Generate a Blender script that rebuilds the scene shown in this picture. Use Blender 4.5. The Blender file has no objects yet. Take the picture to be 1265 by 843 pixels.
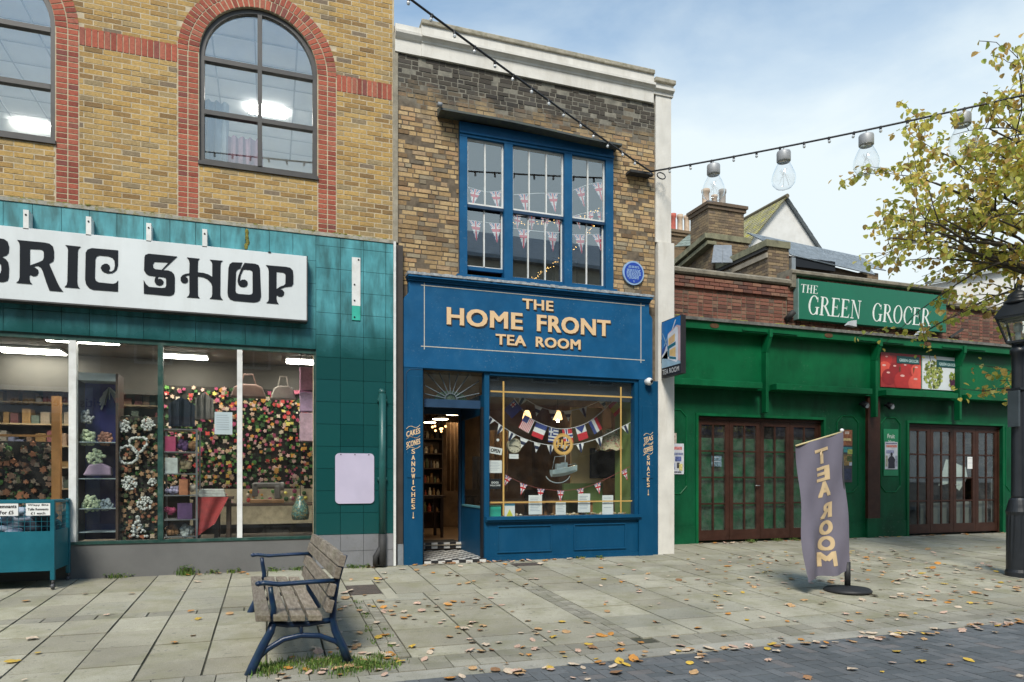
import bpy, bmesh, math, random
from mathutils import Vector, Matrix
rnd = random.Random(11)
R = math.radians
sc = bpy.context.scene
COL = sc.collection
# ------------------------------------------------------------------ camera, sky, sun, exposure
cam_d = bpy.data.cameras.new("camera"); cam = bpy.data.objects.new("camera", cam_d); COL.objects.link(cam)
cam.location = (0.0, -10.0, 1.226); cam.rotation_euler = (R(90), 0, R(-19.2))
cam_d.sensor_width = 36.0; cam_d.lens = 24.5; cam_d.shift_y = 0.1348
cam_d.clip_start = 0.1; cam_d.clip_end = 2000.0
sc.camera = cam
SUN_EL, SUN_AZ = 48.0, 205.0          # azimuth measured clockwise from +Y: light comes over the viewer's left shoulder
world = bpy.data.worlds.new("World"); sc.world = world; world.use_nodes = True
def make_world():
    nt = world.node_tree; N = nt.nodes; L = nt.links; N.clear()
    out = N.new('ShaderNodeOutputWorld')
    sky = N.new('ShaderNodeTexSky'); sky.sky_type = 'NISHITA'; sky.sun_disc = False
    sky.sun_elevation = R(SUN_EL); sky.sun_rotation = R(SUN_AZ); sky.air_density = 1.0; sky.dust_density = 0.1; sky.ozone_density = 1.0
    b1 = N.new('ShaderNodeBackground'); b1.inputs['Strength'].default_value = 0.15
    tn = N.new('ShaderNodeVectorMath'); tn.operation = 'MULTIPLY'; tn.inputs[1].default_value = (0.98, 1.08, 1.0); L.new(sky.outputs[0], tn.inputs[0]); L.new(tn.outputs[0], b1.inputs['Color'])
    b2 = N.new('ShaderNodeBackground'); b2.inputs['Color'].default_value = (0.845, 0.955, 1.0, 1); b2.inputs['Strength'].default_value = 0.69
    tc = N.new('ShaderNodeTexCoord'); mp = N.new('ShaderNodeMapping'); mp.inputs['Scale'].default_value = (1.0, 1.0, 2.4)
    L.new(tc.outputs['Generated'], mp.inputs['Vector'])
    nz = N.new('ShaderNodeTexNoise'); nz.inputs['Scale'].default_value = 2.6; nz.inputs['Detail'].default_value = 7; nz.inputs['Roughness'].default_value = 0.55
    nz.inputs['Distortion'].default_value = 0.3
    L.new(mp.outputs[0], nz.inputs['Vector'])
    rp = N.new('ShaderNodeValToRGB'); rp.color_ramp.elements[0].position = 0.42; rp.color_ramp.elements[1].position = 0.70
    L.new(nz.outputs[0], rp.inputs[0])
    sep = N.new('ShaderNodeSeparateXYZ'); L.new(tc.outputs['Generated'], sep.inputs[0])
    mr = N.new('ShaderNodeMapRange'); mr.inputs['From Min'].default_value = 0.38; mr.inputs['From Max'].default_value = 0.64
    mr.inputs['To Min'].default_value = 1.0; mr.inputs['To Max'].default_value = -0.30
    L.new(sep.outputs['Z'], mr.inputs['Value'])
    ad = N.new('ShaderNodeMath'); ad.operation = 'MULTIPLY_ADD'; ad.inputs[1].default_value = 0.50; ad.use_clamp = True
    L.new(rp.outputs[0], ad.inputs[0]); L.new(mr.outputs[0], ad.inputs[2])
    mx = N.new('ShaderNodeMixShader'); L.new(ad.outputs[0], mx.inputs[0]); L.new(b1.outputs[0], mx.inputs[1]); L.new(b2.outputs[0], mx.inputs[2])
    L.new(mx.outputs[0], out.inputs['Surface'])
make_world()
sun_d = bpy.data.lights.new("sun", 'SUN'); sun_d.energy = 2.9; sun_d.angle = R(17); sun_d.color = (1.0, 0.94, 0.83)
sun = bpy.data.objects.new("sun", sun_d); COL.objects.link(sun)
sv = Vector((math.sin(R(SUN_AZ))*math.cos(R(SUN_EL)), math.cos(R(SUN_AZ))*math.cos(R(SUN_EL)), math.sin(R(SUN_EL))))
sun.rotation_euler = sv.to_track_quat('Z', 'Y').to_euler()
sc.view_settings.view_transform = 'Standard'; sc.view_settings.look = 'None'; sc.view_settings.gamma = 1.0
sc.view_settings.exposure = 0.56
try: sc.view_settings.use_curve_mapping = False
except Exception: pass
sc.render.engine = 'CYCLES'
sc.cycles.max_bounces = 7; sc.cycles.diffuse_bounces = 3; sc.cycles.glossy_bounces = 3; sc.cycles.transparent_max_bounces = 12
sc.cycles.caustics_reflective = False; sc.cycles.caustics_refractive = False
sc.cycles.sample_clamp_indirect = 4.0
# ------------------------------------------------------------------ helpers
WL = {}                                # world position of each object (things are only translated while they are built)
def tag(o, label=None, cat=None, group=None, kind=None):
    if label: o['label'] = label
    if cat: o['category'] = cat
    if group: o['group'] = group
    if kind: o['kind'] = kind
    return o
def thing(name, loc, label, cat, group=None):
    o = bpy.data.objects.new(name, None); o.empty_display_size = 0.2; COL.objects.link(o)
    o.location = loc; WL[o] = Vector(loc)
    return tag(o, label, cat, group)
def link(name, me, parent=None, loc=(0,0,0)):
    o = bpy.data.objects.new(name, me); COL.objects.link(o); WL[o] = Vector(loc)
    if parent is not None: o.parent = parent; o.location = Vector(loc) - WL[parent]
    else: o.location = loc
    return o
class MB:
    def __init__(s): s.v = []; s.f = []; s.m = []
    def poly(s, pts, mi=0):
        k = len(s.v); s.v += [tuple(p) for p in pts]; s.f.append(tuple(range(k, k+len(pts)))); s.m.append(mi); return s
    def box(s, x0, x1, y0, y1, z0, z1, mi=0):
        if x0 > x1: x0, x1 = x1, x0
        if y0 > y1: y0, y1 = y1, y0
        if z0 > z1: z0, z1 = z1, z0
        k = len(s.v)
        s.v += [(x0,y0,z0),(x1,y0,z0),(x1,y1,z0),(x0,y1,z0),(x0,y0,z1),(x1,y0,z1),(x1,y1,z1),(x0,y1,z1)]
        for q in ((0,3,2,1),(4,5,6,7),(0,1,5,4),(1,2,6,5),(2,3,7,6),(3,0,4,7)):
            s.f.append(tuple(k+i for i in q)); s.m.append(mi)
        return s
    def obox(s, mat, sx, sy, sz, mi=0):
        k0 = len(s.v); s.box(-sx/2,sx/2,-sy/2,sy/2,-sz/2,sz/2,mi)
        for i in range(k0, len(s.v)): s.v[i] = tuple(mat @ Vector(s.v[i]))
        return s
    def bar(s, a, b, w, h, mi=0):
        a = Vector(a); b = Vector(b); d = b-a; q = d.to_track_quat('X', 'Z').to_matrix().to_4x4(); q.translation = (a+b)/2
        return s.obox(q, d.length, w, h, mi)
    def prism(s, pts, y0, y1, mi=0, ax='y'):
        n = len(pts); k = len(s.v)
        for yy in (y0, y1):
            for (a, b) in pts: s.v.append((a, yy, b) if ax == 'y' else ((yy, a, b) if ax == 'x' else (a, b, yy)))
        s.f.append(tuple(range(k, k+n))); s.m.append(mi); s.f.append(tuple(range(k+2*n-1, k+n-1, -1))); s.m.append(mi)
        for i in range(n):
            j = (i+1) % n; s.f.append((k+i, k+n+i, k+n+j, k+j)); s.m.append(mi)
        return s
    def tube(s, pts, r, n=8, mi=0, cap=True):
        pts = [Vector(p) for p in pts]; m = len(pts); rr = r if isinstance(r, (list, tuple)) else [r]*m; k = len(s.v); up = None
        for i, p in enumerate(pts):
            d = (pts[min(i+1, m-1)] - pts[max(i-1, 0)]).normalized()
            if up is None: up = d.orthogonal().normalized()
            a = (up - d*up.dot(d))
            a = a.normalized() if a.length > 1e-6 else d.orthogonal().normalized()
            up = a; b = d.cross(a)
            for j in range(n):
                t = 2*math.pi*j/n; s.v.append(tuple(p + (a*math.cos(t) + b*math.sin(t))*rr[i]))
        for i in range(m-1):
            for j in range(n):
                j2 = (j+1) % n; s.f.append((k+i*n+j, k+i*n+j2, k+(i+1)*n+j2, k+(i+1)*n+j)); s.m.append(mi)
        if cap:
            s.f.append(tuple(k+j for j in range(n-1, -1, -1))); s.m.append(mi); s.f.append(tuple(k+(m-1)*n+j for j in range(n))); s.m.append(mi)
        return s
    def lathe(s, prof, n=16, c=(0,0,0), mi=0):
        k = len(s.v); m = len(prof)
        for (r, z) in prof:
            for j in range(n):
                t = 2*math.pi*j/n; s.v.append((c[0]+r*math.cos(t), c[1]+r*math.sin(t), c[2]+z))
        for i in range(m-1):
            for j in range(n):
                j2 = (j+1) % n; s.f.append((k+i*n+j, k+i*n+j2, k+(i+1)*n+j2, k+(i+1)*n+j)); s.m.append(mi)
        s.f.append(tuple(k+j for j in range(n-1, -1, -1))); s.m.append(mi); s.f.append(tuple(k+(m-1)*n+j for j in range(n))); s.m.append(mi)
        return s
    def ball(s, c, r, n=10, mi=0, sc=(1,1,1)):
        m = max(4, n//2); prof = [(math.sin(math.pi*i/m), -math.cos(math.pi*i/m)) for i in range(m+1)]; prof[0] = (0.02,-1); prof[-1] = (0.02,1)
        k = len(s.v); s.lathe([(a*r, b*r) for a, b in prof], n, (0,0,0), mi)
        for i in range(k, len(s.v)):
            x, y, z = s.v[i]; s.v[i] = (c[0]+x*sc[0], c[1]+y*sc[1], c[2]+z*sc[2])
        return s
    def disc(s, c, r, y0, y1, n=24, mi=0):          # a disc facing the street (axis along y)
        return s.prism([(c[0]+r*math.cos(2*math.pi*i/n), c[1]+r*math.sin(2*math.pi*i/n)) for i in range(n)], y0, y1, mi)
    def xf(s, fn, k0=0):
        for i in range(k0, len(s.v)): s.v[i] = tuple(fn(*s.v[i]))
        return s
    def mesh(s, name, mats, off=(0,0,0), smooth=False):
        me = bpy.data.meshes.new(name); o = Vector(off)
        me.from_pydata([(x-o.x, y-o.y, z-o.z) for x, y, z in s.v], [], s.f)
        for mt in (mats if isinstance(mats, (list, tuple)) else [mats]): me.materials.append(mt)
        if any(s.m): me.polygons.foreach_set('material_index', s.m)
        if smooth: me.polygons.foreach_set('use_smooth', [True]*len(s.f))
        me.update(); return me
    def build(s, name, mats, parent=None, smooth=False, loc=None):
        if loc is None: loc = WL[parent] if parent is not None else (0,0,0)
        return link(name, s.mesh(name, mats, loc, smooth), parent, loc)
def bev(o, w, seg=2):
    m = o.modifiers.new('bevel', 'BEVEL'); m.width = w; m.segments = seg; m.limit_method = 'ANGLE'; m.angle_limit = R(40); return o
def B(name, mat, parent, *bx, bevel=0):             # one part made of one or more boxes
    mb = MB()
    for b in bx: mb.box(*b)
    o = mb.build(name, mat, parent)
    if bevel: bev(o, bevel, 1)
    return o
def copy_tree(o, loc, rz=0.0, sca=1.0):
    c = o.copy(); COL.objects.link(c); c.location = loc; c.rotation_euler = (0,0,rz); c.scale = (sca,)*3; WL[c] = Vector(loc)
    for ch in o.children:
        d = ch.copy(); COL.objects.link(d); d.parent = c
        for g in ch.children:
            e = g.copy(); COL.objects.link(e); e.parent = d
    return c
# text as a mesh, fitted to a box on a plane that faces the street (-Y): (x0, x1, z0, z1) is the ink box
def text_mesh(s, bold=0.0, res=3):
    cu = bpy.data.curves.new('t', 'FONT'); cu.body = s; cu.size = 1.0; cu.offset = 0.0; cu.resolution_u = res; cu.fill_mode = 'FRONT'; cu.space_character = 1.06
    ob = bpy.data.objects.new('t', cu); COL.objects.link(ob)
    dg = bpy.context.evaluated_depsgraph_get(); me = bpy.data.meshes.new_from_object(ob.evaluated_get(dg))
    v = [tuple(x.co) for x in me.vertices]; f = [tuple(p.vertices) for p in me.polygons]
    bpy.data.objects.remove(ob); bpy.data.curves.remove(cu); bpy.data.meshes.remove(me)
    return v, f
def text_into(mb, s, x0, x1, z0, z1, y, mi=0, bold=0.0, depth=0.0, shear=0.0, res=3):
    v, f = text_mesh(s, bold, res)
    a0 = min(p[0] for p in v); a1 = max(p[0] for p in v); b0 = min(p[1] for p in v); b1 = max(p[1] for p in v)
    V = [(x0+(p[0]-a0)/(a1-a0)*(x1-x0), z0+(p[1]-b0)/(b1-b0)*(z1-z0)) for p in v]
    V = [(a+shear*(b-z0), b) for a, b in V]
    if bold:                                            # a heavier weight: the same letter struck again, a hair to each side
        e = bold*(z1-z0)*2.2; xm = (x0+x1)/2; kx_ = 1-2*e/max(1e-6, abs(x1-x0)); V0 = [(xm+(a-xm)*kx_, z0+e*.6+(b-z0)*(1-1.2*e/(z1-z0))) for a, b in V]; shifts = [(-e, -.6*e), (e, -.6*e), (-e, .6*e), (e, .6*e), (0, 0)]
    else: V0 = V; shifts = [(0, 0)]
    for n_, (sx, sz) in enumerate(shifts):
        V = [(a+sx, b+sz) for a, b in V0]; _strike(mb, V, f, y-.00012*n_, mi, depth)
    return mb
def _strike(mb, V, f, y, mi, depth):
    k = len(mb.v); mb.v += [(a, y, b) for a, b in V]
    for q in f: mb.f.append(tuple(k+i for i in q)); mb.m.append(mi)
    if depth:
        cnt = {}
        for q in f:
            for i in range(len(q)):
                e = (q[i], q[(i+1) % len(q)]); cnt[e] = 1
        k2 = len(mb.v); mb.v += [(a, y+depth, b) for a, b in V]
        for (i, j) in cnt:
            if (j, i) not in cnt: mb.f.append((k+j, k+i, k2+i, k2+j)); mb.m.append(mi)
    return mb
def curve_fill(contours, y, depth):                   # closed outlines with holes, in (x, z), as a thin raised mesh
    cu = bpy.data.curves.new('c', 'CURVE'); cu.dimensions = '2D'; cu.fill_mode = 'BOTH'; cu.extrude = depth/2
    for c in contours:
        sp = cu.splines.new('POLY'); sp.points.add(len(c)-1); sp.use_cyclic_u = True
        for i, (a, b) in enumerate(c): sp.points[i].co = (a, b, 0, 1)
    ob = bpy.data.objects.new('c', cu); COL.objects.link(ob)
    dg = bpy.context.evaluated_depsgraph_get(); me = bpy.data.meshes.new_from_object(ob.evaluated_get(dg))
    mb = MB(); mb.v = [(p.co.x, y-p.co.z, p.co.y) for p in me.vertices]; mb.f = [tuple(q.vertices) for q in me.polygons]; mb.m = [0]*len(mb.f)
    bpy.data.objects.remove(ob); bpy.data.curves.remove(cu); bpy.data.meshes.remove(me)
    return mb
# ------------------------------------------------------------------ materials
MATS = {}
def _nt(name):
    m = bpy.data.materials.new(name); m.use_nodes = True; nt = m.node_tree; nt.nodes.clear(); MATS[name] = m
    out = nt.nodes.new('ShaderNodeOutputMaterial'); p = nt.nodes.new('ShaderNodeBsdfPrincipled'); nt.links.new(p.outputs[0], out.inputs['Surface'])
    return m, nt, p, out
def nd(nt, t, **kw):
    n = nt.nodes.new(t)
    for k, v in kw.items():
        if k in n.inputs: n.inputs[k].default_value = v
        else: setattr(n, k, v)
    return n
def pos(nt, scale=(1,1,1)):
    g = nd(nt, 'ShaderNodeNewGeometry'); m = nd(nt, 'ShaderNodeMapping'); m.inputs['Scale'].default_value = scale; nt.links.new(g.outputs['Position'], m.inputs['Vector']); return m.outputs[0]
def noise(nt, vec, scale, detail=4, rough=0.55):
    n = nd(nt, 'ShaderNodeTexNoise', Scale=scale, Detail=detail, Roughness=rough); nt.links.new(vec, n.inputs['Vector']); return n.outputs[0]
def ramp(nt, fac, stops):
    r = nd(nt, 'ShaderNodeValToRGB'); e = r.color_ramp.elements
    while len(e) < len(stops): e.new(0.5)
    for i, (p, c) in enumerate(stops):
        e[i].position = p; e[i].color = (c[0], c[1], c[2], 1) if isinstance(c, (tuple, list)) else (c, c, c, 1)
    nt.links.new(fac, r.inputs[0]); return r.outputs[0]
def mix(nt, fac, a, b, mode='MIX'):
    n = nd(nt, 'ShaderNodeMix', data_type='RGBA', blend_type=mode)
    for i, x in ((0, fac), (6, a), (7, b)):
        if hasattr(x, 'links'): nt.links.new(x, n.inputs[i])
        elif i == 0: n.inputs[0].default_value = x
        else: n.inputs[i].default_value = (x[0], x[1], x[2], 1)
    return n.outputs[2]
def math_(nt, op, a, b=0.0, c=0.0, clamp=False):
    n = nd(nt, 'ShaderNodeMath', operation=op); n.use_clamp = clamp
    for i, x in enumerate((a, b, c)):
        if hasattr(x, 'links'): nt.links.new(x, n.inputs[i])
        else: n.inputs[i].default_value = x
    return n.outputs[0]
def bump(nt, p, h, strength, dist=0.01):
    b = nd(nt, 'ShaderNodeBump', Strength=strength, Distance=dist); nt.links.new(h, b.inputs['Height']); nt.links.new(b.outputs[0], p.inputs['Normal'])
def rand_id(nt):                                       # a number that differs between objects and between the loose pieces of one mesh
    o = nd(nt, 'ShaderNodeObjectInfo'); g = nd(nt, 'ShaderNodeNewGeometry')
    return math_(nt, 'FRACT', math_(nt, 'ADD', o.outputs['Random'], g.outputs['Random Per Island']))
def M(name, col, rough=0.6, var=0.12, scale=6.0, bmp=0.0, bscale=60.0, metal=0.0, rnd_var=0.0, stain=None, stain_amt=0.5, streak=0.0, spec=0.5, wear=None):
    if name in MATS: return MATS[name]
    m, nt, p, out = _nt(name); pv = pos(nt)
    n1 = noise(nt, pv, scale, 5, 0.6)
    lo = tuple(c*(1-var*1.6) for c in col); hi = tuple(min(1, c*(1+var*1.3)) for c in col)
    c = ramp(nt, n1, [(0.28, lo), (0.72, hi)])
    if stain:
        n2 = noise(nt, pos(nt, (1, 1, 0.25 if streak else 1)), scale*1.7+1.3, 6, 0.65)
        c = mix(nt, math_(nt, 'MULTIPLY', ramp(nt, n2, [(0.48, 0.0), (0.68, 1.0)]), stain_amt), c, stain)
    if wear:                                            # chips and scuffs: small flecks gathered in patches
        fl = math_(nt, 'MULTIPLY', ramp(nt, noise(nt, pv, 26, 6, 0.75), [(0.60, 0.0), (0.64, 1.0)]), ramp(nt, noise(nt, pos(nt, (1, 1, 0.6)), 1.9, 4, 0.6), [(0.50, 0.0), (0.62, 1.0)]))
        c = mix(nt, math_(nt, 'MULTIPLY', fl, wear[1]), c, wear[0])
    if rnd_var:
        r = rand_id(nt); c = mix(nt, 1.0, c, ramp(nt, r, [(0, 1-rnd_var), (1, 1.0)]), 'MULTIPLY')
    nt.links.new(c, p.inputs['Base Color']); p.inputs['Metallic'].default_value = metal; p.inputs['Specular IOR Level'].default_value = spec
    rr = math_(nt, 'MULTIPLY_ADD', n1, 0.25, rough-0.12, True); nt.links.new(rr, p.inputs['Roughness'])
    if bmp: bump(nt, p, noise(nt, pv, bscale, 4, 0.6), bmp, 0.01)
    return m
def emis(name, col, strength):
    if name in MATS: return MATS[name]
    m = bpy.data.materials.new(name); m.use_nodes = True; nt = m.node_tree; nt.nodes.clear(); MATS[name] = m
    out = nt.nodes.new('ShaderNodeOutputMaterial'); e = nd(nt, 'ShaderNodeEmission', Strength=strength); e.inputs['Color'].default_value = (*col, 1); nt.links.new(e.outputs[0], out.inputs['Surface']); return m
def glass(name, tint=(0.93, 0.97, 0.96), base=0.075, dirt=0.03, rough=0.0):
    if name in MATS: return MATS[name]
    m = bpy.data.materials.new(name); m.use_nodes = True; nt = m.node_tree; nt.nodes.clear(); MATS[name] = m
    out = nt.nodes.new('ShaderNodeOutputMaterial'); tr = nd(nt, 'ShaderNodeBsdfTransparent'); tr.inputs['Color'].default_value = (*tint, 1)
    gl = nd(nt, 'ShaderNodeBsdfGlossy', Roughness=rough); gl.inputs['Color'].default_value = (0.84, 0.94, 1.0, 1); lw = nd(nt, 'ShaderNodeLayerWeight', Blend=0.5)
    f5 = math_(nt, 'POWER', lw.outputs['Facing'], 4.0); fac = math_(nt, 'MULTIPLY_ADD', f5, 1-base, base, True)
    bn = nd(nt, 'ShaderNodeBump', Strength=0.012, Distance=0.02); nt.links.new(noise(nt, pos(nt), 1.4, 2, 0.4), bn.inputs['Height']); nt.links.new(bn.outputs[0], gl.inputs['Normal'])
    mx = nd(nt, 'ShaderNodeMixShader'); nt.links.new(fac, mx.inputs[0]); nt.links.new(tr.outputs[0], mx.inputs[1]); nt.links.new(gl.outputs[0], mx.inputs[2])
    df = nd(nt, 'ShaderNodeBsdfDiffuse'); df.inputs['Color'].default_value = (0.6, 0.6, 0.57, 1)
    mx2 = nd(nt, 'ShaderNodeMixShader'); nt.links.new(math_(nt, 'MULTIPLY', ramp(nt, noise(nt, pos(nt), 5, 6, 0.7), [(0.4, 0.15), (0.75, 1.0)]), dirt), mx2.inputs[0])
    nt.links.new(mx.outputs[0], mx2.inputs[1]); nt.links.new(df.outputs[0], mx2.inputs[2]); nt.links.new(mx2.outputs[0], out.inputs['Surface']); return m
def brick_mat(name, stops, rough=0.85, grime=None, soot=None):
    m, nt, p, out = _nt(name); pv = pos(nt)
    r = rand_id(nt); c = ramp(nt, r, stops)
    n = noise(nt, pv, 28, 5, 0.7); c = mix(nt, 1.0, c, ramp(nt, n, [(0.25, 0.62), (0.75, 1.18)]), 'MULTIPLY')
    if grime:
        g = ramp(nt, noise(nt, pos(nt, (1, 1, 0.35)), 1.6, 6, 0.65), [(0.5, 0.0), (0.72, 1.0)]); c = mix(nt, math_(nt, 'MULTIPLY', g, grime[1]), c, grime[0])
    if soot:                                           # old soot crust on the courses above a ragged line
        z0, dark = soot; g2 = nd(nt, 'ShaderNodeNewGeometry'); sp = nd(nt, 'ShaderNodeSeparateXYZ'); nt.links.new(g2.outputs['Position'], sp.inputs[0])
        zz = math_(nt, 'ADD', sp.outputs['Z'], math_(nt, 'MULTIPLY_ADD', noise(nt, pv, 2.2, 5, 0.6), 0.9, -0.45))
        f = math_(nt, 'MULTIPLY_ADD', zz, 2.6, -z0*2.6, True)
        dk = ramp(nt, r, [(0.0, dark), (0.7, tuple(x*1.5 for x in dark)), (0.9, tuple(x*2.1 for x in dark)), (0.97, (0.10, 0.08, 0.055)), (1.0, (0.13, 0.10, 0.065))])
        c = mix(nt, math_(nt, 'MULTIPLY', f, 0.93), c, dk)
    nt.links.new(c, p.inputs['Base Color']); p.inputs['Roughness'].default_value = rough
    bump(nt, p, noise(nt, pv, 70, 5, 0.7), 0.5, 0.012); return m
def island_mat(name, cols, rough=0.6, var=0.25, trans=0.0):   # each loose piece or object takes one of several colours
    m, nt, p, out = _nt(name); r = rand_id(nt); k = len(cols)
    rp = nd(nt, 'ShaderNodeValToRGB'); rp.color_ramp.interpolation = 'CONSTANT'; e = rp.color_ramp.elements
    while len(e) < k: e.new(0.5)
    for i, c in enumerate(cols): e[i].position = i/k; e[i].color = (*c, 1)
    nt.links.new(r, rp.inputs[0])
    r2 = math_(nt, 'FRACT', math_(nt, 'MULTIPLY', r, 37.0)); c = mix(nt, 1.0, rp.outputs[0], ramp(nt, r2, [(0, 1-var), (1, 1+var)]), 'MULTIPLY')
    c = mix(nt, 1.0, c, ramp(nt, noise(nt, pos(nt), 45, 3, 0.6), [(0.3, 0.8), (0.7, 1.12)]), 'MULTIPLY')
    nt.links.new(c, p.inputs['Base Color']); p.inputs['Roughness'].default_value = rough
    if trans:
        t = nd(nt, 'ShaderNodeBsdfTranslucent'); nt.links.new(c, t.inputs['Color']); mx = nd(nt, 'ShaderNodeMixShader'); mx.inputs[0].default_value = trans
        nt.links.new(p.outputs[0], mx.inputs[1]); nt.links.new(t.outputs[0], mx.inputs[2]); nt.links.new(mx.outputs[0], out.inputs['Surface'])
    return m
# many alike pieces: the largest in the picture as objects of their own (unit box, scaled), the rest as one joined part
UNIT = {}
def unit_box(mat):
    if mat.name not in UNIT: UNIT[mat.name] = MB().box(-.5,.5,-.5,.5,-.5,.5).mesh('piece', mat)
    return UNIT[mat.name]
CAM = Vector(cam.location)
def pieces(parent, name, rest_name, boxes, limit=300):    # boxes: (centre, size, material)
    def key(b): return -(b[1][0]*b[1][2] if b[1][1] < 0.5*max(b[1]) and b[1][2] > 0.03 else b[1][0]*b[1][1]) / max(1.0, (Vector(b[0])-CAM).length_squared) * (1.0 if b[3] else 0.001)
    boxes = sorted(boxes, key=key)
    for c, s, mt, vis in boxes[:limit]:
        o = link(name, unit_box(mt), parent, c); o.scale = s
    rest = boxes[limit:]
    if rest:
        mats = []; mb = MB()
        for c, s, mt, vis in rest:
            if mt not in mats: mats.append(mt)
            mb.box(c[0]-s[0]/2, c[0]+s[0]/2, c[1]-s[1]/2, c[1]+s[1]/2, c[2]-s[2]/2, c[2]+s[2]/2, mats.index(mt))
        tag(mb.build(rest_name, mats, parent), kind='stuff')
def in_view(x, y, z, m=0.02):
    d = Vector((x, y, z))-CAM; a = R(19.2); rr = d.x*math.cos(a)-d.y*math.sin(a); t = d.x*math.sin(a)+d.y*math.cos(a)
    if t < 0.3: return False
    u = rr/t*861/1265; w = (d.z/t*861-170.5)/1265
    return abs(u) < 0.5+m and abs(w) < 0.3333+m

# ------------------------------------------------------------------ ground, pavement, road
SL = 0.04
def gz(y):
    if y > 1.6: return 0.064
    if y > -5.08: return SL*y
    return -0.203 + 0.004*(y+5.08) if y > -12 else -0.23
def sheet(name, x0, x1, ys, dz, mat, kind='structure', nx=1):
    mb = MB()
    for a, b in zip(ys, ys[1:]):
        mb.poly([(x0, a, gz(a)+dz), (x1, a, gz(a)+dz), (x1, b, gz(b)+dz), (x0, b, gz(b)+dz)])
    return tag(mb.build(name, mat), kind=kind)
joint = M('joint_sand', (0.062, 0.06, 0.045), 0.95, 0.3, 14, 0.5, 90, stain=(0.035, 0.05, 0.018), stain_amt=0.75)
sheet('ground', -300, 300, [-300, -12, -5.08, -2, 0, 1.6, 300], -0.09, M('earth', (0.1, 0.095, 0.085), 0.95))
pavement = sheet('pavement', -9, 24, [-5.08, -2.5, 0, 1.4], -0.011, joint)
road = sheet('road', -40, 60, [-11.5, -8, -5.08], -0.010, M('road_joint', (0.03, 0.032, 0.034), 0.95, 0.3, 12))
far_pavement = sheet('pavement_opposite', -40, 60, [-14.98, -12, -11.5], 0.05, M('far_paving', (0.3, 0.29, 0.26), 0.9, 0.15, 2.0, 0.2, 40))
def slab_mat(name, stops, stain):
    m, nt, p, out = _nt(name); pv = pos(nt); c = ramp(nt, rand_id(nt), stops)
    c = mix(nt, 1.0, c, ramp(nt, noise(nt, pv, 1.1, 6, 0.6), [(0.3, 0.72), (0.7, 1.13)]), 'MULTIPLY')
    c = mix(nt, 1.0, c, ramp(nt, noise(nt, pv, 130, 3, 0.7), [(0.3, 0.72), (0.7, 1.22)]), 'MULTIPLY')
    f = ramp(nt, noise(nt, pv, 2.3, 7, 0.7), [(0.48, 0.0), (0.68, 1.0)]); c = mix(nt, math_(nt, 'MULTIPLY', f, 0.66), c, stain)
    f2 = ramp(nt, noise(nt, pos(nt, (1, 2.2, 1)), 3.1, 6, 0.7), [(0.66, 0.0), (0.76, 1.0)]); c = mix(nt, math_(nt, 'MULTIPLY', f2, 0.35), c, (0.47, 0.46, 0.43))
    f3 = ramp(nt, noise(nt, pv, 17, 2, 0.5), [(0.66, 0.0), (0.69, 1.0)]); c = mix(nt, math_(nt, 'MULTIPLY', f3, 0.42), c, (0.08, 0.08, 0.075))
    nt.links.new(c, p.inputs['Base Color']); p.inputs['Roughness'].default_value = 0.86
    bump(nt, p, noise(nt, pv, 160, 4, 0.7), 0.35, 0.006); return m
slab_m = slab_mat('concrete_slab', [(0, (0.285, 0.268, 0.205)), (0.5, (0.355, 0.338, 0.262)), (0.8, (0.405, 0.386, 0.302)), (1, (0.305, 0.298, 0.24))], (0.20, 0.195, 0.105))
sett_m = slab_mat('sett_stone', [(0, (0.235, 0.225, 0.18)), (0.5, (0.285, 0.272, 0.22)), (1, (0.335, 0.32, 0.26))], (0.15, 0.15, 0.085))
kerb_m = slab_mat('flush_kerb', [(0, (0.31, 0.30, 0.255)), (1, (0.365, 0.355, 0.305))], (0.22, 0.215, 0.15))
paver_m = slab_mat('block_paver', [(0, (0.095, 0.108, 0.116)), (0.55, (0.125, 0.138, 0.147)), (0.85, (0.15, 0.16, 0.168)), (1, (0.175, 0.16, 0.155))], (0.08, 0.088, 0.094))
def ground_pieces(parent, name, rest_name, items, slope, limit=300):     # items: (x0, x1, y0, y1, lift, material)
    def key(i):
        cx_, cy_ = (i[0]+i[1])/2, (i[2]+i[3])/2; z = gz(cy_); d2 = (Vector((cx_, cy_, z))-CAM).length_squared
        return -((i[1]-i[0])*(i[3]-i[2])/d2**1.5)*(1 if in_view(cx_, cy_, z, 0.0) else 0.0001)
    items = sorted(items, key=key); ang = math.atan(slope)
    for x0, x1, y0, y1, dz, mt in items[:limit]:
        yc = (y0+y1)/2; o = link(name, unit_box(mt), parent, ((x0+x1)/2, yc, gz(yc)+dz-0.03)); o.scale = (x1-x0, y1-y0, 0.06)
        o.rotation_euler = (ang+rnd.uniform(-.004, .004), rnd.uniform(-.004, .004), rnd.uniform(-.004, .004))
    mats = []; mb = MB()
    for x0, x1, y0, y1, dz, mt in items[limit:]:
        if mt not in mats: mats.append(mt)
        k = len(mb.v); mb.box(x0, x1, y0, y1, 0, 1, mats.index(mt)); mb.xf(lambda x, y, z: (x, y, gz(y)+dz-0.06+0.06*z), k)
    if mb.v: tag(mb.build(rest_name, mats, parent), kind='stuff')
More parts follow.
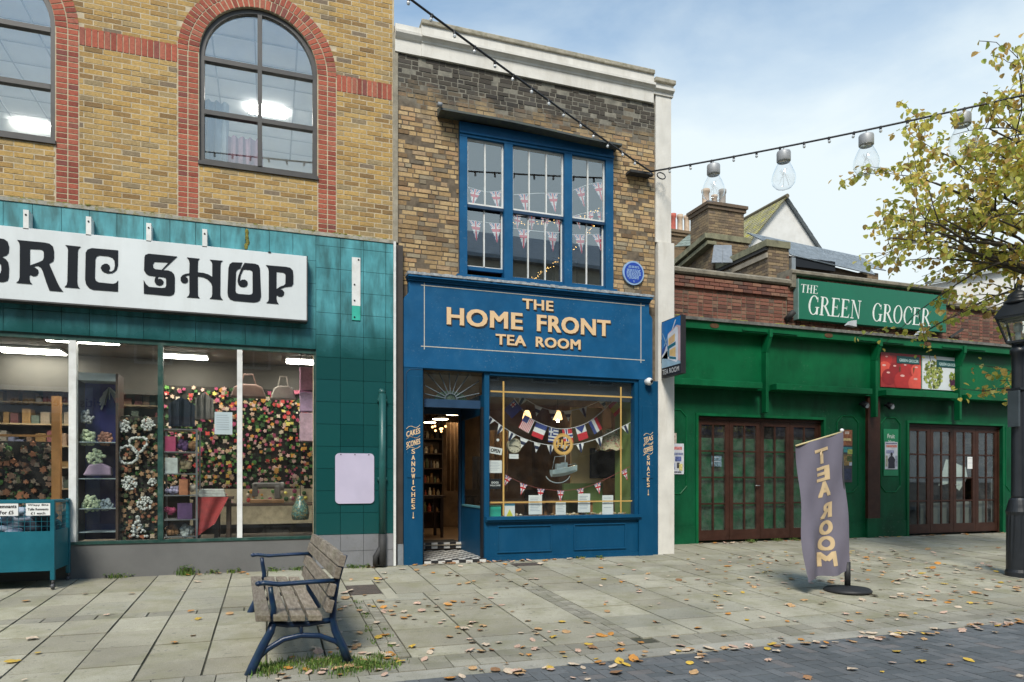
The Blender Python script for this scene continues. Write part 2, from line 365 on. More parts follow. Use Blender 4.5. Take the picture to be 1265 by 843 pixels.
def lay_pavement():
    it = []; j = 0.0085
    def put(x0, x1, y0, y1, mt=slab_m, jj=j): it.append((x0+jj, x1-jj, y0+jj*0.7, y1-jj*0.7, rnd.uniform(-0.003, 0.003), mt))
    rows = [0.0, -0.58, -1.15, -1.72, -2.30, -2.50, -3.06, -3.60, -4.14, -4.55]
    covers = [(0.86, 1.22, -2.02, -1.42), (3.33, 3.75, -0.60, -0.32)]
    def cut(x0, x1, y0, y1, mt=slab_m):
        for a, b, c, d in covers:
            if x1 > a and x0 < b and y1 > c and y0 < d:
                if x0 < a-0.05: cut(x0, a, y0, y1, mt)
                if x1 > b+0.05: cut(b, x1, y0, y1, mt)
                if y0 < c-0.05: cut(max(x0, a), min(x1, b), y0, c, mt)
                if y1 > d+0.05: cut(max(x0, a), min(x1, b), d, y1, mt)
                return
        put(x0, x1, y0, y1, mt)
    x = -0.461 - 0.44*16
    while x < 0.80:
        x1 = x+0.44
        if x1 > 0.80: x1 = 0.86
        for a, b in zip(rows, rows[1:]):
            if abs(a-b) < 0.25:
                put(x, (x+x1)/2, b, a, sett_m); put((x+x1)/2, x1, b, a, sett_m)
            else: put(x, x1, b, a)
        x = x1
        if x1 == 0.86: break
    # sett strips running out from the fronts
    for sx, w, y0, y1 in ((0.86, 0.20, -4.55, -2.30), (2.90, 0.22, -4.55, -2.05), (9.60, 0.22, -4.55, 1.0)):
        y = y0
        while y < y1-0.05:
            put(sx, sx+w/2, y, y+0.11, sett_m, 0.004); put(sx+w/2, sx+w, y+0.05 if y+0.16 < y1 else y, min(y+0.16, y1), sett_m, 0.004); y += 0.115
    def column(x0, x1, y0, y1, ln):
        y = y1; off = rnd.uniform(0.1, ln); first = True
        while y > y0+0.02:
            l = off if first else ln; first = False
            b = max(y0, y-l)
            if b-y0 < 0.12: b = y0
            cut(x0, x1, b, y); y = b
    # by the shop: long slabs in staggered columns
    x = 0.86
    while x < 2.89: column(x, x+0.508, -2.05 if x > 1.0 else -2.30, 0.0, 0.60); x += 0.508
    x = 1.06
    while x < 2.89: column(x, x+0.613, -4.55, -2.05 if x > 1.0 else -2.30, 0.62); x += 0.6135
    column(2.89, 3.12, -2.05, 0.0, 0.45)
    x = 3.12
    while x < 9.59: column(x, x+0.589, -4.55, 0.0 if x+0.3 < 6.28 else 1.0, 0.45); x += 0.58909
    x = 9.82
    while x < 16.5: column(x, x+0.60, -4.55, 1.0, 0.45); x += 0.60
    x = -7.5
    while x < 16.5:
        if not (2.88 < x < 3.0): put(x, x+0.21, -4.72, -4.55, sett_m, 0.004)
        put(x, x+0.21, -4.88, -4.72, sett_m, 0.004); x += 0.21
    x = -7.5
    while x < 16.5: put(x, x+0.90, -5.08, -4.88, kerb_m, 0.004); x += 0.90
    ground_pieces(pavement, 'paving_slab', 'paving_remainder', it, SL)
lay_pavement()
def lay_road():
    it = []; a = 0.1                                                   # herringbone of 200 x 100 blocks, square to the kerb
    j = 0.003; y0 = -5.085
    for r in range(-2, 48):
        for c in range(-6, 112):
            # two blocks of the herringbone cell, generated on the diagonal lattice
            k = (c + r) % 4
            x = 0.2 + c*a; y = y0 - (r+1)*a
            if (c - r) % 4 == 0: bl = (x, x+2*a, y, y+a)               # lying along the road
            elif (c - r) % 4 == 2: bl = (x, x+a, y, y+2*a)             # standing across it
            else: continue
            if bl[3] > y0+0.001:
                if bl[2] >= y0-0.001: continue
                bl = (bl[0], bl[1], bl[2], y0)
            x_, y_ = (bl[0]+bl[1])/2, (bl[2]+bl[3])/2
            if x_ < -1.0 or y_ < -9.5: continue
            it.append((bl[0]+j, bl[1]-j, bl[2]+j, bl[3]-j, rnd.uniform(-0.002, 0.002), paver_m))
    ground_pieces(road, 'paver', 'paver_remainder', it, 0.004)
lay_road()
cover_m = M('cast_iron_cover', (0.085, 0.07, 0.06), 0.7, 0.3, 20, 0.8, 220, stain=(0.16, 0.10, 0.06), stain_amt=0.5)
for (x0, x1, y0, y1), lab in (((0.86, 1.22, -2.02, -1.42), 'rusty brown square cover in the paving behind the bench'), ((3.33, 3.75, -0.60, -0.32), 'small dark cover in the paving under the blue stall riser')):
    t = thing('manhole_cover', ((x0+x1)/2, (y0+y1)/2, gz((y0+y1)/2)), lab, 'manhole cover')
    mb = MB().box(x0+.006, x1-.006, y0+.006, y1-.006, 0, 1); mb.xf(lambda x, y, z: (x, y, gz(y)-0.03+0.029*z)); mb.build('frame', cover_m, t)
    mb = MB().box(x0+.03, x1-.03, y0+.03, y1-.03, 0, 1); mb.xf(lambda x, y, z: (x, y, gz(y)-0.02+0.024*z)); mb.build('plate', cover_m, t)

# ------------------------------------------------------------------ fabric shop (left)
yb = [(0.0, (0.22, 0.13, 0.05)), (0.12, (0.36, 0.22, 0.075)), (0.34, (0.46, 0.29, 0.09)), (0.6, (0.52, 0.34, 0.115)), (0.78, (0.44, 0.30, 0.12)), (0.9, (0.31, 0.235, 0.125)), (0.96, (0.20, 0.15, 0.105)), (1.0, (0.50, 0.32, 0.10))]
yellow_brick = brick_mat('yellow_stock_brick', yb, grime=((0.16, 0.115, 0.06), 0.45))
red_brick = brick_mat('red_brick', [(0, (0.24, 0.055, 0.035)), (0.3, (0.36, 0.085, 0.05)), (0.6, (0.44, 0.115, 0.065)), (0.85, (0.40, 0.13, 0.08)), (1, (0.20, 0.06, 0.05))], grime=((0.14, 0.05, 0.035), 0.35))
mortar_y = M('buff_mortar', (0.50, 0.42, 0.29), 0.95, 0.2, 10, 0.4, 120)
mortar_g = M('grey_mortar', (0.20, 0.17, 0.12), 0.95, 0.25, 8, 0.4, 120, stain=(0.07, 0.06, 0.05), stain_amt=0.6)
white_pt = M('white_paint', (0.70, 0.71, 0.69), 0.5, 0.08, 5, stain=(0.38, 0.36, 0.30), stain_amt=0.25)
bronze = M('dark_bronze_frame', (0.055, 0.052, 0.05), 0.45, 0.15, 6)
green_fr = M('dark_green_frame', (0.012, 0.055, 0.045), 0.4, 0.2, 5, stain=(0.35, 0.38, 0.34), stain_amt=0.12)
glass_s = glass('shop_glass', base=0.085, dirt=0.03)
glass_u = glass('upper_glass', base=0.28, dirt=0.03)
black_m = M('black_paint', (0.012, 0.014, 0.018), 0.5, 0.1, 5, spec=0.25)
card_w = M('white_card', (0.74, 0.75, 0.74), 0.7, 0.04, 4)
def teal_mat(name):
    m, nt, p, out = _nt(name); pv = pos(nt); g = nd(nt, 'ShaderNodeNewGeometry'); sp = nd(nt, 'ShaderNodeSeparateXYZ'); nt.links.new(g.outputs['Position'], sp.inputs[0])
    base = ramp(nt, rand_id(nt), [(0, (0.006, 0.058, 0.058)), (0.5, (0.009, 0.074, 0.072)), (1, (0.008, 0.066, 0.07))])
    # paler teal mixed in by height on the upper tiles, broken by vertical runs
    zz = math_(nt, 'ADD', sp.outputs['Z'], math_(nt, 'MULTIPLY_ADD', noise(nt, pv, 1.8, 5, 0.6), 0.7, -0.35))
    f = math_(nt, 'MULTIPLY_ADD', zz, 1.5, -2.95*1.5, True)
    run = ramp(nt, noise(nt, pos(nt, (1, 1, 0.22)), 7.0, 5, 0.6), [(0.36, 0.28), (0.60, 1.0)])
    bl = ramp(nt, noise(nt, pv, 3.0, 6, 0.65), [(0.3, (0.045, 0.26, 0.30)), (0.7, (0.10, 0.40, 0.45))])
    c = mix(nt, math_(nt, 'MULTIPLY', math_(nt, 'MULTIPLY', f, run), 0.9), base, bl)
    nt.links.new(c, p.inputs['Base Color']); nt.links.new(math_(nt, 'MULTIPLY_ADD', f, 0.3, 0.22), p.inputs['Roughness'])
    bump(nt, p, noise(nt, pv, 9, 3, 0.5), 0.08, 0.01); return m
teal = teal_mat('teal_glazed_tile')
grey_tile = M('grey_glazed_tile', (0.23, 0.235, 0.25), 0.35, 0.1, 4, rnd_var=0.08, stain=(0.1, 0.1, 0.09), stain_amt=0.4)
fab = thing('fabric_shop', (-1.5, 0.2, 0), 'yellow brick shop with red brick arched windows, teal tiles and a long white sign', 'building')
GR = Vector((0,0,0))
def course_bricks(x0, x1, z0, z1, face_y, mat_fn, keep, L=0.212, Hc=0.0685, bond='flemish', jit=0.0, joint=0.0145, depth=0.05):
    out = []; z = z0; row = 0
    while z + Hc*0.6 < z1:
        zt = min(z+Hc, z1+0.02); x = x0 - rnd.uniform(0, L) if jit else x0 - (L/2 if row % 2 else 0.0); k = row
        while x < x1:
            ln = L if (bond == 'stretcher' or (bond == 'english' and row % 2 == 0) or (bond == 'flemish' and k % 2 == 0)) else L/2
            if jit: ln *= rnd.uniform(0.92, 1.08)
            a, b = max(x, x0), min(x+ln, x1)
            if b-a > 0.035:
                for (p, q) in keep(a, b, z, zt):
                    if q-p > 0.03:
                        j2 = joint*(rnd.uniform(0.7, 1.7) if jit else 1.0); dz = rnd.uniform(-jit, jit)
                        yj = rnd.uniform(-0.0025, 0.0025)*(2.0 if jit else 1.0)
                        c = ((p+q)/2, face_y+depth/2+yj, (z+zt)/2+dz*0.5); s = (q-p-j2, depth, zt-z-j2)
                        out.append((c, s, mat_fn(c), in_view(*c)))
            x += ln; k += 1
        z += Hc; row += 1
    return out
def cut_by(rects):
    def keep(a, b, z0, z1):
        zc = (z0+z1)/2; segs = [(a, b)]
        for (x0, x1, r0, r1) in rects:
            if r0 < zc < r1:
                ns = []
                for p, q in segs:
                    if q <= x0 or p >= x1: ns.append((p, q)); continue
                    if p < x0: ns.append((p, x0))
                    if q > x1: ns.append((x1, q))
                segs = ns
        return segs
    return keep
# arched windows: centre x, half width, sill, springing
AW = [(-0.1215, 0.75, 5.406, 6.83), (-3.252, 0.75, 5.406, 6.83), (-6.38, 0.75, 5.406, 6.83)]
ZT, XL, XR = 9.3, -7.6, 1.69
def wall_fab():
    mb = MB(); xs = XL
    for cx_, hw, zs, zp in sorted(AW):
        mb.box(xs, cx_-hw, 0.0, 0.25, 4.3, ZT); xs = cx_+hw
        mb.box(cx_-hw, cx_+hw, 0.0, 0.25, 4.3, zs)
        n = 20; arc = [(cx_+hw*math.cos(math.pi*i/n), zp+hw*math.sin(math.pi*i/n)) for i in range(n+1)]
        for (a, b), (c, d) in zip(arc, arc[1:]):
            mb.prism([(a, b), (a, ZT), (c, ZT), (c, d)], 0.0, 0.25)
    mb.box(xs, XR, 0.0, 0.25, 4.3, ZT)
    mb.box(0.58, XR, 0.0, 0.25, 0.0, 4.3)
    w = mb.build('wall', mortar_y, fab)
    def rad(cx_, zp, x, z): return math.hypot(x-cx_, z-zp)
    def keep(a, b, z0, z1):
        zc, xc = (z0+z1)/2, (a+b)/2
        segs = cut_by([(c-1.005, c+1.005, 4.2, zp) for c, h, zs, zp in AW if zc < zp] )(a, b, z0, z1)
        # under the sill between the quoins
        for c, h, zs, zp in AW:
            if zc < zs-0.02 and b > c-0.76 and a < c+0.76: segs.append((max(a, c-0.752), min(b, c+0.752)))
        res = []
        for p, q in segs:
            m = (p+q)/2; ok = True
            for c, h, zs, zp in AW:
                if zc >= zp and rad(c, zp, m, zc) < 0.985: ok = False
            if 6.645 < zc < 6.885 and not any(abs(m-c) < 1.0 for c, *_ in AW): ok = False
            if ok: res.append((p, q))
        return res
    br = course_bricks(XL, XR-0.02, 4.32, ZT, -0.003, lambda c: yellow_brick, keep, bond='stretcher')
    # red quoins: two headers wide, every course
    for c, h, zs, zp in AW:
        for sgn in (-1, 1):
            z = 4.36; k = 0
            while z < zp-0.01:
                for i, (a, w_) in enumerate(((0.755, 0.13), (0.885, 0.12))):
                    cc = (c+sgn*(a+w_/2), 0.017, z+0.0343); br.append((cc, (w_-0.015, 0.042, 0.054), red_brick, in_view(*cc)))
                z += 0.0685; k += 1
    # soldier band between the arches
    def soldier(x0, x1):
        n = max(1, round((x1-x0)/0.0700)); w_ = (x1-x0)/n
        for i in range(n):
            cc = (x0+(i+0.5)*w_, 0.017, 6.765); br.append((cc, (w_-0.011, 0.046, 0.222), red_brick, in_view(*cc)))
    soldier(-2.245, -1.13); soldier(0.886, XR-0.03); soldier(-5.36, -4.26)
    pieces(w, 'brick', 'brick_remainder', br)
    for c, h, zs, zp in AW:                                              # arch rings: two rings of headers, each its own wedge
        mb = MB()
        for r0, r1, n in ((0.752, 0.874, 36), (0.888, 1.005, 44)):
            for i in range(n):
                t0 = math.pi*(i+0.11)/n; t1 = math.pi*(i+0.89)/n
                mb.prism([(c+r0*math.cos(t0), zp+r0*math.sin(t0)), (c+r1*math.cos(t0), zp+r1*math.sin(t0)), (c+r1*math.cos(t1), zp+r1*math.sin(t1)), (c+r0*math.cos(t1), zp+r0*math.sin(t1))], -0.006, 0.05)
        tag(mb.build('arch_brick_ring', red_brick, fab), 'double ring of red brick headers around the arched window')
        # window: frame ring, mullion, transoms, panes
        n = 24; f0, f1 = 0.045, 0.095
        fr = MB(); out_ = [(c+h, zs)] + [(c+h*math.cos(math.pi*i/n), zp+h*math.sin(math.pi*i/n)) for i in range(n+1)] + [(c-h, zs)]
        k = 0.06; hi = h-k; inn = [(c+hi, zs+k)] + [(c+hi*math.cos(math.pi*i/n), zp+hi*math.sin(math.pi*i/n)) for i in range(n+1)] + [(c-hi, zs+k)]
        for i in range(len(out_)):
            j = (i+1) % len(out_); fr.prism([out_[i], out_[j], inn[j], inn[i]], f0, f0+0.09)
        wn = fr.build('window', bronze, fab)
        B('window_sill', bronze, wn, (c-h-0.01, c+h+0.01, -0.03, 0.05, zs-0.045, zs+0.002))
        B('mullion', bronze, wn, (c-0.028, c+0.028, f0-0.01, f0+0.08, zs+k, zp+hi-0.01))
        for z in (6.09, 6.795):
            B('transom', bronze, wn, (c-hi, c-0.028, f0-0.006, f0+0.08, z-0.03, z+0.03), (c+0.028, c+hi, f0-0.006, f0+0.08, z-0.03, z+0.03))
        for x0, x1 in ((c-hi+.004, c-0.03), (c+0.03, c+hi-.004)):
            for z0, z1 in ((zs+k+.003, 6.058), (6.122, 6.763)):
                MB().poly([(x0, f0+.04, z0), (x1, f0+.04, z0), (x1, f0+.04, z1), (x0, f0+.04, z1)]).build('pane', glass_u, wn)
            pts = [(x0, 6.827), (x1, 6.827)]; arc = [(c+(hi-.004)*math.cos(math.pi*i/n), zp+(hi-.004)*math.sin(math.pi*i/n)) for i in range(n+1)]
            top = [p for p in arc if x0-0.001 <= p[0] <= x1+0.001]
            xe = x1 if x0 < c-0.1 else x0; ze = zp+math.sqrt(max(0, (hi-.004)**2-(xe-c)**2))
            ring = ([(x1, ze)] + top if x0 < c-0.1 else top + [(x0, ze)])
            MB().poly([(a, f0+.04, b) for a, b in pts+ring]).build('pane', glass_u, wn)
    return w
wall_fab()
B('party_wall_trim', M('cement_fillet', (0.30, 0.27, 0.21), 0.95, 0.2, 8, 0.4, 60), fab, (1.672, 1.742, -0.02, 0.03, 4.62, 7.62))
# upper room: ceiling with light panels, seen from below
off_w = M('room_white', (0.72, 0.72, 0.70), 0.8, 0.05, 2)
lamp_c = emis('cool_tube', (1.0, 0.97, 0.90), 26.0)
def upper_room():
    t = fab
    mb = MB(); mb.box(-7.5, 1.6, 5.0, 5.1, 4.8, 8.5); mb.box(-7.5, -7.4, 0.3, 5.0, 4.8, 8.5); mb.box(1.6, 1.66, 0.3, 5.0, 4.8, 8.5); mb.box(-7.5, 1.6, 0.26, 5.0, 4.7, 4.8)
    mb.build('upper_room_wall', off_w, t)
    c = MB().box(-7.4, 1.6, 0.26, 5.0, 7.78, 7.86).build('upper_ceiling', M('ceiling_tile', (0.78, 0.78, 0.77), 0.85, 0.06, 1.5), t)
    bar = MB()
    for i in range(15): bar.box(-7.4+i*0.6-.012, -7.4+i*0.6+.012, 0.3, 5.0, 7.768, 7.779)
    for i in range(8): bar.box(-7.4, 1.6, 0.5+i*0.6-.012, 0.5+i*0.6+.012, 7.764, 7.7675)
    bar.build('ceiling_grid', M('grid_grey', (0.40, 0.41, 0.42), .6), c)
    for (x, y) in ((-0.036,3.088), (0.147,5.192), (-4.117,5.107), (-2.6, 4.0)):
        B('ceiling_light', lamp_c, c, (x-0.3, x+0.3, y-0.16, y+0.16, 7.73, 7.762))
upper_room()
for x, z, col, lab in ((-0.55, 4.6, (0.40, 0.22, 0.28), 'dusky pink cloth hanging inside the whole arched window'), (-0.72, 4.9, (0.55, 0.60, 0.63), 'pale grey cloth hanging inside the whole arched window')):
    mb = MB(); n = 14
    dx = 0 if col[2] < 0.5 else -0.32
    pts = [(x+dx+0.5*i/n, 0.45+0.05*math.sin(i*1.9)) for i in range(n+1)]
    for (a, b), (c, d) in zip(pts, pts[1:]): mb.poly([(a, b, z+0.1), (c, d, z+0.1), (c*0.9-0.05, d+0.1, 6.05 if dx == 0 else 6.5), (a*0.9-0.05, b+0.1, 6.05 if dx == 0 else 6.5)])
    tag(mb.build('hanging_cloth', M('cloth_'+lab[:4], col, 0.9, 0.15, 5), None, True), lab, 'cloth')
# ---- tiled shopfront
XW0 = -4.25
def shopfront():
    fr = MB(); fr.box(XL, 1.655, -0.125, -0.02, 2.99, 4.55); fr.box(0.60, 1.655, -0.125, -0.02, 0.0, 2.989)
    s = fr.build('shopfront_backing', M('tile_grout', (0.10, 0.15, 0.145), 0.9, 0.2, 8), fab)
    tl = []
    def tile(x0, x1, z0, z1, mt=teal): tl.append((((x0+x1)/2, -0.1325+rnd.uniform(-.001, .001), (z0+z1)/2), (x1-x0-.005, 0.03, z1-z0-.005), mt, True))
    # pilaster, full height
    xs = [0.60, 0.925, 1.24, 1.548, 1.655]
    zs = [0.46, 0.76, 1.065, 1.37, 1.675, 1.98, 2.285, 2.59, 2.895, 3.20, 3.505, 3.81, 4.115, 4.42, 4.55]
    for a, b in zip(xs, xs[1:]):
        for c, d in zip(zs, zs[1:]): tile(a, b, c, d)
        tile(a, b, 0.0, 0.23, grey_tile); tile(a, b, 0.23, 0.46, grey_tile)
    x = 0.60
    while x > XL+0.3:
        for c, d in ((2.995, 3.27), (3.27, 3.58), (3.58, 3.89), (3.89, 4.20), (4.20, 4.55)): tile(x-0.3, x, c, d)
        x -= 0.3
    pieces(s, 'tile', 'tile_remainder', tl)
    mossy = M('mossy_ledge', (0.34, 0.33, 0.28), 0.9, 0.2, 9, 0.6, 70, stain=(0.20, 0.17, 0.03), stain_amt=0.9)
    B('ledge', mossy, fab, (XL, 1.665, -0.16, -0.009, 4.552, 4.60))
    B('edge_strip', white_pt, fab, (1.656, 1.69, -0.165, -0.02, 0.0, 4.58))
    mb = MB()
    for i in range(420):
        x = rnd.uniform(-3.2, 1.6); r = rnd.uniform(0.008, 0.03)
        if rnd.random() < 0.45+0.45*math.sin(x*2.1): mb.ball((x, rnd.uniform(-0.15, -0.03), 4.605), r, 6, 0, (1.4, 1, 0.7))
    for x, z in ((-0.28, 4.49), (-0.28, 4.42), (-0.27, 4.36), (-0.29, 4.30)): mb.ball((x, -0.152, z), 0.03, 6, 0, (0.8, 0.3, 1.5))
    tag(mb.build('moss', M('moss', (0.17, 0.16, 0.03), 0.95, 0.4, 14, 0.6, 90, stain=(0.30, 0.24, 0.05), stain_amt=0.8), fab), kind='stuff')
    # window: mullions, panes, rails, stall riser
    fr = MB(); fr.box(XW0, 0.598, -0.12, -0.03, 2.935, 2.988); fr.box(0.575, 0.599, -0.115, -0.03, 0.45, 2.934); fr.box(XW0, 0.599, -0.135, -0.02, 0.415, 0.449)
    w = fr.build('shop_window', green_fr, fab)
    for x, wd, mt in ((-3.25, 0.03, green_fr), (-2.288, 0.04, white_pt), (-1.314, 0.03, green_fr), (-0.37, 0.032, white_pt)):
        B('mullion', mt, w, (x-wd, x+wd, -0.128, -0.03, 0.45, 2.934))
    xs = [XW0, -3.25, -2.288, -1.314, -0.37, 0.58]
    for a, b in zip(xs, xs[1:]): MB().poly([(a+.03, -0.075, 0.45), (b-.03, -0.075, 0.45), (b-.03, -0.075, 2.934), (a+.03, -0.075, 2.934)]).build('pane', glass_s, w)
    B('stall_riser', M('grey_render', (0.135, 0.135, 0.132), 0.75, 0.08, 3, 0.15, 60), fab, (XW0-0.5, 0.599, -0.12, 0.1, -0.06, 0.414))
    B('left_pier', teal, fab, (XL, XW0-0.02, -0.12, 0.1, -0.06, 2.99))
    # rainwater pipe on the pilaster
    mb = MB().tube([(1.495, -0.19, 2.42), (1.495, -0.19, 0.46)], 0.05, 12); mb.tube([(1.495, -0.19, 2.42), (1.495, -0.13, 2.46)], 0.05, 12)
    for z in (2.30, 1.2): mb.box(1.43, 1.56, -0.20, -0.14, z, z+0.05)
    pp = mb.build('drainpipe', M('teal_paint', (0.012, 0.085, 0.08), 0.4, 0.15, 5), fab, True)
    MB().tube([(1.495, -0.19, 0.458), (1.495, -0.19, 0.02)], 0.055, 12).tube([(1.495, -0.19, 0.3), (1.40, -0.19, 0.14), (1.40, -0.19, 0.02)], 0.04, 10).build('pipe_foot', M('old_iron', (0.03, 0.03, 0.03), 0.7, 0.3, 12), pp, True)
    B('blank_strip', white_pt, fab, (1.08, 1.195, -0.162, -0.149, 3.63, 4.30)); B('painted_strip', M('turquoise_paint', (0.03, 0.42, 0.32), 0.5), fab, (1.08, 1.195, -0.162, -0.149, 3.43, 3.628))
    for z in (4.27, 3.92, 3.70, 3.47): MB().disc((1.115 if z < 4.2 else 1.17, z), 0.012, -0.168, -0.1625, 8).build('bolt', black_m, fab)
    for x in [-2.726,-2.077,-1.421,-0.78]:
        b = B('sign_bracket', white_pt, fab, (x-.028, x+.028, -0.30, -0.149, 4.19, 4.42)); MB().disc((x, 4.36), 0.011, -0.306, -0.3005, 8).build('bolt', black_m, b)
shopfront()
# dark board between the two fronts and the lead at its foot
t = thing('boundary_board', (1.745, -0.05, 0), 'dark brown vertical board between the teal and blue shopfronts', 'board')
B('board', M('brown_board', (0.045, 0.036, 0.03), 0.6, 0.2, 4), t, (1.692, 1.803, -0.09, -0.005, 0.30, 4.56)); B('lead_foot', M('lead', (0.20, 0.22, 0.24), 0.55, 0.15, 9), t, (1.725, 1.806, -0.105, -0.005, 0.0, 0.298))
# lilac panel
t = thing('blank_panel', (1.12, -0.15, 0.886), 'blank lilac panel with rounded corners on teal tiles behind the bench', 'panel')
def rrect(x0, x1, z0, z1, r, n=6):
    return [(cx_+r*math.cos(R(a0+90*i/n)), cz_+r*math.sin(R(a0+90*i/n))) for cx_, cz_, a0 in ((x1-r, z1-r, 0), (x0+r, z1-r, 90), (x0+r, z0+r, 180), (x1-r, z0+r, 270)) for i in range(n+1)]
MB().prism(rrect(0.855, 1.384, 0.886, 1.582, 0.055), -0.166, -0.150).build('plate', M('lilac_paint', (0.52, 0.475, 0.61), 0.45, 0.04, 2, stain=(0.45, 0.42, 0.55), stain_amt=0.3), t)
for x in (0.93, 1.12, 1.31): MB().disc((x, 1.565), 0.008, -0.171, -0.1665, 8).build('screw', black_m, t)
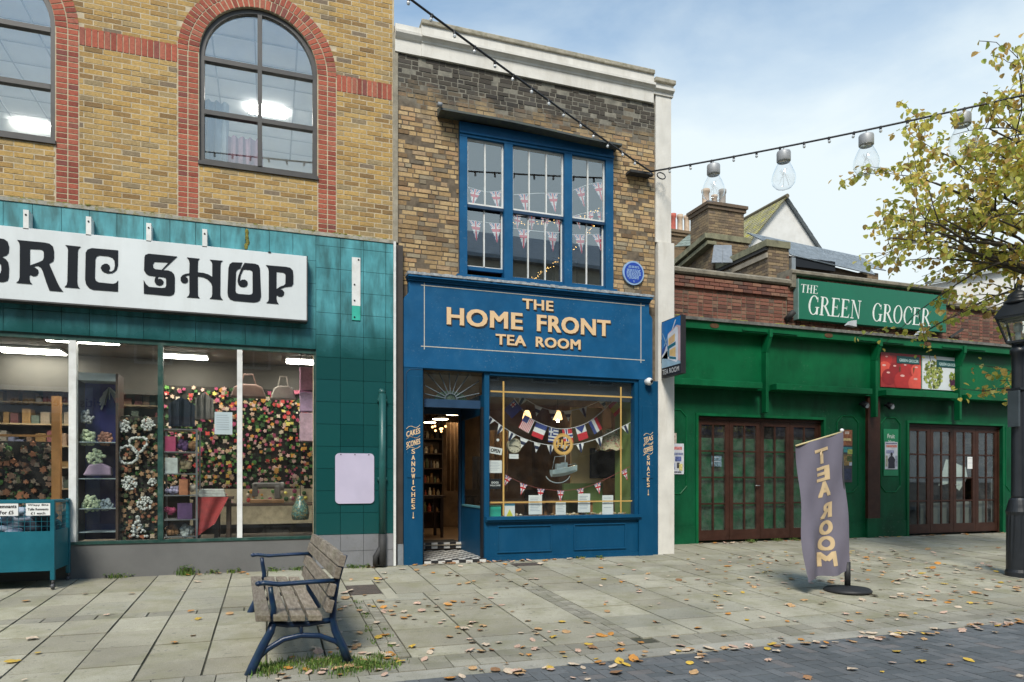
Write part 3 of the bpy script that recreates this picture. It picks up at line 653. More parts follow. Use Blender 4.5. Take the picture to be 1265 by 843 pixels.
# the long white sign
sg = thing('shop_sign', (-1.4, -0.2, 3.345), 'long white sign with black curly letters on the teal shopfront', 'sign')
bev(B('board', M('sign_white', (0.66, 0.70, 0.71), 0.4, 0.04, 1.2, stain=(0.52, 0.54, 0.53), stain_amt=0.35, streak=1), sg, (-4.72, 0.473, -0.30, -0.152, 3.345, 4.205)), 0.004, 1)
B('frame_edge', bronze, sg, (0.4735, 0.485, -0.302, -0.15, 3.34, 4.21), (-4.72, 0.4735, -0.305, -0.15, 3.33, 3.3445))
LET = {
 'R': [[(-2.813,4.05),(-2.667,4.05),(-2.537,4.05),(-2.485,4.043),(-2.45,4.015),(-2.438,3.959),(-2.438,3.877),(-2.446,3.838),(-2.489,3.805),(-2.45,3.705),(-2.407,3.595),(-2.379,3.534),(-2.343,3.482),(-2.485,3.482),(-2.516,3.572),(-2.554,3.707),(-2.575,3.749),(-2.6,3.766),(-2.626,3.763),(-2.653,3.743),(-2.629,3.74),(-2.602,3.721),(-2.596,3.69),(-2.608,3.658),(-2.629,3.642),(-2.654,3.64),(-2.677,3.651),(-2.688,3.646),(-2.689,3.606),(-2.682,3.569),(-2.661,3.543),(-2.821,3.544),(-2.797,3.571),(-2.788,3.609),(-2.786,3.809),(-2.786,3.984),(-2.793,4.021)],[(-2.684,3.96),(-2.575,3.965),(-2.554,3.957),(-2.542,3.929),(-2.542,3.866),(-2.554,3.836),(-2.591,3.811),(-2.684,3.762)]],
 'I': [[(-2.321,4.044),(-2.16,4.042),(-2.184,4.012),(-2.19,3.973),(-2.196,3.614),(-2.188,3.564),(-2.169,3.537),(-2.328,3.538),(-2.306,3.566),(-2.299,3.605),(-2.292,3.988),(-2.301,4.022)]],
 'C': [[(-1.758,4.041),(-1.76,3.85),(-1.773,3.803),(-1.796,3.775),(-1.825,3.755),(-1.87,3.747),(-1.91,3.757),(-1.933,3.775),(-1.947,3.805),(-1.933,3.839),(-1.905,3.861),(-1.876,3.864),(-1.852,3.847),(-1.845,3.816),(-1.859,3.786),(-1.848,3.773),(-1.825,3.775),(-1.802,3.8),(-1.793,3.847),(-1.798,3.911),(-1.825,3.947),(-1.87,3.959),(-1.961,3.959),(-1.99,3.943),(-2.003,3.909),(-2.009,3.683),(-1.998,3.646),(-1.967,3.627),(-1.813,3.624),(-1.779,3.638),(-1.758,3.671),(-1.76,3.535),(-2.029,3.533),(-2.069,3.549),(-2.102,3.591),(-2.112,3.648),(-2.106,3.976),(-2.085,4.016),(-2.04,4.038)]],
 'B': [[(-3.255,4.043),(-3.109,4.045),(-2.984,4.049),(-2.942,4.045),(-2.909,4.021),(-2.893,3.96),(-2.898,3.891),(-2.921,3.858),(-2.966,3.836),(-2.927,3.813),(-2.903,3.779),(-2.894,3.711),(-2.898,3.599),(-2.911,3.56),(-2.953,3.541),(-2.984,3.541),(-3.263,3.542),(-3.238,3.579),(-3.233,3.972)],[(-3.13,3.946),(-3.026,3.948),(-2.997,3.924),(-2.997,3.874),(-3.026,3.846),(-3.13,3.842)],[(-3.13,3.762),(-3.005,3.768),(-2.972,3.741),(-2.97,3.679),(-2.979,3.641),(-3.005,3.626),(-3.13,3.632)]],
 'A': [[(-3.685,3.542),(-3.556,4.057),(-3.426,4.06),(-3.294,3.543),(-3.416,3.543),(-3.446,3.656),(-3.556,3.657),(-3.581,3.542)],[(-3.536,3.768),(-3.491,3.943),(-3.461,3.767)]],
 'F': [[(-4.036,4.043),(-3.725,4.049),(-3.725,3.941),(-3.91,3.937),(-3.91,3.825),(-3.774,3.828),(-3.774,3.744),(-3.91,3.741),(-3.901,3.551),(-4.036,3.556)]],
 'S': [[(-1.098,4.034),(-1.264,3.845),(-1.204,3.849),(-1.16,3.836),(-1.133,3.806),(-1.125,3.764),(-1.127,3.595),(-1.138,3.557),(-1.171,3.535),(-1.204,3.531),(-1.474,3.535),(-1.476,3.701),(-1.447,3.65),(-1.415,3.622),(-1.269,3.622),(-1.236,3.629),(-1.224,3.652),(-1.224,3.731),(-1.234,3.754),(-1.258,3.761),(-1.312,3.761),(-1.319,3.724),(-1.296,3.736),(-1.269,3.727),(-1.252,3.704),(-1.26,3.673),(-1.285,3.653),(-1.312,3.65),(-1.339,3.663),(-1.355,3.694),(-1.352,3.731),(-1.339,3.762),(-1.42,3.766),(-1.452,3.787),(-1.472,3.821),(-1.468,3.983),(-1.458,4.016),(-1.42,4.036)],[(-1.356,3.943),(-1.195,3.951),(-1.274,3.849),(-1.345,3.849),(-1.369,3.867),(-1.373,3.909)]],
 'H': [[(-0.987,4.035),(-0.839,4.034),(-0.856,4.01),(-0.859,3.973),(-0.86,3.858),(-0.794,3.857),(-0.737,3.844),(-0.691,3.818),(-0.691,3.978),(-0.698,4.008),(-0.721,4.034),(-0.567,4.036),(-0.588,4.013),(-0.593,3.975),(-0.596,3.605),(-0.588,3.562),(-0.565,3.533),(-0.721,3.535),(-0.698,3.559),(-0.691,3.596),(-0.692,3.695),(-0.709,3.742),(-0.749,3.782),(-0.794,3.802),(-0.86,3.808),(-0.859,3.582),(-0.854,3.551),(-0.837,3.532),(-0.987,3.531),(-0.964,3.554),(-0.957,3.585),(-0.959,3.814),(-0.984,3.808),(-1.006,3.788),(-0.978,3.772),(-0.973,3.742),(-0.984,3.717),(-1.011,3.705),(-1.039,3.709),(-1.058,3.734),(-1.059,3.771),(-1.039,3.803),(-1.006,3.824),(-0.959,3.836),(-0.956,3.963),(-0.964,4.005)]],
 'O': [[(-0.33,4.036),(-0.357,3.956),(-0.38,3.948),(-0.4,3.927),(-0.407,3.902),(-0.414,3.665),(-0.403,3.635),(-0.374,3.625),(-0.246,3.626),(-0.217,3.635),(-0.206,3.658),(-0.207,3.921),(-0.217,3.943),(-0.24,3.952),(-0.318,3.949),(-0.351,3.87),(-0.36,3.794),(-0.334,3.814),(-0.299,3.819),(-0.269,3.796),(-0.265,3.766),(-0.281,3.733),(-0.316,3.718),(-0.357,3.726),(-0.38,3.749),(-0.39,3.791),(-0.38,3.855),(-0.345,3.958),(-0.304,4.035),(-0.176,4.037),(-0.134,4.023),(-0.117,3.987),(-0.102,3.617),(-0.117,3.566),(-0.152,3.54),(-0.199,3.531),(-0.432,3.533),(-0.478,3.547),(-0.504,3.583),(-0.51,3.631),(-0.499,3.942),(-0.484,4.0),(-0.449,4.028)]],
 'P': [[(-0.043,4.032),(0.206,4.035),(0.261,4.028),(0.295,3.996),(0.301,3.932),(0.301,3.818),(0.279,3.784),(0.194,3.767),(0.146,3.74),(0.134,3.726),(0.164,3.726),(0.187,3.699),(0.18,3.66),(0.152,3.635),(0.116,3.636),(0.093,3.653),(0.088,3.621),(0.095,3.571),(0.116,3.535),(-0.037,3.537),(-0.013,3.562),(-0.007,3.587),(-0.007,3.953),(-0.016,4.0)],[(0.089,3.958),(0.17,3.958),(0.196,3.945),(0.203,3.917),(0.2,3.808),(0.182,3.788),(0.134,3.767),(0.089,3.729)]],
}
for ch, cs in LET.items(): curve_fill(cs, -0.305, 0.006).build('letter', M('sign_black', (0.010, 0.013, 0.018), 0.6, 0.08, 4, spec=0.15), sg)
B('cable_lead', black_m, fab, (-0.015, 0.02, -0.31, -0.15, 4.2, 4.215))

# ------------------------------------------------------------------ tea room (middle)
ob = [(0.0, (0.16, 0.10, 0.055)), (0.15, (0.34, 0.22, 0.10)), (0.4, (0.48, 0.33, 0.16)), (0.65, (0.56, 0.41, 0.22)), (0.8, (0.43, 0.26, 0.13)), (0.9, (0.36, 0.30, 0.20)), (1.0, (0.14, 0.11, 0.08))]
old_brick = brick_mat('old_stock_brick', ob, 0.9, grime=((0.11, 0.085, 0.06), 0.6), soot=(6.55, (0.026, 0.026, 0.025)))
blue = M('blue_gloss_paint', (0.002, 0.060, 0.138), 0.5, 0.07, 2.5, stain=(0.010, 0.08, 0.165), stain_amt=0.5, streak=1, spec=0.22, wear=((0.09, 0.15, 0.20), 0.6))
blue_b = M('bright_blue_paint', (0.005, 0.085, 0.205), 0.55, 0.10, 3.0, stain=(0.022, 0.115, 0.235), stain_amt=0.4, spec=0.22, wear=((0.16, 0.24, 0.30), 0.6))
stone_w = M('cream_stucco', (0.66, 0.64, 0.59), 0.85, 0.08, 2.5, 0.25, 50, stain=(0.46, 0.43, 0.37), stain_amt=0.45, streak=1)
cope = M('lichened_coping', (0.36, 0.33, 0.26), 0.92, 0.2, 7, 0.6, 60, stain=(0.16, 0.15, 0.09), stain_amt=0.7)
lead = M('lead', (0.20, 0.22, 0.24), 0.55, 0.15, 9)
gold = M('gold_paint', (0.52, 0.33, 0.10), 0.45, 0.08, 8)
cream_l = M('cream_lettering', (0.72, 0.50, 0.28), 0.6, 0.05, 6)
dark_l = M('lettering_shade', (0.035, 0.035, 0.04), 0.6, 0.05, 6)
tea = thing('tea_room', (3.9, 0.2, 0), 'narrow blue tea room with sooty brick upper storey and white parapet', 'building')
def two_tone_mortar():
    m, nt, p, out = _nt('old_lime_mortar'); pv = pos(nt); g = nd(nt, 'ShaderNodeNewGeometry'); sp = nd(nt, 'ShaderNodeSeparateXYZ'); nt.links.new(g.outputs['Position'], sp.inputs[0])
    f = math_(nt, 'MULTIPLY_ADD', math_(nt, 'ADD', sp.outputs['Z'], math_(nt, 'MULTIPLY_ADD', noise(nt, pv, 2.2, 5, .6), .9, -.45)), 2.6, -6.55*2.6, True)
    c = mix(nt, f, ramp(nt, noise(nt, pv, 9, 5, .6), [(.3, (.07, .055, .04)), (.7, (.20, .155, .105))]), ramp(nt, noise(nt, pv, 9, 5, .6), [(.3, (.12, .115, .095)), (.7, (.28, .26, .21))]))   # repointed above, old dark joints below
    nt.links.new(c, p.inputs['Base Color']); p.inputs['Roughness'].default_value = .95; bump(nt, p, noise(nt, pv, 120, 4, .6), .5, .01); return m
mortar_t = two_tone_mortar()
def tea_wall():
    mb = MB(); W = (2.651, 5.175, 4.215, 6.50)
    mb.box(1.743, W[0], 0.0, 0.28, 2.8, 7.36); mb.box(W[1], 5.96, 0.0, 0.28, 2.8, 7.36); mb.box(W[0], W[1], 0.0, 0.28, 2.8, W[2]); mb.box(W[0], W[1], 0.0, 0.28, W[3], 7.36)
    w = mb.build('wall', mortar_t, tea)
    br = course_bricks(1.745, 5.955, 4.02, 7.35, -0.004, lambda c: old_brick, cut_by([(W[0]-.004, W[1]+.004, 3.9, W[3]+0.02)]), L=0.206, Hc=0.0680, bond='flemish', jit=0.006, joint=0.0125)
    pieces(w, 'brick', 'brick_remainder', br)
    # parapet
    def run(name, x0, x1, prof, mat):
        mb = MB(); mb.prism(prof, x0, x1, 0, 'x'); return mb.build(name, mat, tea)
    run('parapet', 2.08, 5.91, [(0.28, 7.352), (-0.045, 7.352), (-0.045, 7.53), (-0.06, 7.545), (-0.065, 7.565), (-0.10, 7.60), (-0.12, 7.605), (-0.12, 7.64), (-0.06, 7.655), (-0.06, 7.80), (0.28, 7.80)], stone_w)
    run('parapet', 1.70, 2.079, [(0.28, 7.354), (-0.035, 7.354), (-0.035, 7.53), (-0.06, 7.55), (-0.10, 7.60), (-0.105, 7.635), (-0.05, 7.65), (-0.05, 7.745), (0.28, 7.745)], stone_w)
    bev(B('coping', cope, tea, (2.075, 5.915, -0.09, 0.30, 7.80, 7.87)), 0.012, 2)
    B('pilaster', stone_w, tea, (5.957, 6.245, -0.03, 4.0, 5.10, 7.56)); B('pilaster', stone_w, tea, (5.985, 6.285, -0.06, 1.3, -0.06, 5.099))
    run('pilaster_cap', 5.912, 6.275, [(0.28, 7.50), (-0.05, 7.50), (-0.05, 7.545), (-0.10, 7.575), (-0.10, 7.615), (-0.055, 7.63), (-0.055, 7.69), (0.28, 7.69)], stone_w)
    bev(B('coping', cope, tea, (5.917, 6.30, -0.10, 0.30, 7.69, 7.76)), 0.012, 2)
    B('roof', M('slate', (0.09, 0.10, 0.11), 0.7, 0.15, 4), tea, (1.75, 6.2, 0.29, 6.0, 7.0, 7.1))
tea_wall()
# hood over the upper window
def hood():
    mb = MB(); n = 10
    for i in range(n):
        x0 = 2.32+2.90*i/n; x1 = 2.32+2.90*(i+1)/n; z = lambda x: 6.555-0.022*(x-2.32)+0.012*math.sin(x*2.3)
        for q in ([(x0, 0, z(x0)+.09), (x0, -.25, z(x0)), (x1, -.25, z(x1)), (x1, 0, z(x1)+.09)], [(x0, -.25, z(x0)), (x0, -.25, z(x0)-.03), (x1, -.25, z(x1)-.03), (x1, -.25, z(x1))], [(x0, -.25, z(x0)-.03), (x0, 0, z(x0)-.02), (x1, 0, z(x1)-.02), (x1, -.25, z(x1)-.03)]): mb.poly(q)
    mb.poly([(2.32, 0, 6.645), (2.32, -.25, 6.555), (2.32, -.25, 6.51), (2.32, 0, 6.53)]); mb.poly([(5.22, 0, 6.58), (5.22, -.25, 6.49), (5.22, -.25, 6.445), (5.22, 0, 6.47)])
    h = mb.build('window_hood', M('hood_lead', (0.055, 0.065, 0.065), 0.6, 0.2, 7, stain=(0.09, 0.11, 0.055), stain_amt=0.7), tea)
    MB().tube([(2.33, -0.26, 6.57), (2.27, -0.26, 6.575)], 0.035, 10).build('lead_roll_end', lead, h, True)
hood()
def upper_window():
    fr = MB(); y0, y1 = -0.05, 0.12
    for a, b in ((2.651, 2.765), (3.343, 3.479), (4.327, 4.459), (5.042, 5.175)): fr.box(a, b, y0, y1, 4.24, 6.29)
    fr.box(2.651, 5.175, y0-.004, y1, 6.29, 6.50); fr.box(2.60, 5.22, -0.10, y1, 4.20, 4.239)
    w = fr.build('sash_window', blue_b, tea)
    B('head_moulding', blue_b, w, (2.645, 5.181, -0.075, -0.055, 6.33, 6.36))
    for (a, b, n, raised) in ((2.765, 3.343, 2, True), (3.479, 4.327, 3, False), (4.459, 5.042, 2, False)):
        zm = 5.295; zb = 4.405 if raised else 4.30
        up = MB(); k = 0.026                                              # upper sash, white beads round the glass
        up.box(a, a+k, 0.0, 0.03, zm+.02, 6.289); up.box(b-k, b, 0.0, 0.03, zm+.02, 6.289); up.box(a+k, b-k, 0.0, 0.03, 6.26, 6.289); up.box(a+k, b-k, 0.0, 0.03, zm+.02, zm+.045)
        for i in range(1, n): x = a+(b-a)*i/n; up.box(x-.010, x+.010, 0.0, 0.03, zm+.045, 6.26)
        s1 = up.build('upper_sash', white_pt, w)
        B('meeting_rail', M('dark_blue_paint', (0.012, 0.045, 0.10), 0.5), s1, (a, b, -0.006, 0.04, zm-.025, zm+.0195))
        lo = MB(); lo.box(a, a+.02, 0.045, 0.075, zb, zm-.026); lo.box(b-.02, b, 0.045, 0.075, zb, zm-.026)
        for i in range(1, n): x = a+(b-a)*i/n; lo.box(x-.010, x+.010, 0.045, 0.075, zb, zm-.026)
        lo.box(a+.02, b-.02, 0.045, 0.075, zb, zb+.014)
        s2 = lo.build('lower_sash', white_pt, w)
        if raised: B('bottom_rail', blue_b, s2, (a, b, 0.03, 0.08, zb-.055, zb-.001)); 
        else: B('bottom_rail', blue_b, s2, (a, b, 0.0, 0.08, 4.24, zb-.001))
        MB().poly([(a+k, .015, zm+.04), (b-k, .015, zm+.04), (b-k, .015, 6.27), (a+k, .015, 6.27)]).build('pane', glass_u, s1)
        MB().poly([(a+.02, .06, zb), (b-.02, .06, zb), (b-.02, .06, zm-.03), (a+.02, .06, zm-.03)]).build('pane', glass_u, s2)
    # the room behind
    rm = MB(); rm.box(1.8, 5.9, 4.6, 4.7, 4.0, 7.0); rm.box(1.76, 1.8, 0.29, 4.6, 4.0, 7.0); rm.box(5.9, 5.94, 0.29, 4.6, 4.0, 7.0); rm.box(1.8, 5.9, 0.29, 4.6, 3.95, 4.0); rm.box(1.8, 5.9, 0.29, 4.6, 6.95, 6.99)
    rm.build('upper_room_wall', M('brown_room', (0.16, 0.12, 0.085), 0.8, 0.15, 2), tea)
upper_window()
pw = (5.2, 1.9, 5.3); t = thing('picture_frame', (4.97, 1.45, 4.5), 'dark framed picture inside the right light of the upstairs sash window', 'picture')
B('frame', black_m, t, (4.75, 5.25, 1.45, 1.5, 4.55, 5.15)); B('picture', M('dull_print', (0.12, 0.12, 0.11), 0.8), t, (4.80, 5.20, 1.44, 1.449, 4.60, 5.10))
warm = emis('fairy_glow', (1.0, 0.58, 0.18), 3.0)
def fairy(name, p0, p1, sag, n, label):
    t = thing(name, p0, label, 'fairy lights', 'fairy lights upstairs'); a = Vector(p0); b = Vector(p1); pts = []
    for i in range(n+1):
        u = i/n; p = a.lerp(b, u); p.z -= sag*4*u*(1-u); pts.append(p)
    MB().tube(pts, 0.004, 5).build('wire', black_m, t); mb = MB()
    for i in range(n*3):
        u = i/(n*3); p = a.lerp(b, u); p.z -= sag*4*u*(1-u); mb.ball((p.x+rnd.uniform(-.03, .03), p.y+rnd.uniform(-.03, .03), p.z+rnd.uniform(-.03, .03)), 0.006, 5)
    mb.build('bulbs', warm, t)
fairy('fairy_lights', (4.118,0.9,4.568), (5.469,0.9,5.819), 0.12, 26, 'warm fairy lights climbing diagonally inside the upstairs sash window')
fairy('fairy_lights', (3.864,1.2,5.588), (5.619,1.2,6.046), 0.1, 24, 'fairy lights strung level above the others inside the upstairs window')
# ---- bunting
PB, PW, PR, PN = M('flag_blue', (0.035, 0.06, 0.24), 0.85, 0.1, 20), M('flag_white', (0.80, 0.79, 0.78), 0.85, 0.05, 20), M('flag_red', (0.60, 0.03, 0.045), 0.85, 0.1, 20), M('flag_navy', (0.02, 0.03, 0.075), 0.85, 0.1, 20)
PY = M('flag_yellow', (0.6, 0.40, 0.04), 0.85)
def pennant_mesh(kind, w, h):
    mb = MB(); hw = w/2
    def half(z): return hw*(1+z/h)                    # half width at depth z (z<0)
    def strip(x0, x1, y, mi):                          # vertical stripe clipped to the triangle
        a, b = max(-hw, x0), min(hw, x1); zb = lambda x: -h*(1-abs(x)/hw); m = (a+b)/2
        pts = [(a, y, 0), (b, y, 0), (b, y, zb(b))] + ([(0, y, -h)] if a < 0 < b else []) + [(a, y, zb(a))]; mb.poly(pts, mi)
    def level(z0, z1, y, mi): mb.poly([(-half(z0), y, z0), (half(z0), y, z0), (half(z1), y, z1), (-half(z1), y, z1)], mi)
    if kind == 'union':
        mb.poly([(-hw, 0, 0), (hw, 0, 0), (0, 0, -h)], 0)
        for s in (-1, 1):
            mb.poly([(s*hw, -.0015, 0), (s*hw*.62, -.0015, 0), (0, -.0015, -h*.30), (0, -.0015, -h*.46)], 1); mb.poly([(s*hw*.88, -.0022, 0), (s*hw*.76, -.0022, 0), (0, -.0022, -h*.35), (0, -.0022, -h*.40)], 2)
            mb.poly([(0, -.0015, -h*.2), (s*half(-h*.55)*.95, -.0015, -h*.55), (s*half(-h*.68)*.9, -.0015, -h*.68), (0, -.0015, -h*.38)], 1)
        strip(-hw*.20, hw*.20, -.003, 1); level(-h*.22, -h*.50, -.0035, 1); strip(-hw*.12, hw*.12, -.005, 2); level(-h*.28, -h*.43, -.0055, 2)
    else:
        mb.poly([(-hw, 0, 0), (hw, 0, 0), (0, 0, -h)], 1)
        if kind == 'bar': level(-h*.30, -h*.62, -.0015, 3)
        else: strip(-hw*.30, hw*.30, -.0015, 3)
    return mb.mesh('pennant', [PB, PW, PR, PN])
PM = {k: pennant_mesh(k, w, h) for k, w, h in (('union', 0.17, 0.25), ('bar', 0.15, 0.17), ('stripe', 0.15, 0.17))}
def flag_mesh(kind, w=0.20, h=0.24):
    mb = MB(); hw = w/2
    def r(x0, x1, z0, z1, y, mi): mb.poly([(x0*w-hw, -y, -z0*h), (x1*w-hw, -y, -z0*h), (x1*w-hw, -y, -z1*h), (x0*w-hw, -y, -z1*h)], mi)
    if kind == 'v3': r(0, .333, 0, 1, 0, 0); r(.333, .667, 0, 1, 0, 1); r(.667, 1, 0, 1, 0, 2)
    elif kind == 'h3': r(0, 1, 0, .333, 0, 0); r(0, 1, .333, .667, 0, 1); r(0, 1, .667, 1, 0, 2)
    elif kind == 'stars':
        for i in range(7): r(i/7, i/7+.0714, 0, 1, 0, 2); r(i/7+.0714, (i+1)/7, 0, 1, 0, 1)
        r(0, .5, 0, .45, .002, 0)
    elif kind == 'cross': r(0, 1, 0, 1, 0, 2); r(.25, .55, 0, 1, .0015, 1); r(0, 1, .35, .65, .0018, 1); r(.33, .47, 0, 1, .003, 0); r(0, 1, .43, .57, .0033, 0)
    elif kind == 'wedge': r(0, 1, 0, .5, 0, 1); r(0, 1, .5, 1, 0, 2); mb.poly([(-hw, -.002, 0), (hw, -.002, 0), (0, -.002, -h*.5)], 0)
    elif kind == 'lines':
        for i in range(9): r(0, 1, i/9, (i+1)/9, 0, 0 if i % 2 == 0 else 1)
        r(0, .45, 0, .55, .002, 0); r(.17, .28, 0, .55, .003, 1); r(0, .45, .22, .33, .0033, 1)
    elif kind == 'iber': r(0, 1, 0, .28, 0, 2); r(0, 1, .28, .72, 0, 4); r(0, 1, .72, 1, 0, 2)
    elif kind == 'ensign': r(0, 1, 0, 1, 0, 0); r(.1, .4, .1, .45, .0015, 1); r(.2, .3, .1, .45, .003, 2); r(.1, .4, .22, .33, .0033, 2)
    return mb.mesh('flag', [PB, PW, PR, PN, PY])
def bunting(label, pts, kinds, group, sz=1.0, cord=0.005, cord_m=None):
    t = thing('bunting', pts[0], label, 'bunting', group); P = [Vector(p) for p in pts]; C = []
    for i in range(len(P)-1):                          # smooth cord through the points
        p0 = P[max(0, i-1)]; p1 = P[i]; p2 = P[i+1]; p3 = P[min(len(P)-1, i+2)]
        for k in range(8):
            u = k/8; C.append(0.5*((2*p1)+(p2-p0)*u+(2*p0-5*p1+4*p2-p3)*u*u+(3*p1-p0-3*p2+p3)*u**3))
    C.append(P[-1]); MB().tube(C, cord, 5).build('cord', cord_m or PW, t)
    n = len(kinds)
    for i, k in enumerate(kinds):
        u = (i+0.5)/n*(len(C)-1); j = int(u); p = C[j].lerp(C[min(j+1, len(C)-1)], u-j); d = C[min(j+2, len(C)-1)]-C[max(j-1, 0)]
        me = PM[k] if k in PM else FM.setdefault(k, flag_mesh(k))
        o = link('pennant' if k in PM else 'flag', me, t, (p.x, p.y-0.003, p.z-0.004)); o.rotation_euler = (rnd.uniform(-.06, .06), -math.atan2(d.z, d.x)*0.9+rnd.uniform(-.08, .08), rnd.uniform(-.25, .25)); o.scale = (sz,)*3
FM = {}
U = 'union flag bunting upstairs'
bunting('upper string of red white and blue pennants in the sash window, left light', [(2.803,0.1,5.612), (3.095,0.1,5.578), (3.367,0.1,5.628)], ['union', 'union'], U, 1.1)
bunting('lower string of pennants in the sash window, left light', [(2.803,0.1,5.114), (3.095,0.1,5.113), (3.367,0.1,5.121)], ['union', 'union'], U, 1.2)
bunting('upper string of pennants in the middle light of the sash window', [(3.524,0.1,5.587), (3.95,0.1,5.669), (4.361,0.1,5.724)], ['union', 'union'], U, 1.2)
bunting('lower string of pennants in the middle light of the sash window', [(3.524,0.1,5.077), (3.95,0.1,5.078), (4.361,0.1,5.1)], ['union', 'union'], U, 1.2)
bunting('crossing string of pennants behind the meeting rail, middle light', [(3.566,0.22,5.324), (3.997,0.22,5.353), (4.412,0.22,5.378)], ['union', 'union', 'union', 'union'], U, 0.9)
bunting('upper string of pennants in the right light of the sash window', [(4.514,0.1,5.784), (4.824,0.1,5.929), (5.082,0.1,6.004)], ['union', 'union'], U, 1.2)
bunting('lower string of pennants in the right light of the sash window', [(4.514,0.1,5.092), (4.824,0.1,5.128), (5.082,0.1,5.171)], ['union', 'union'], U, 1.2)
bunting('crossing string of pennants behind the meeting rail, right light', [(4.567,0.22,5.423), (4.881,0.22,5.54), (5.142,0.22,5.573)], ['union', 'union', 'union'], U, 0.9)
# ---- blue shopfront
def front():
    mb = MB(); mb.prism([(1.811, 2.82), (5.845, 2.82), (5.845, 3.80), (5.835, 3.835), (5.80, 3.87), (5.785, 3.90), (5.785, 4.06), (1.881, 4.06), (1.881, 3.90), (1.87, 3.87), (1.83, 3.835), (1.811, 3.80)], -0.12, -0.001)
    fb = mb.build('fascia', blue_b, tea); bev(fb, 0.006, 1)
    B('cornice', blue_b, fb, (1.875, 5.79, -0.150, -0.001, 4.061, 4.085), (1.87, 5.795, -0.172, -0.001, 4.085, 4.105), (1.86, 5.805, -0.20, -0.001, 4.105, 4.135))
    mb = MB(); n = 60; rr = random.Random(3)
    for i in range(n):
        x0 = 1.85+3.97*i/n; x1 = 1.85+3.97*(i+1)/n; y = -0.205-rr.uniform(0, .012); mb.box(x0, x1, y, -0.002, 4.136, 4.168+rr.uniform(0, .012))
    mb.build('flashing', M('flaking_lead', (0.34, 0.36, 0.37), 0.7, 0.3, 14, 0.5, 60, stain=(0.10, 0.16, 0.22), stain_amt=0.8), fb)
    st = MB(); yy = -0.1225
    for z in (4.012, 3.135): st.box(2.055, 5.70, yy, -0.118, z-.006, z+.006)
    for x in (2.105, 5.63): st.box(x-.006, x+.006, yy-.001, -0.118, 3.09, 4.05)
    st.build('pinstripe', M('stripe_paint', (0.50, 0.47, 0.40), 0.6, 0.1, 20), fb)
    B('pilaster', blue, tea, (1.811, 2.083, -0.118, 0.10, -0.05, 2.819)); B('pilaster', blue, tea, (5.60, 5.855, -0.118, 0.10, -0.05, 2.819)); B('pilaster_edge', blue, tea, (5.856, 5.984, -0.055, 0.10, -0.05, 2.819))
    a = B('raised_panel', blue, tea, (1.853, 2.055, -0.128, -0.1185, 1.245, 2.70), bevel=.003); b = B('raised_panel', blue, tea, (5.655, 5.85, -0.128, -0.1185, 1.235, 2.40), bevel=.003)
    groove = [(1.84, 2.35)] + [(1.84+0.10*(1-math.cos(R(9*i))), 2.70+0.10*math.sin(R(9*i))) for i in range(11)] + [(2.08, 2.80)]
    MB().tube([(x, -0.119, z) for x, z in groove], 0.004, 6).build('routed_line', M('dark_blue_paint', (0.012, 0.045, 0.10), 0.5), tea)
    B('door_jamb', black_m, tea, (2.084, 2.108, -0.08, 0.10, -0.03, 2.819)); B('door_post', blue, tea, (3.022, 3.098, -0.075, 0.05, -0.05, 2.819)); B('post_shadow_gap', black_m, tea, (2.99, 3.0215, -0.03, 0.05, 0.0, 2.3))
    # shop window
    w = B('shop_window', blue, tea, (3.099, 5.599, -0.085, 0.04, 2.775, 2.819), (5.535, 5.599, -0.085, 0.04, 0.66, 2.774))
    B('sill', blue, w, (3.03, 5.63, -0.155, 0.04, 0.615, 0.662), (3.03, 5.61, -0.13, 0.04, 0.585, 0.6145))
    MB().poly([(3.1, -0.03, 0.663), (5.535, -0.03, 0.663), (5.535, -0.03, 2.774), (3.1, -0.03, 2.774)]).build('pane', glass_s, w)
    r = B('stall_riser', blue, tea, (3.099, 5.599, -0.075, 0.04, 0.06, 0.5845), (3.05, 5.599, -0.095, 0.04, -0.05, 0.059))
    for x0, x1 in ((3.22, 4.10), (4.47, 5.38)):
        B('panel_moulding', blue, r, (x0, x1, -0.094, -0.076, 0.505, 0.527), (x0, x1, -0.094, -0.076, 0.115, 0.137), (x0, x0+.022, -0.094, -0.076, 0.137, 0.505), (x1-.022, x1, -0.094, -0.076, 0.137, 0.505), bevel=.004)
    gl = MB()
    zt, zb = 2.542, 0.874
    gl.box(3.13, 5.52, -.034, -.0315, zt-.012, zt+.012); gl.box(3.13, 5.52, -.034, -.0315, zb-.010, zb+.010)
    for x in (3.334, 5.316): gl.box(x-.013, x+.013, -.0365, -.0345, 0.68, 2.70)
    gl.build('gold_line', gold, w)
    hf = (4.312,1.767); mb = MB(); n = 32
    for i in range(n):
        for r0, r1 in ((0.118, 0.158), (0.163, 0.171)):
            a0, a1 = 2*math.pi*i/n, 2*math.pi*(i+1)/n
            mb.prism([(hf[0]+r0*math.cos(a0), hf[1]+r0*math.sin(a0)), (hf[0]+r1*math.cos(a0), hf[1]+r1*math.sin(a0)), (hf[0]+r1*math.cos(a1), hf[1]+r1*math.sin(a1)), (hf[0]+r0*math.cos(a1), hf[1]+r0*math.sin(a1))], -.034, -.0315)
    text_into(mb, 'H', hf[0]-.105, hf[0]-.012, hf[1]-.055, hf[1]+.075, -.0335, 0, .03, .002, .12); text_into(mb, 'F', hf[0]+.008, hf[0]+.085, hf[1]-.085, hf[1]+.045, -.0345, 0, .03, .002, .12)
    mb.build('monogram', gold, w)
    return fb
fb = front()
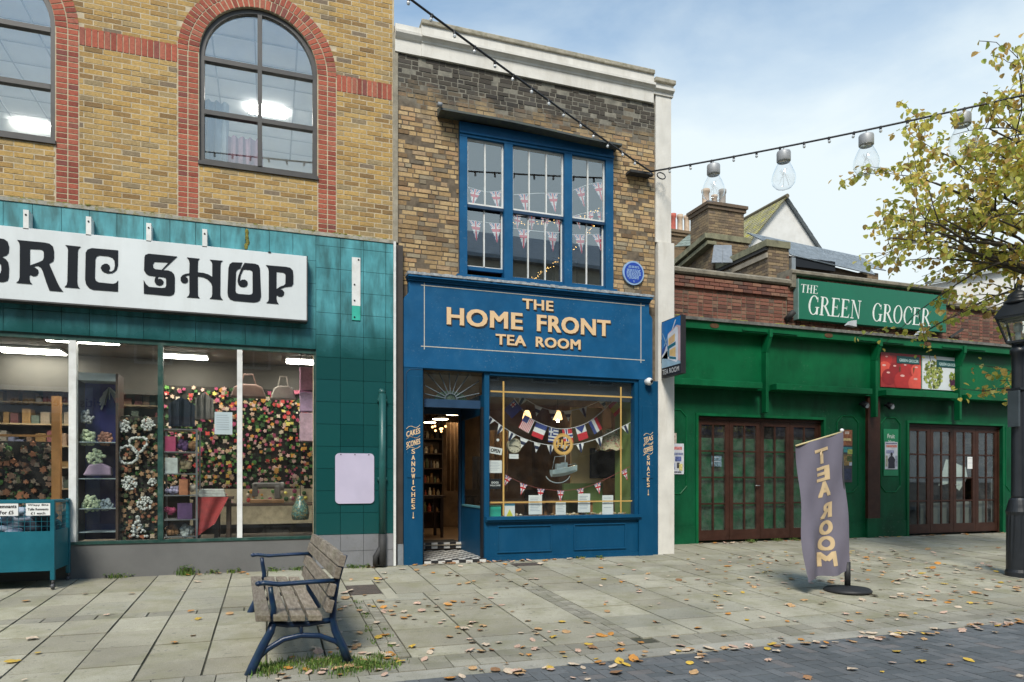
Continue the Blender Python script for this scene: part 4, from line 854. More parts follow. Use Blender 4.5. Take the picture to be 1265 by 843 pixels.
def tea_lettering():
    for s, x0, x1, z0, z1 in (('THE', 3.602, 4.106, 3.795, 3.949), ('HOME', 2.432, 3.606, 3.470, 3.727), ('FRONT', 3.834, 5.080, 3.470, 3.727), ('TEA', 3.179, 3.659, 3.230, 3.387), ('ROOM', 3.816, 4.563, 3.232, 3.389)):
        b = 0.022; mb = MB(); text_into(mb, s, x0+.02, x1+.02, z0-.022, z1-.022, -0.1245, 0, b, 0.003); text_into(mb, s, x0+.011, x1+.011, z0-.012, z1-.012, -0.1285, 0, b, 0.003); mb.build('letter_shade', dark_l, fb)
        mb = MB(); text_into(mb, s, x0, x1, z0, z1, -0.136, 0, b, 0.012); mb.build('lettering', cream_l, fb)
tea_lettering()
def pilaster_text(x, items, down, zd, y=-0.1295):
    mb = MB(); cl = MB()
    for s, zc, w in items:
        text_into(mb, s, x-w/2, x+w/2, zc-.045, zc+.035, y, 0, .012, 0.001); k = len(mb.v)
        for i in (0, 1):
            zz = zc+(.075 if i else -.075); cl.tube([(x-w*.5+w*j/10, y, zz+0.022*math.sin(j/10*6.28)+0.06*(j/10-.5)) for j in range(11)], 0.004, 5)
    mb.xf(lambda a, b, c: (a, b, c+0.30*(a-x)))
    for i, ch in enumerate(down):
        z = zd-i*0.088; text_into(mb, ch, x-(.026 if ch != 'I' else .008), x+(.026 if ch != 'I' else .008), z-.068, z, y, 0, .015, 0.001)
    z = zd-len(down)*0.088; mb.box(x-.004, x+.004, y, y+.004, z-.09, z-.02); mb.disc((x, z-.10), 0.013, y, y+.003, 8)
    mb.build('pilaster_lettering', cream_l, tea); cl.build('scroll_line', cream_l, tea)
pilaster_text(1.943, [('CAKES', 1.897, 0.20), ('SCONES', 1.747, 0.20)], 'SANDWICHES', 1.654)
pilaster_text(5.761, [('TEAS', 1.877, 0.17), ('COFFEES', 1.708, 0.17)], 'SNACKS', 1.604)
def lobby():
    zt = 0.05; D_ = 1.3; tb, tw = M('black_tile', (0.018, 0.018, 0.02), 0.35, 0.2, 9, stain=(0.10, 0.10, 0.10), stain_amt=0.3), M('white_tile', (0.60, 0.60, 0.57), 0.4, 0.08, 6, stain=(0.35, 0.33, 0.29), stain_amt=0.4)
    base = B('doorstep', black_m, tea, (2.06, 3.06, -0.08, D_, -0.06, zt-.006)); sz = 0.104; it = []
    for i in range(9):
        it.append(((2.11+sz*(i+.5), -0.083, -0.012), (sz-.004, 0.012, 0.096), tw if i % 2 == 0 else tb, True))
        for j in range(13): it.append(((2.11+sz*(i+.5), -0.08+sz*(j+.5), zt-.006), (sz-.003, sz-.003, 0.012), tw if (i+j) % 2 else tb, True))
        it.append(((2.11+sz*(i+.5), D_-.004, zt+.075), (sz-.004, 0.012, 0.10), tw if i % 2 == 0 else tb, True))
    pieces(base, 'tile', 'tile_remainder', it)
    fl = B('floor', M('wood_floor', (0.30, 0.20, 0.12), 0.5, 0.2, 3), tea, (2.0, 5.9, D_+.01, 5.5, 0.06, 0.135), (3.1, 5.9, 0.041, D_+.009, 0.0, 0.10)); B('door_mat', M('mat', (0.04, 0.04, 0.04), 0.95), tea, (2.45, 3.1, 1.5, 2.1, 0.136, 0.15))
    B('threshold', M('worn_threshold', (0.30, 0.25, 0.18), 0.6), tea, (2.09, 3.10, D_-.03, D_+.06, 0.128, 0.142))
    # left reveal, right glazed return
    B('lobby_wall', M('dark_blue_paint', (0.012, 0.045, 0.10), 0.5), tea, (2.06, 2.084, 0.101, D_, 0.0, 2.8))
    rt = B('glazed_return', blue, tea, (3.03, 3.07, 0.051, D_, 0.0, 0.78), (3.03, 3.07, D_-.07, D_, 0.781, 2.5), (3.03, 3.07, 0.051, D_-.071, 2.2, 2.5))
    B('return_rail', M('pale_blue_paint', (0.10, 0.30, 0.36), 0.5), rt, (3.02, 3.075, 0.06, D_-.08, 0.781, 0.81))
    MB().poly([(3.05, .06, .811), (3.05, D_-.08, .811), (3.05, D_-.08, 2.2), (3.05, .06, 2.2)]).build('pane', glass_s, rt)
    # inner door frame and open door, fanlight at the front
    B('door_frame', M('dark_blue_paint', (0.012, 0.045, 0.10), 0.5), tea, (2.085, 2.16, D_, D_+.08, 0.14, 2.3), (2.085, 3.10, D_, D_+.08, 2.301, 2.42), (3.0, 3.10, D_, D_+.08, 0.14, 2.3))
    B('transom', M('dark_blue_paint', (0.012, 0.045, 0.10), 0.5), tea, (2.109, 2.989, 0.02, 0.10, 2.28, 2.40))
    fan = MB(); cx_, cz_ = 2.543, 2.405
    for a in (14, 34, 54, 74, 94, 114, 134, 154, 170):
        dx, dz = math.cos(R(a)), math.sin(R(a)); r = min(0.395/max(dz, .01), (0.44 if dx > 0 else 0.40)/max(abs(dx), .01)); fan.tube([(cx_+dx*.08, .06, cz_+dz*.08), (cx_+dx*r, .06, cz_+dz*r)], 0.008, 6)
    fan.tube([(cx_+.09*math.cos(R(10*i)), .06, cz_+.09*math.sin(R(10*i))) for i in range(19)], 0.008, 6)
    f = fan.build('fanlight', M('fan_bars', (0.10, 0.13, 0.15), 0.6), tea)
    MB().poly([(2.109, .07, 2.40), (2.989, .07, 2.40), (2.989, .07, 2.818), (2.109, .07, 2.818)]).build('pane', glass_s, f)
    MB().prism([(cx_+.25*math.cos(R(15*i)), cz_+.13*math.sin(R(15*i))) for i in range(13)], .074, .076).build('coloured_glass', glass('green_glass', (0.25, 0.75, 0.5), 0.08, 0.2), f)
    # rooms
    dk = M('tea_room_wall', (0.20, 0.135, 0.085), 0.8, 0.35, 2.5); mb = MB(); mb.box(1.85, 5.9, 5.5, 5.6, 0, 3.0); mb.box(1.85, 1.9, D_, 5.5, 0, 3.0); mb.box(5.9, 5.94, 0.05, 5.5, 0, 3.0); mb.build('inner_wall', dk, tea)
    B('inner_ceiling', M('tea_ceiling', (0.30, 0.27, 0.22), 0.8), tea, (1.85, 5.9, 0.105, 5.5, 2.84, 2.9))
    B('green_wall', M('sage_paint', (0.20, 0.30, 0.09), 0.7, 0.08, 3), tea, (5.62, 5.66, 0.05, 0.75, 0.1, 2.8)); B('cream_wall', M('cream_paint', (0.70, 0.55, 0.28), 0.7, 0.06, 3), tea, (5.05, 5.66, 1.30, 1.36, 1.15, 2.5)); B('dado', M('sage_paint', (0.20, 0.30, 0.09), 0.7), tea, (4.9, 5.66, 1.30, 1.37, 0.1, 1.149))
    B('window_blind', M('dark_blind', (0.02, 0.03, 0.045), 0.6, 0.1, 4), tea, (3.11, 5.53, 0.045, 0.06, 2.47, 2.80))
    B('window_board', M('board_wood', (0.22, 0.13, 0.07), 0.6, 0.2, 5), tea, (3.11, 5.61, 0.041, 0.55, 0.60, 0.64))
lobby()

# ------------------------------------------------------------------ things on and in the tea room
S = 'striped bunting in the tea room window'
bunting('string of navy and white pennants hanging highest in the tea room window', [(3.759,0.5,2.586), (4.107,0.5,2.404), (4.49,0.5,2.337), (4.897,0.5,2.404), (5.374,0.5,2.61)], ['stripe', 'bar', 'bar', 'bar', 'stripe', 'bar'], S)
bunting('string of little national flags across the tea room window', [(3.62,0.3,2.494), (3.85,0.3,2.222), (4.125,0.3,2.088), (4.405,0.3,2.031), (4.717,0.3,2.077), (5.021,0.3,2.23), (5.465,0.3,2.618)], ['ensign', 'stars', 'h3', 'lines', 'cross', 'wedge', 'v3', 'iber'], None, 0.95)
bunting('longest string of navy and white pennants sagging behind the round gold monogram', [(3.149,0.15,2.201), (3.396,0.15,2.022), (3.701,0.15,1.866), (4.065,0.15,1.771), (4.452,0.15,1.765), (4.948,0.15,1.864), (5.653,0.15,2.183)], ['stripe', 'stripe', 'stripe', 'bar', 'bar', 'stripe', 'bar', 'stripe', 'stripe', 'stripe'], S, 0.9)
bunting('union flag bunting strung low across the tea room window', [(3.386,0.12,1.313), (3.69,0.12,1.163), (4.094,0.12,1.061), (4.579,0.12,1.059), (5.005,0.12,1.174), (5.636,0.12,1.465)], ['union', 'union', 'union', 'union', 'union', 'union', 'union'], None, 0.72, 0.004, M('red_cord', (0.30, 0.07, 0.06), 0.8))
# papers and cards on the glass
def paper(name, x0, y0, x1, y1, label, col, lines=0, Y=0.0, cat='notice'): pass
ink = M('faint_print', (0.42, 0.46, 0.52), 0.8)
def card(name, a, b, label, mat, cat='notice', lines=6, Y=0.0, group=None, tilt=0.0):
    (x0, z1), (x1, z0) = a, b; t = thing(name, ((x0+x1)/2, Y, z0), label, cat, group)
    B('sheet', mat, t, (x0, x1, Y-.002, Y+.002, z0, z1)); mb = MB(); w, h = x1-x0, z1-z0
    for i in range(lines):
        z = z1-h*(0.14+0.74*i/max(1, lines)); mb.box(x0+w*.12, x1-w*rnd.uniform(.12, .35), Y-.0032, Y-.0022, z-h*.022, z+h*.010)
    if lines: mb.build('print', ink, t)
    if tilt: t.rotation_euler = (0, tilt, 0)
    return t
card('paper_notice', (3.752,0.978), (3.972,0.682), 'white printed sheet on the sill under the round gold monogram, left of two', card_w, lines=9)
card('paper_notice', (4.201,0.874), (4.372,0.67), 'smallest white printed sheet standing on the tea room sill', card_w, lines=6)
card('paper_notice', (4.58,0.997), (4.79,0.701), 'white printed sheet on the tea room sill, third from the door', card_w, lines=9)
card('paper_notice', (5.003,0.968), (5.197,0.661), 'white sheet with dark signature on the tea room sill, nearest the green wall', card_w, lines=3)
card('paper_notice', (3.109,1.506), (3.32,1.318), 'white printed sheet on the tea room glass below the open sign', card_w, lines=6)
t = card('hygiene_sticker', (3.359,0.852), (3.528,0.641), 'small white blue and yellow sticker low in the tea room window', card_w, 'sticker', 0)
a, b = (3.359,0.852), (3.528,0.641)
B('blue_band', M('sky_blue_print', (0.10, 0.42, 0.62), 0.6), t, (a[0], b[0], -.0034, -.0022, a[1]-.03, a[1])); MB().prism([(a[0]+.03, b[1]+.02), (b[0]-.03, b[1]+.02), ((a[0]+b[0])/2, b[1]+.13)], -.0034, -.0022).build('yellow_mark', M('yellow_print', (0.62, 0.60, 0.05), 0.6), t)
a, b = (3.154,0.808), (3.334,0.695); t = thing('green_box', ((a[0]+b[0])/2, .12, b[1]), 'small bright green box in the corner of the tea room window', 'box')
bev(B('box', M('mint_card', (0.02, 0.42, 0.30), 0.6), t, (a[0], b[0], .08, .16, 0.641, a[1])), .004); B('lid', M('dark_green_card', (0.015, 0.10, 0.07), 0.6), t, (a[0]-.004, b[0]+.004, .076, .164, a[1]+.001, a[1]+.018))
o_ = (3.218,1.653); t = thing('open_sign', (o_[0], 0, o_[1]), 'white hanging sign reading OPEN on the tea room glass', 'sign')
B('plate', card_w, t, (o_[0]-.105, o_[0]+.105, -.003, .003, o_[1]-.05, o_[1]+.05)); text_into(MB(), 'OPEN', o_[0]-.075, o_[0]+.075, o_[1]-.028, o_[1]+.028, -.0045, 0, .02, .001).build('lettering', black_m, t)
MB().tube([(o_[0]-.08, 0, o_[1]+.05), (o_[0]+.01, 0, o_[1]+.15), (o_[0]+.08, 0, o_[1]+.05)], .003, 5).build('cord', black_m, t); MB().disc((o_[0]+.01, o_[1]+.165), .022, -.012, .0, 12).build('sucker', card_w, t)
t.rotation_euler = (0, R(9), 0)
o_ = (3.211,1.153); t = thing('door_sticker', (o_[0], 0, o_[1]-.06), 'black sticker with white words DOGS WELCOME on the tea room glass', 'sticker'); B('sheet', black_m, t, (o_[0]-.10, o_[0]+.10, -.002, .002, o_[1]-.075, o_[1]+.075))
mb = MB(); text_into(mb, 'DOGS', o_[0]-.055, o_[0]+.055, o_[1]+.005, o_[1]+.035, -.0035, 0, .02, .001); text_into(mb, 'WELCOME', o_[0]-.085, o_[0]+.085, o_[1]-.035, o_[1]-.010, -.0035, 0, .015, .001); mb.build('lettering', card_w, t)
# clock
o_ = (3.603,1.743); t = thing('wall_clock', (o_[0], .25, o_[1]), 'round cream clock hanging in the tea room window above a small white card', 'clock')
MB().disc(o_, .118, .22, .28, 28).build('case', M('clock_rim', (0.30, 0.26, 0.16), 0.5), t); MB().disc(o_, .108, .214, .2195, 28).build('dial', M('aged_dial', (0.55, 0.50, 0.38), 0.7, 0.1, 12), t)
mb = MB()
for i in range(12): a = R(30*i); mb.bar((o_[0]+.082*math.cos(a), .2125, o_[1]+.082*math.sin(a)), (o_[0]+.098*math.cos(a), .2125, o_[1]+.098*math.sin(a)), .002, .009)
mb.build('hour_marks', black_m, t); MB().bar((o_[0], .210, o_[1]), (o_[0]+.062, .210, o_[1]-.022), .002, .010).bar((o_[0], .2075, o_[1]), (o_[0]-.085, .2075, o_[1]-.002), .002, .007).build('hands', black_m, t)
card('price_card', (3.512,1.615), (3.666,1.541), 'small white card hanging under the round clock', card_w, 'card', 2, .22)
# model boat
def boat():
    n_ = (4.271,1.343); e_ = (4.726,1.384); L_ = e_[0]-n_[0]; t = thing('model_boat', (n_[0], .35, n_[1]-.1), 'white model motor boat hanging in the middle of the tea room window', 'model boat')
    mb = MB(); N = 10; sec = []
    for i in range(N+1):
        u = i/N; hw = .07*min(1, (1-u)*2.2)**.6+.004; top = n_[1]+.03+.085*u**1.5; bot = n_[1]-.085+.10*u**2.2; sec.append([(n_[0]+L_*u, .35-hw, top), (n_[0]+L_*u, .35-hw*.75, (top+bot)/2-.01), (n_[0]+L_*u, .35, bot), (n_[0]+L_*u, .35+hw*.75, (top+bot)/2-.01), (n_[0]+L_*u, .35+hw, top)])
    for a, b in zip(sec, sec[1:]):
        for k in range(4): mb.poly([a[k], b[k], b[k+1], a[k+1]])
        mb.poly([a[0], a[4], b[4], b[0]])
    mb.poly(sec[0]); mb.build('hull', M('boat_white', (0.55, 0.68, 0.70), 0.4, 0.05, 6), t)
    B('cabin', M('boat_grey', (0.45, 0.52, 0.54), 0.4), t, (n_[0]+.08, n_[0]+.22, .31, .39, n_[1]+.03, n_[1]+.13)); B('wheelhouse', M('boat_white', (0.55, 0.68, 0.70), 0.4), t, (n_[0]+.18, n_[0]+.27, .315, .385, n_[1]+.07, n_[1]+.15))
    MB().tube([(n_[0]+.24, .35, n_[1]+.15), (n_[0]+.25, .35, n_[1]+.27)], .006, 6).build('mast', card_w, t); mb = MB().tube([(n_[0]+.02, .35, n_[1]+.05), (n_[0]+.06, .35, n_[1]+.24), (n_[0]+.25, .35, n_[1]+.26)], .004, 5).tube([(n_[0]+.04, .3, n_[1]+.09), (n_[0]+L_*.9, .3, n_[1]+.13)], .003, 5); mb.build('rail', M('boat_grey', (0.45, 0.52, 0.54), 0.4), t)
    MB().tube([(n_[0]+.12+.22*math.cos(R(a)), .36, n_[1]-.02+.16*math.sin(R(a))) for a in range(200, 345, 12)], .008, 6).build('stand_ring', M('boat_grey', (0.45, 0.52, 0.54), 0.4), t)
boat()
# floral lampshade
o_ = (5.563,1.88); t = thing('lampshade', (o_[0], .75, o_[1]-.2), 'large pale floral lampshade with wavy hem at the right of the tea room window', 'lampshade')
mb = MB(); N = 28; pr = [(.10, .20), (.15, .12), (.21, .0), (.26, -.10), (.285, -.16)]
for r, z in pr:
    for j in range(N): mb.v.append((o_[0]+r*math.cos(2*math.pi*j/N), .75+r*math.sin(2*math.pi*j/N), o_[1]+z+(0.018*math.sin(j*2*math.pi*8/N) if z < -.1 else 0)))
for i in range(len(pr)-1):
    for j in range(N): mb.f.append((i*N+j, i*N+(j+1) % N, (i+1)*N+(j+1) % N, (i+1)*N+j)); mb.m.append(0)
def floral():
    m, nt, p, out = _nt('floral_fabric'); v = nd(nt, 'ShaderNodeTexVoronoi', Scale=38.0); nt.links.new(pos(nt), v.inputs['Vector']); sp = nd(nt, 'ShaderNodeSeparateColor'); nt.links.new(v.outputs['Color'], sp.inputs[0])
    c = ramp(nt, sp.outputs[0], [(0, (0.50, 0.43, 0.28)), (0.45, (0.58, 0.50, 0.33)), (0.62, (0.25, 0.28, 0.12)), (0.75, (0.45, 0.10, 0.10)), (0.86, (0.60, 0.52, 0.36)), (1, (0.14, 0.12, 0.09))]); nt.links.new(c, p.inputs['Base Color']); p.inputs['Roughness'].default_value = 0.8; return m
mb.build('shade', floral(), t, True); MB().tube([(o_[0], .75, o_[1]+.2), (o_[0], .75, 2.84)], .006, 6).build('flex', black_m, t)
# lit lamps and dim pendants inside
glow = emis('warm_bulb', (1.0, 0.72, 0.40), 180.0); shade_m = M('amber_glass', (0.6, 0.35, 0.12), 0.4)
for i, (x, y, lab) in enumerate((((4.694,2.6,2.459)), ) and [((4.694,2.6,2.459), 0, 'lit amber wall lamp in the tea room window, nearest the door'), ((5.337,2.6,2.479), 0, 'lit amber wall lamp behind the round gold monogram'), ((5.965,2.6,2.449), 0, 'lit amber wall lamp nearest the floral lampshade')]):
    t = thing('glass_lamp', x, lab, 'lamp', 'lit amber lamps in the tea room'); MB().lathe([(.035, .09), (.06, .05), (.085, -.04), (.09, -.09)], 14, x).build('glass_shade', emis('lamp_glow', (1.0, 0.60, 0.24), 2.2), t, True); MB().ball((x[0], x[1], x[2]-.11), .03, 8).build('bulb', glow, t, True); MB().tube([(x[0], x[1], x[2]+.09), (x[0], x[1], 2.84)], .005, 5).build('flex', black_m, t)
for (p, w, lab) in (((3.009,3.6,2.351), .13, 'dim pendant lamp in the doorway, nearest the blue left pilaster'), ((3.128,3.2,2.386), .17, 'conical pendant lamp in the middle of the doorway'), ((3.299,2.8,2.45), .19, 'conical pendant lamp in the doorway, nearest the glazed return'), ((3.597,2.4,2.514), .16, 'pendant lamp seen through the glazed return of the lobby'), ((5.548,3.4,2.916), .2, 'long low pendant lamp glow near the window head, inside the tea room')):
    t = thing('pendant_lamp', p, lab, 'lamp', 'pendant lamps in the tea room'); MB().lathe([(w, 0), (w*.55, .07), (.03, .14)], 16, p).build('shade', M('dark_shade', (0.05, 0.045, 0.04), 0.5), t, True); MB().lathe([(w*.92, -.006), (w*.92, .012)], 16, p).build('diffuser', emis('pendant_glow', (1.0, 0.78, 0.50), 12.0), t); MB().tube([(p[0], p[1], p[2]+.14), (p[0], p[1], 2.84)], .006, 5).build('flex', black_m, t)
p = (3.049,3.0,2.229); t = thing('chandelier', p, 'small glowing orange cluster lamp in the tea room doorway', 'lamp')
mb = MB()
for i in range(7): mb.ball((p[0]+.16*math.cos(i*2.4)*(.4+.1*i), p[1]+.1*math.sin(i*2.4), p[2]-.04+.05*math.sin(i*1.7)), .022, 7)
mb.build('bulbs', emis('cluster_glow', (1.0, 0.5, 0.18), 4.0), t); MB().tube([(p[0], p[1], p[2]), (p[0], p[1], 2.84)], .008, 5).build('stem', black_m, t)
wood_t = M('table_wood', (0.28, 0.14, 0.06), 0.45, 0.25, 4); dkw = M('dark_wood', (0.055, 0.032, 0.02), 0.5, 0.25, 4)
def table(x, y, w, d, h, z0, label, mat):
    t = thing('table', (x, y, z0), label, 'table', 'tables in the tea room'); B('tabletop', mat, t, (x-w/2, x+w/2, y-d/2, y+d/2, z0+h-.035, z0+h))
    for sx in (-1, 1):
        for sy in (-1, 1): B('leg', mat, t, (x+sx*(w/2-.06)-.025, x+sx*(w/2-.06)+.025, y+sy*(d/2-.06)-.025, y+sy*(d/2-.06)+.025, z0, z0+h-.036))
table(3.95, 1.35, 1.0, .6, .74, .10, 'wooden table just inside the tea room window, left', wood_t); table(4.85, 1.0, .8, .5, .76, .10, 'wooden table inside the tea room window below the model boat', wood_t)
table(2.75, 3.0, .7, .7, .78, .135, 'dark table seen through the open tea room door', dkw)
def dresser(x0, x1, y, z0, z1):
    t = thing('dresser', ((x0+x1)/2, y, z0), 'dark dresser crowded with jars deep inside the tea room doorway', 'dresser'); B('back', dkw, t, (x0, x1, y+.3, y+.33, z0, z1)); mb = MB()
    for x in (x0, x1-.03): B('side_panel', dkw, t, (x, x+.03, y, y+.299, z0, z1))
    for i in range(6):
        z = z0+.35+.32*i; B('shelf', dkw, t, (x0+.031, x1-.031, y, y+.299, z, z+.025)); x = x0+.08
        while x < x1-.1: w = rnd.uniform(.04, .09); h = rnd.uniform(.08, .22); mb.lathe([(w*.5, 0), (w*.55, h*.6), (w*.3, h*.8), (w*.3, h)], 8, (x+w/2, y+.12, z+.026)); x += w+rnd.uniform(.01, .05)
    tag(mb.build('jars', island_mat('jar_colours', [(.30, .18, .08), (.45, .36, .25), (.12, .15, .08), (.35, .08, .05), (.5, .45, .35), (.08, .08, .10)], .4, .3), t), kind='stuff')
dresser(2.2, 3.6, 4.9, .135, 2.3)
def chair(x, y, z0, label, mat):
    t = thing('chair', (x, y, z0), label, 'chair', 'chairs in the tea room'); B('seat', mat, t, (x-.2, x+.2, y-.2, y+.2, z0+.43, z0+.47)); B('backrest', mat, t, (x-.2, x+.2, y+.17, y+.2, z0+.62, z0+.9))
    for sx in (-1, 1):
        for sy in (-1, 1): B('leg', mat, t, (x+sx*.18-.018, x+sx*.18+.018, y+sy*.18-.018, y+sy*.18+.018, z0, z0+(.429 if sy < 0 else .62)))
chair(2.62, 3.75, .135, 'dark chair beside the table seen through the tea room door', dkw); chair(3.55, 2.1, .135, 'dark chair behind the left table in the tea room window', dkw); chair(4.6, 1.75, .135, 'dark chair behind the table under the model boat', dkw)
t = thing('menu_board', (5.3, 1.27, 1.3), 'dark framed chalkboard on the cream wall in the tea room', 'board'); x0, z1 = (5.43,1.746); x1, z0 = (5.898,1.27)
B('frame', black_m, t, (x0-.03, x1+.03, 1.27, 1.295, z0-.03, z1+.03)); B('slate', M('chalk_slate', (0.045, 0.045, 0.045), 0.8, 0.2, 9), t, (x0, x1, 1.262, 1.2695, z0, z1))
for (x, y, w, h, col, lab) in ((3.75, 2.6, .3, .5, (0.06, 0.09, 0.14), 'blue grey upholstered panel behind the clock in the tea room'), (4.2, 2.9, .42, .9, (0.20, 0.12, 0.06), 'brown curtain hanging behind the monogram in the tea room'), (3.3, 2.9, .25, 1.0, (0.22, 0.13, 0.06), 'brown curtain hanging left of the clock in the tea room')):
    t = thing('curtain', (x, y, 1.0), lab, 'curtain'); mb = MB(); N = 12
    for i in range(N): a, b = x-w/2+w*i/N, x-w/2+w*(i+1)/N; ya, yb_ = y+.03*math.sin(i*1.6), y+.03*math.sin((i+1)*1.6); mb.poly([(a, ya, 1.0), (b, yb_, 1.0), (b, yb_, 1.0+h*1.3), (a, ya, 1.0+h*1.3)])
    mb.build('cloth', M('curtain_'+lab[:5], col, 0.9, 0.2, 6), t, True)
shell = island_mat('shells', [(0.50, 0.38, 0.20), (0.6, 0.5, 0.35), (0.35, 0.22, 0.10), (0.65, 0.58, 0.45)], 0.6)
mb = MB()
for i in range(90): x = rnd.choice([rnd.uniform(3.45, 3.75), rnd.uniform(4.35, 4.75), rnd.uniform(4.9, 5.5), rnd.uniform(3.2, 5.5)]); mb.ball((x, rnd.uniform(.03, .2), .65+rnd.uniform(0, .03)), rnd.uniform(.012, .028), 6, 0, (1.2, 1, .8))
tag(mb.build('shells', shell), 'scattered shells and pebbles along the tea room window board', 'shells', kind='stuff')
# plaque, camera, projecting sign
t = thing('wall_plaque', (5.541, -.03, 4.358), 'round blue plaque on the brick beside the upstairs window', 'plaque'); pl = (5.541, 4.545)
MB().disc(pl, .192, -.045, -.012, 40).build('rim', M('plaque_pale', (0.28, 0.42, 0.62), 0.4, 0.08, 9), t); MB().disc(pl, .166, -.050, -.0455, 40).build('face', M('plaque_blue', (0.015, 0.06, 0.36), 0.35, 0.08, 6), t)
mb = MB(); rows = [(-.5+.1, .35)]
for z, w in ((.105, .085), (.085, .10), (.05, .12), (.03, .125), (.01, .13), (-.01, .13), (-.03, .13), (-.05, .125), (-.07, .115), (-.09, .09)):
    x = pl[0]-w
    while x < pl[0]+w-.02: l = rnd.uniform(.02, .05); mb.box(x, min(x+l, pl[0]+w), -.0515, -.0502, pl[1]+z-.006, pl[1]+z+.006); x += l+.010
mb.bar((pl[0], -.051, pl[1]-.12), (pl[0]+.005, -.051, pl[1]-.15), .001, .012); mb.build('lettering', M('plaque_pale', (0.28, 0.42, 0.62), 0.4), t)
t = thing('security_camera', (5.735, -.12, 2.785), 'white dome security camera on the blue corner of the tea room fascia', 'camera')
MB().tube([(5.735, -.117, 2.79), (5.735, -.17, 2.785)], .045, 14).build('bracket', card_w, t, True); MB().ball((5.735, -.20, 2.785), .062, 16).build('housing', card_w, t, True); MB().ball((5.745, -.235, 2.785), .036, 12).build('lens', M('lens_black', (0.01, 0.01, 0.012), 0.1), t, True)
def proj_sign():
    X, ya, yb_, z0, z1 = 6.03, -.085, -.655, 2.87, 3.78; t = thing('hanging_sign', (X+.04, -.06, z0), 'projecting tea room sign with a painted shop on blue, between blue and green fronts', 'sign')
    B('case', M('sign_case', (0.018, 0.018, 0.022), 0.45), t, (X, X+.09, yb_, ya, z0, z1), bevel=.004); B('bracket', black_m, t, (X+.01, X+.08, ya+.001, -.0605, 3.12, 3.50))
    P = lambda s, v, d: (X-.002-d*.0008, ya-.012+(yb_-ya+.024)*s, z1-.012-(z1-z0-.024)*v)
    def q(pts, mat, d): MB().poly([P(s, v, d) for s, v in pts]).build('painted_shape', mat, t)
    sb, wh, pk, yl, tl_, gb = M('sign_blue', (0.01, 0.16, 0.45), 0.5), M('sign_pale', (0.66, 0.68, 0.74), 0.5), M('sign_pink', (0.60, 0.42, 0.42), 0.5), M('sign_yellow', (0.72, 0.48, 0.20), 0.5), M('sign_teal', (0.01, 0.14, 0.20), 0.5), M('sign_greyblue', (0.30, 0.45, 0.56), 0.5)
    q([(0, 0), (1, 0), (1, .84), (0, .84)], sb, 0); q([(0, .66), (.35, .52), (1, .78), (1, .84), (0, .84)], gb, 1); q([(0, .55), (.30, .44), (.34, .70), (0, .66)], wh, 1); q([(0, .50), (.25, .44), (.15, .55), (0, .62)], M('sign_navy', (0.01, .07, .30), .5), 2)
    q([(.03, .20), (.06, .20), (.30, .43), (.27, .45)], gb, 2); q([(.72, .04), (.78, .04), (.58, .22), (.55, .20)], wh, 2); q([(.12, .44), (.16, .45), (.36, .30), (.34, .28)], gb, 2)
    q([(.34, .25), (.82, .14), (1, .18), (1, .80), (.92, .78), (.80, .76), (.34, .68)], pk, 3); q([(.34, .27), (.80, .17), (.88, .20), (.88, .76), (.80, .80), (.34, .70)], wh, 4); q([(.38, .34), (.72, .28), (.72, .42), (.38, .46)], yl, 5); q([(.34, .47), (.76, .43), (.76, .49), (.34, .53)], tl_, 5); q([(.44, .55), (.76, .52), (.76, .70), (.44, .65)], yl, 5); q([(.42, .66), (.78, .71), (.78, .75), (.42, .70)], tl_, 5); q([(.36, .50), (.43, .50), (.43, .66), (.36, .66)], tl_, 6)
    for i in (1, 2): q([(.38+.113*i, .34-.02*i), (.395+.113*i, .338-.02*i), (.395+.113*i, .448-.014*i), (.38+.113*i, .45-.014*i)], pk, 7)
    q([(.54, .33), (.56, .33), (.56, .44), (.54, .44)], pk, 8)
    mb = MB(); text_into(mb, 'TEA ROOM', 0, 1, 0, 1, 0, 0); mb.xf(lambda a, b, c: P(.05+.88*a, .965-.09*c, 3)); mb.build('lettering', card_w, t)
proj_sign()
# ------------------------------------------------------------------ inside the fabric shop
def fab_room():
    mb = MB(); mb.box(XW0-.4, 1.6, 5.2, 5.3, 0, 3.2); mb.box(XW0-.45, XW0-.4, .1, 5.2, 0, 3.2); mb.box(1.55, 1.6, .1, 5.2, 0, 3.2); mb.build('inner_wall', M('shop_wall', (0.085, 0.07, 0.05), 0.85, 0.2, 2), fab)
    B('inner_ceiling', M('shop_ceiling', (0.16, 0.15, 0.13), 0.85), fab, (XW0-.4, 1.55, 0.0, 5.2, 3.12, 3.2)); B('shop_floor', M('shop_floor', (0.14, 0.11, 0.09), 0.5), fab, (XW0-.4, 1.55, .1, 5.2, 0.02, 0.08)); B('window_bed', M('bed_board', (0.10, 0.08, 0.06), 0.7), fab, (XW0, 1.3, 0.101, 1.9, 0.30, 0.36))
    B('blind_box', M('dark_slats', (0.06, 0.055, 0.045), 0.7), fab, (XW0, 0.58, 2.2, 2.3, 2.55, 3.11))
fab_room()
tube_c = emis('shop_tube', (1.0, 0.94, 0.82), 24.0)
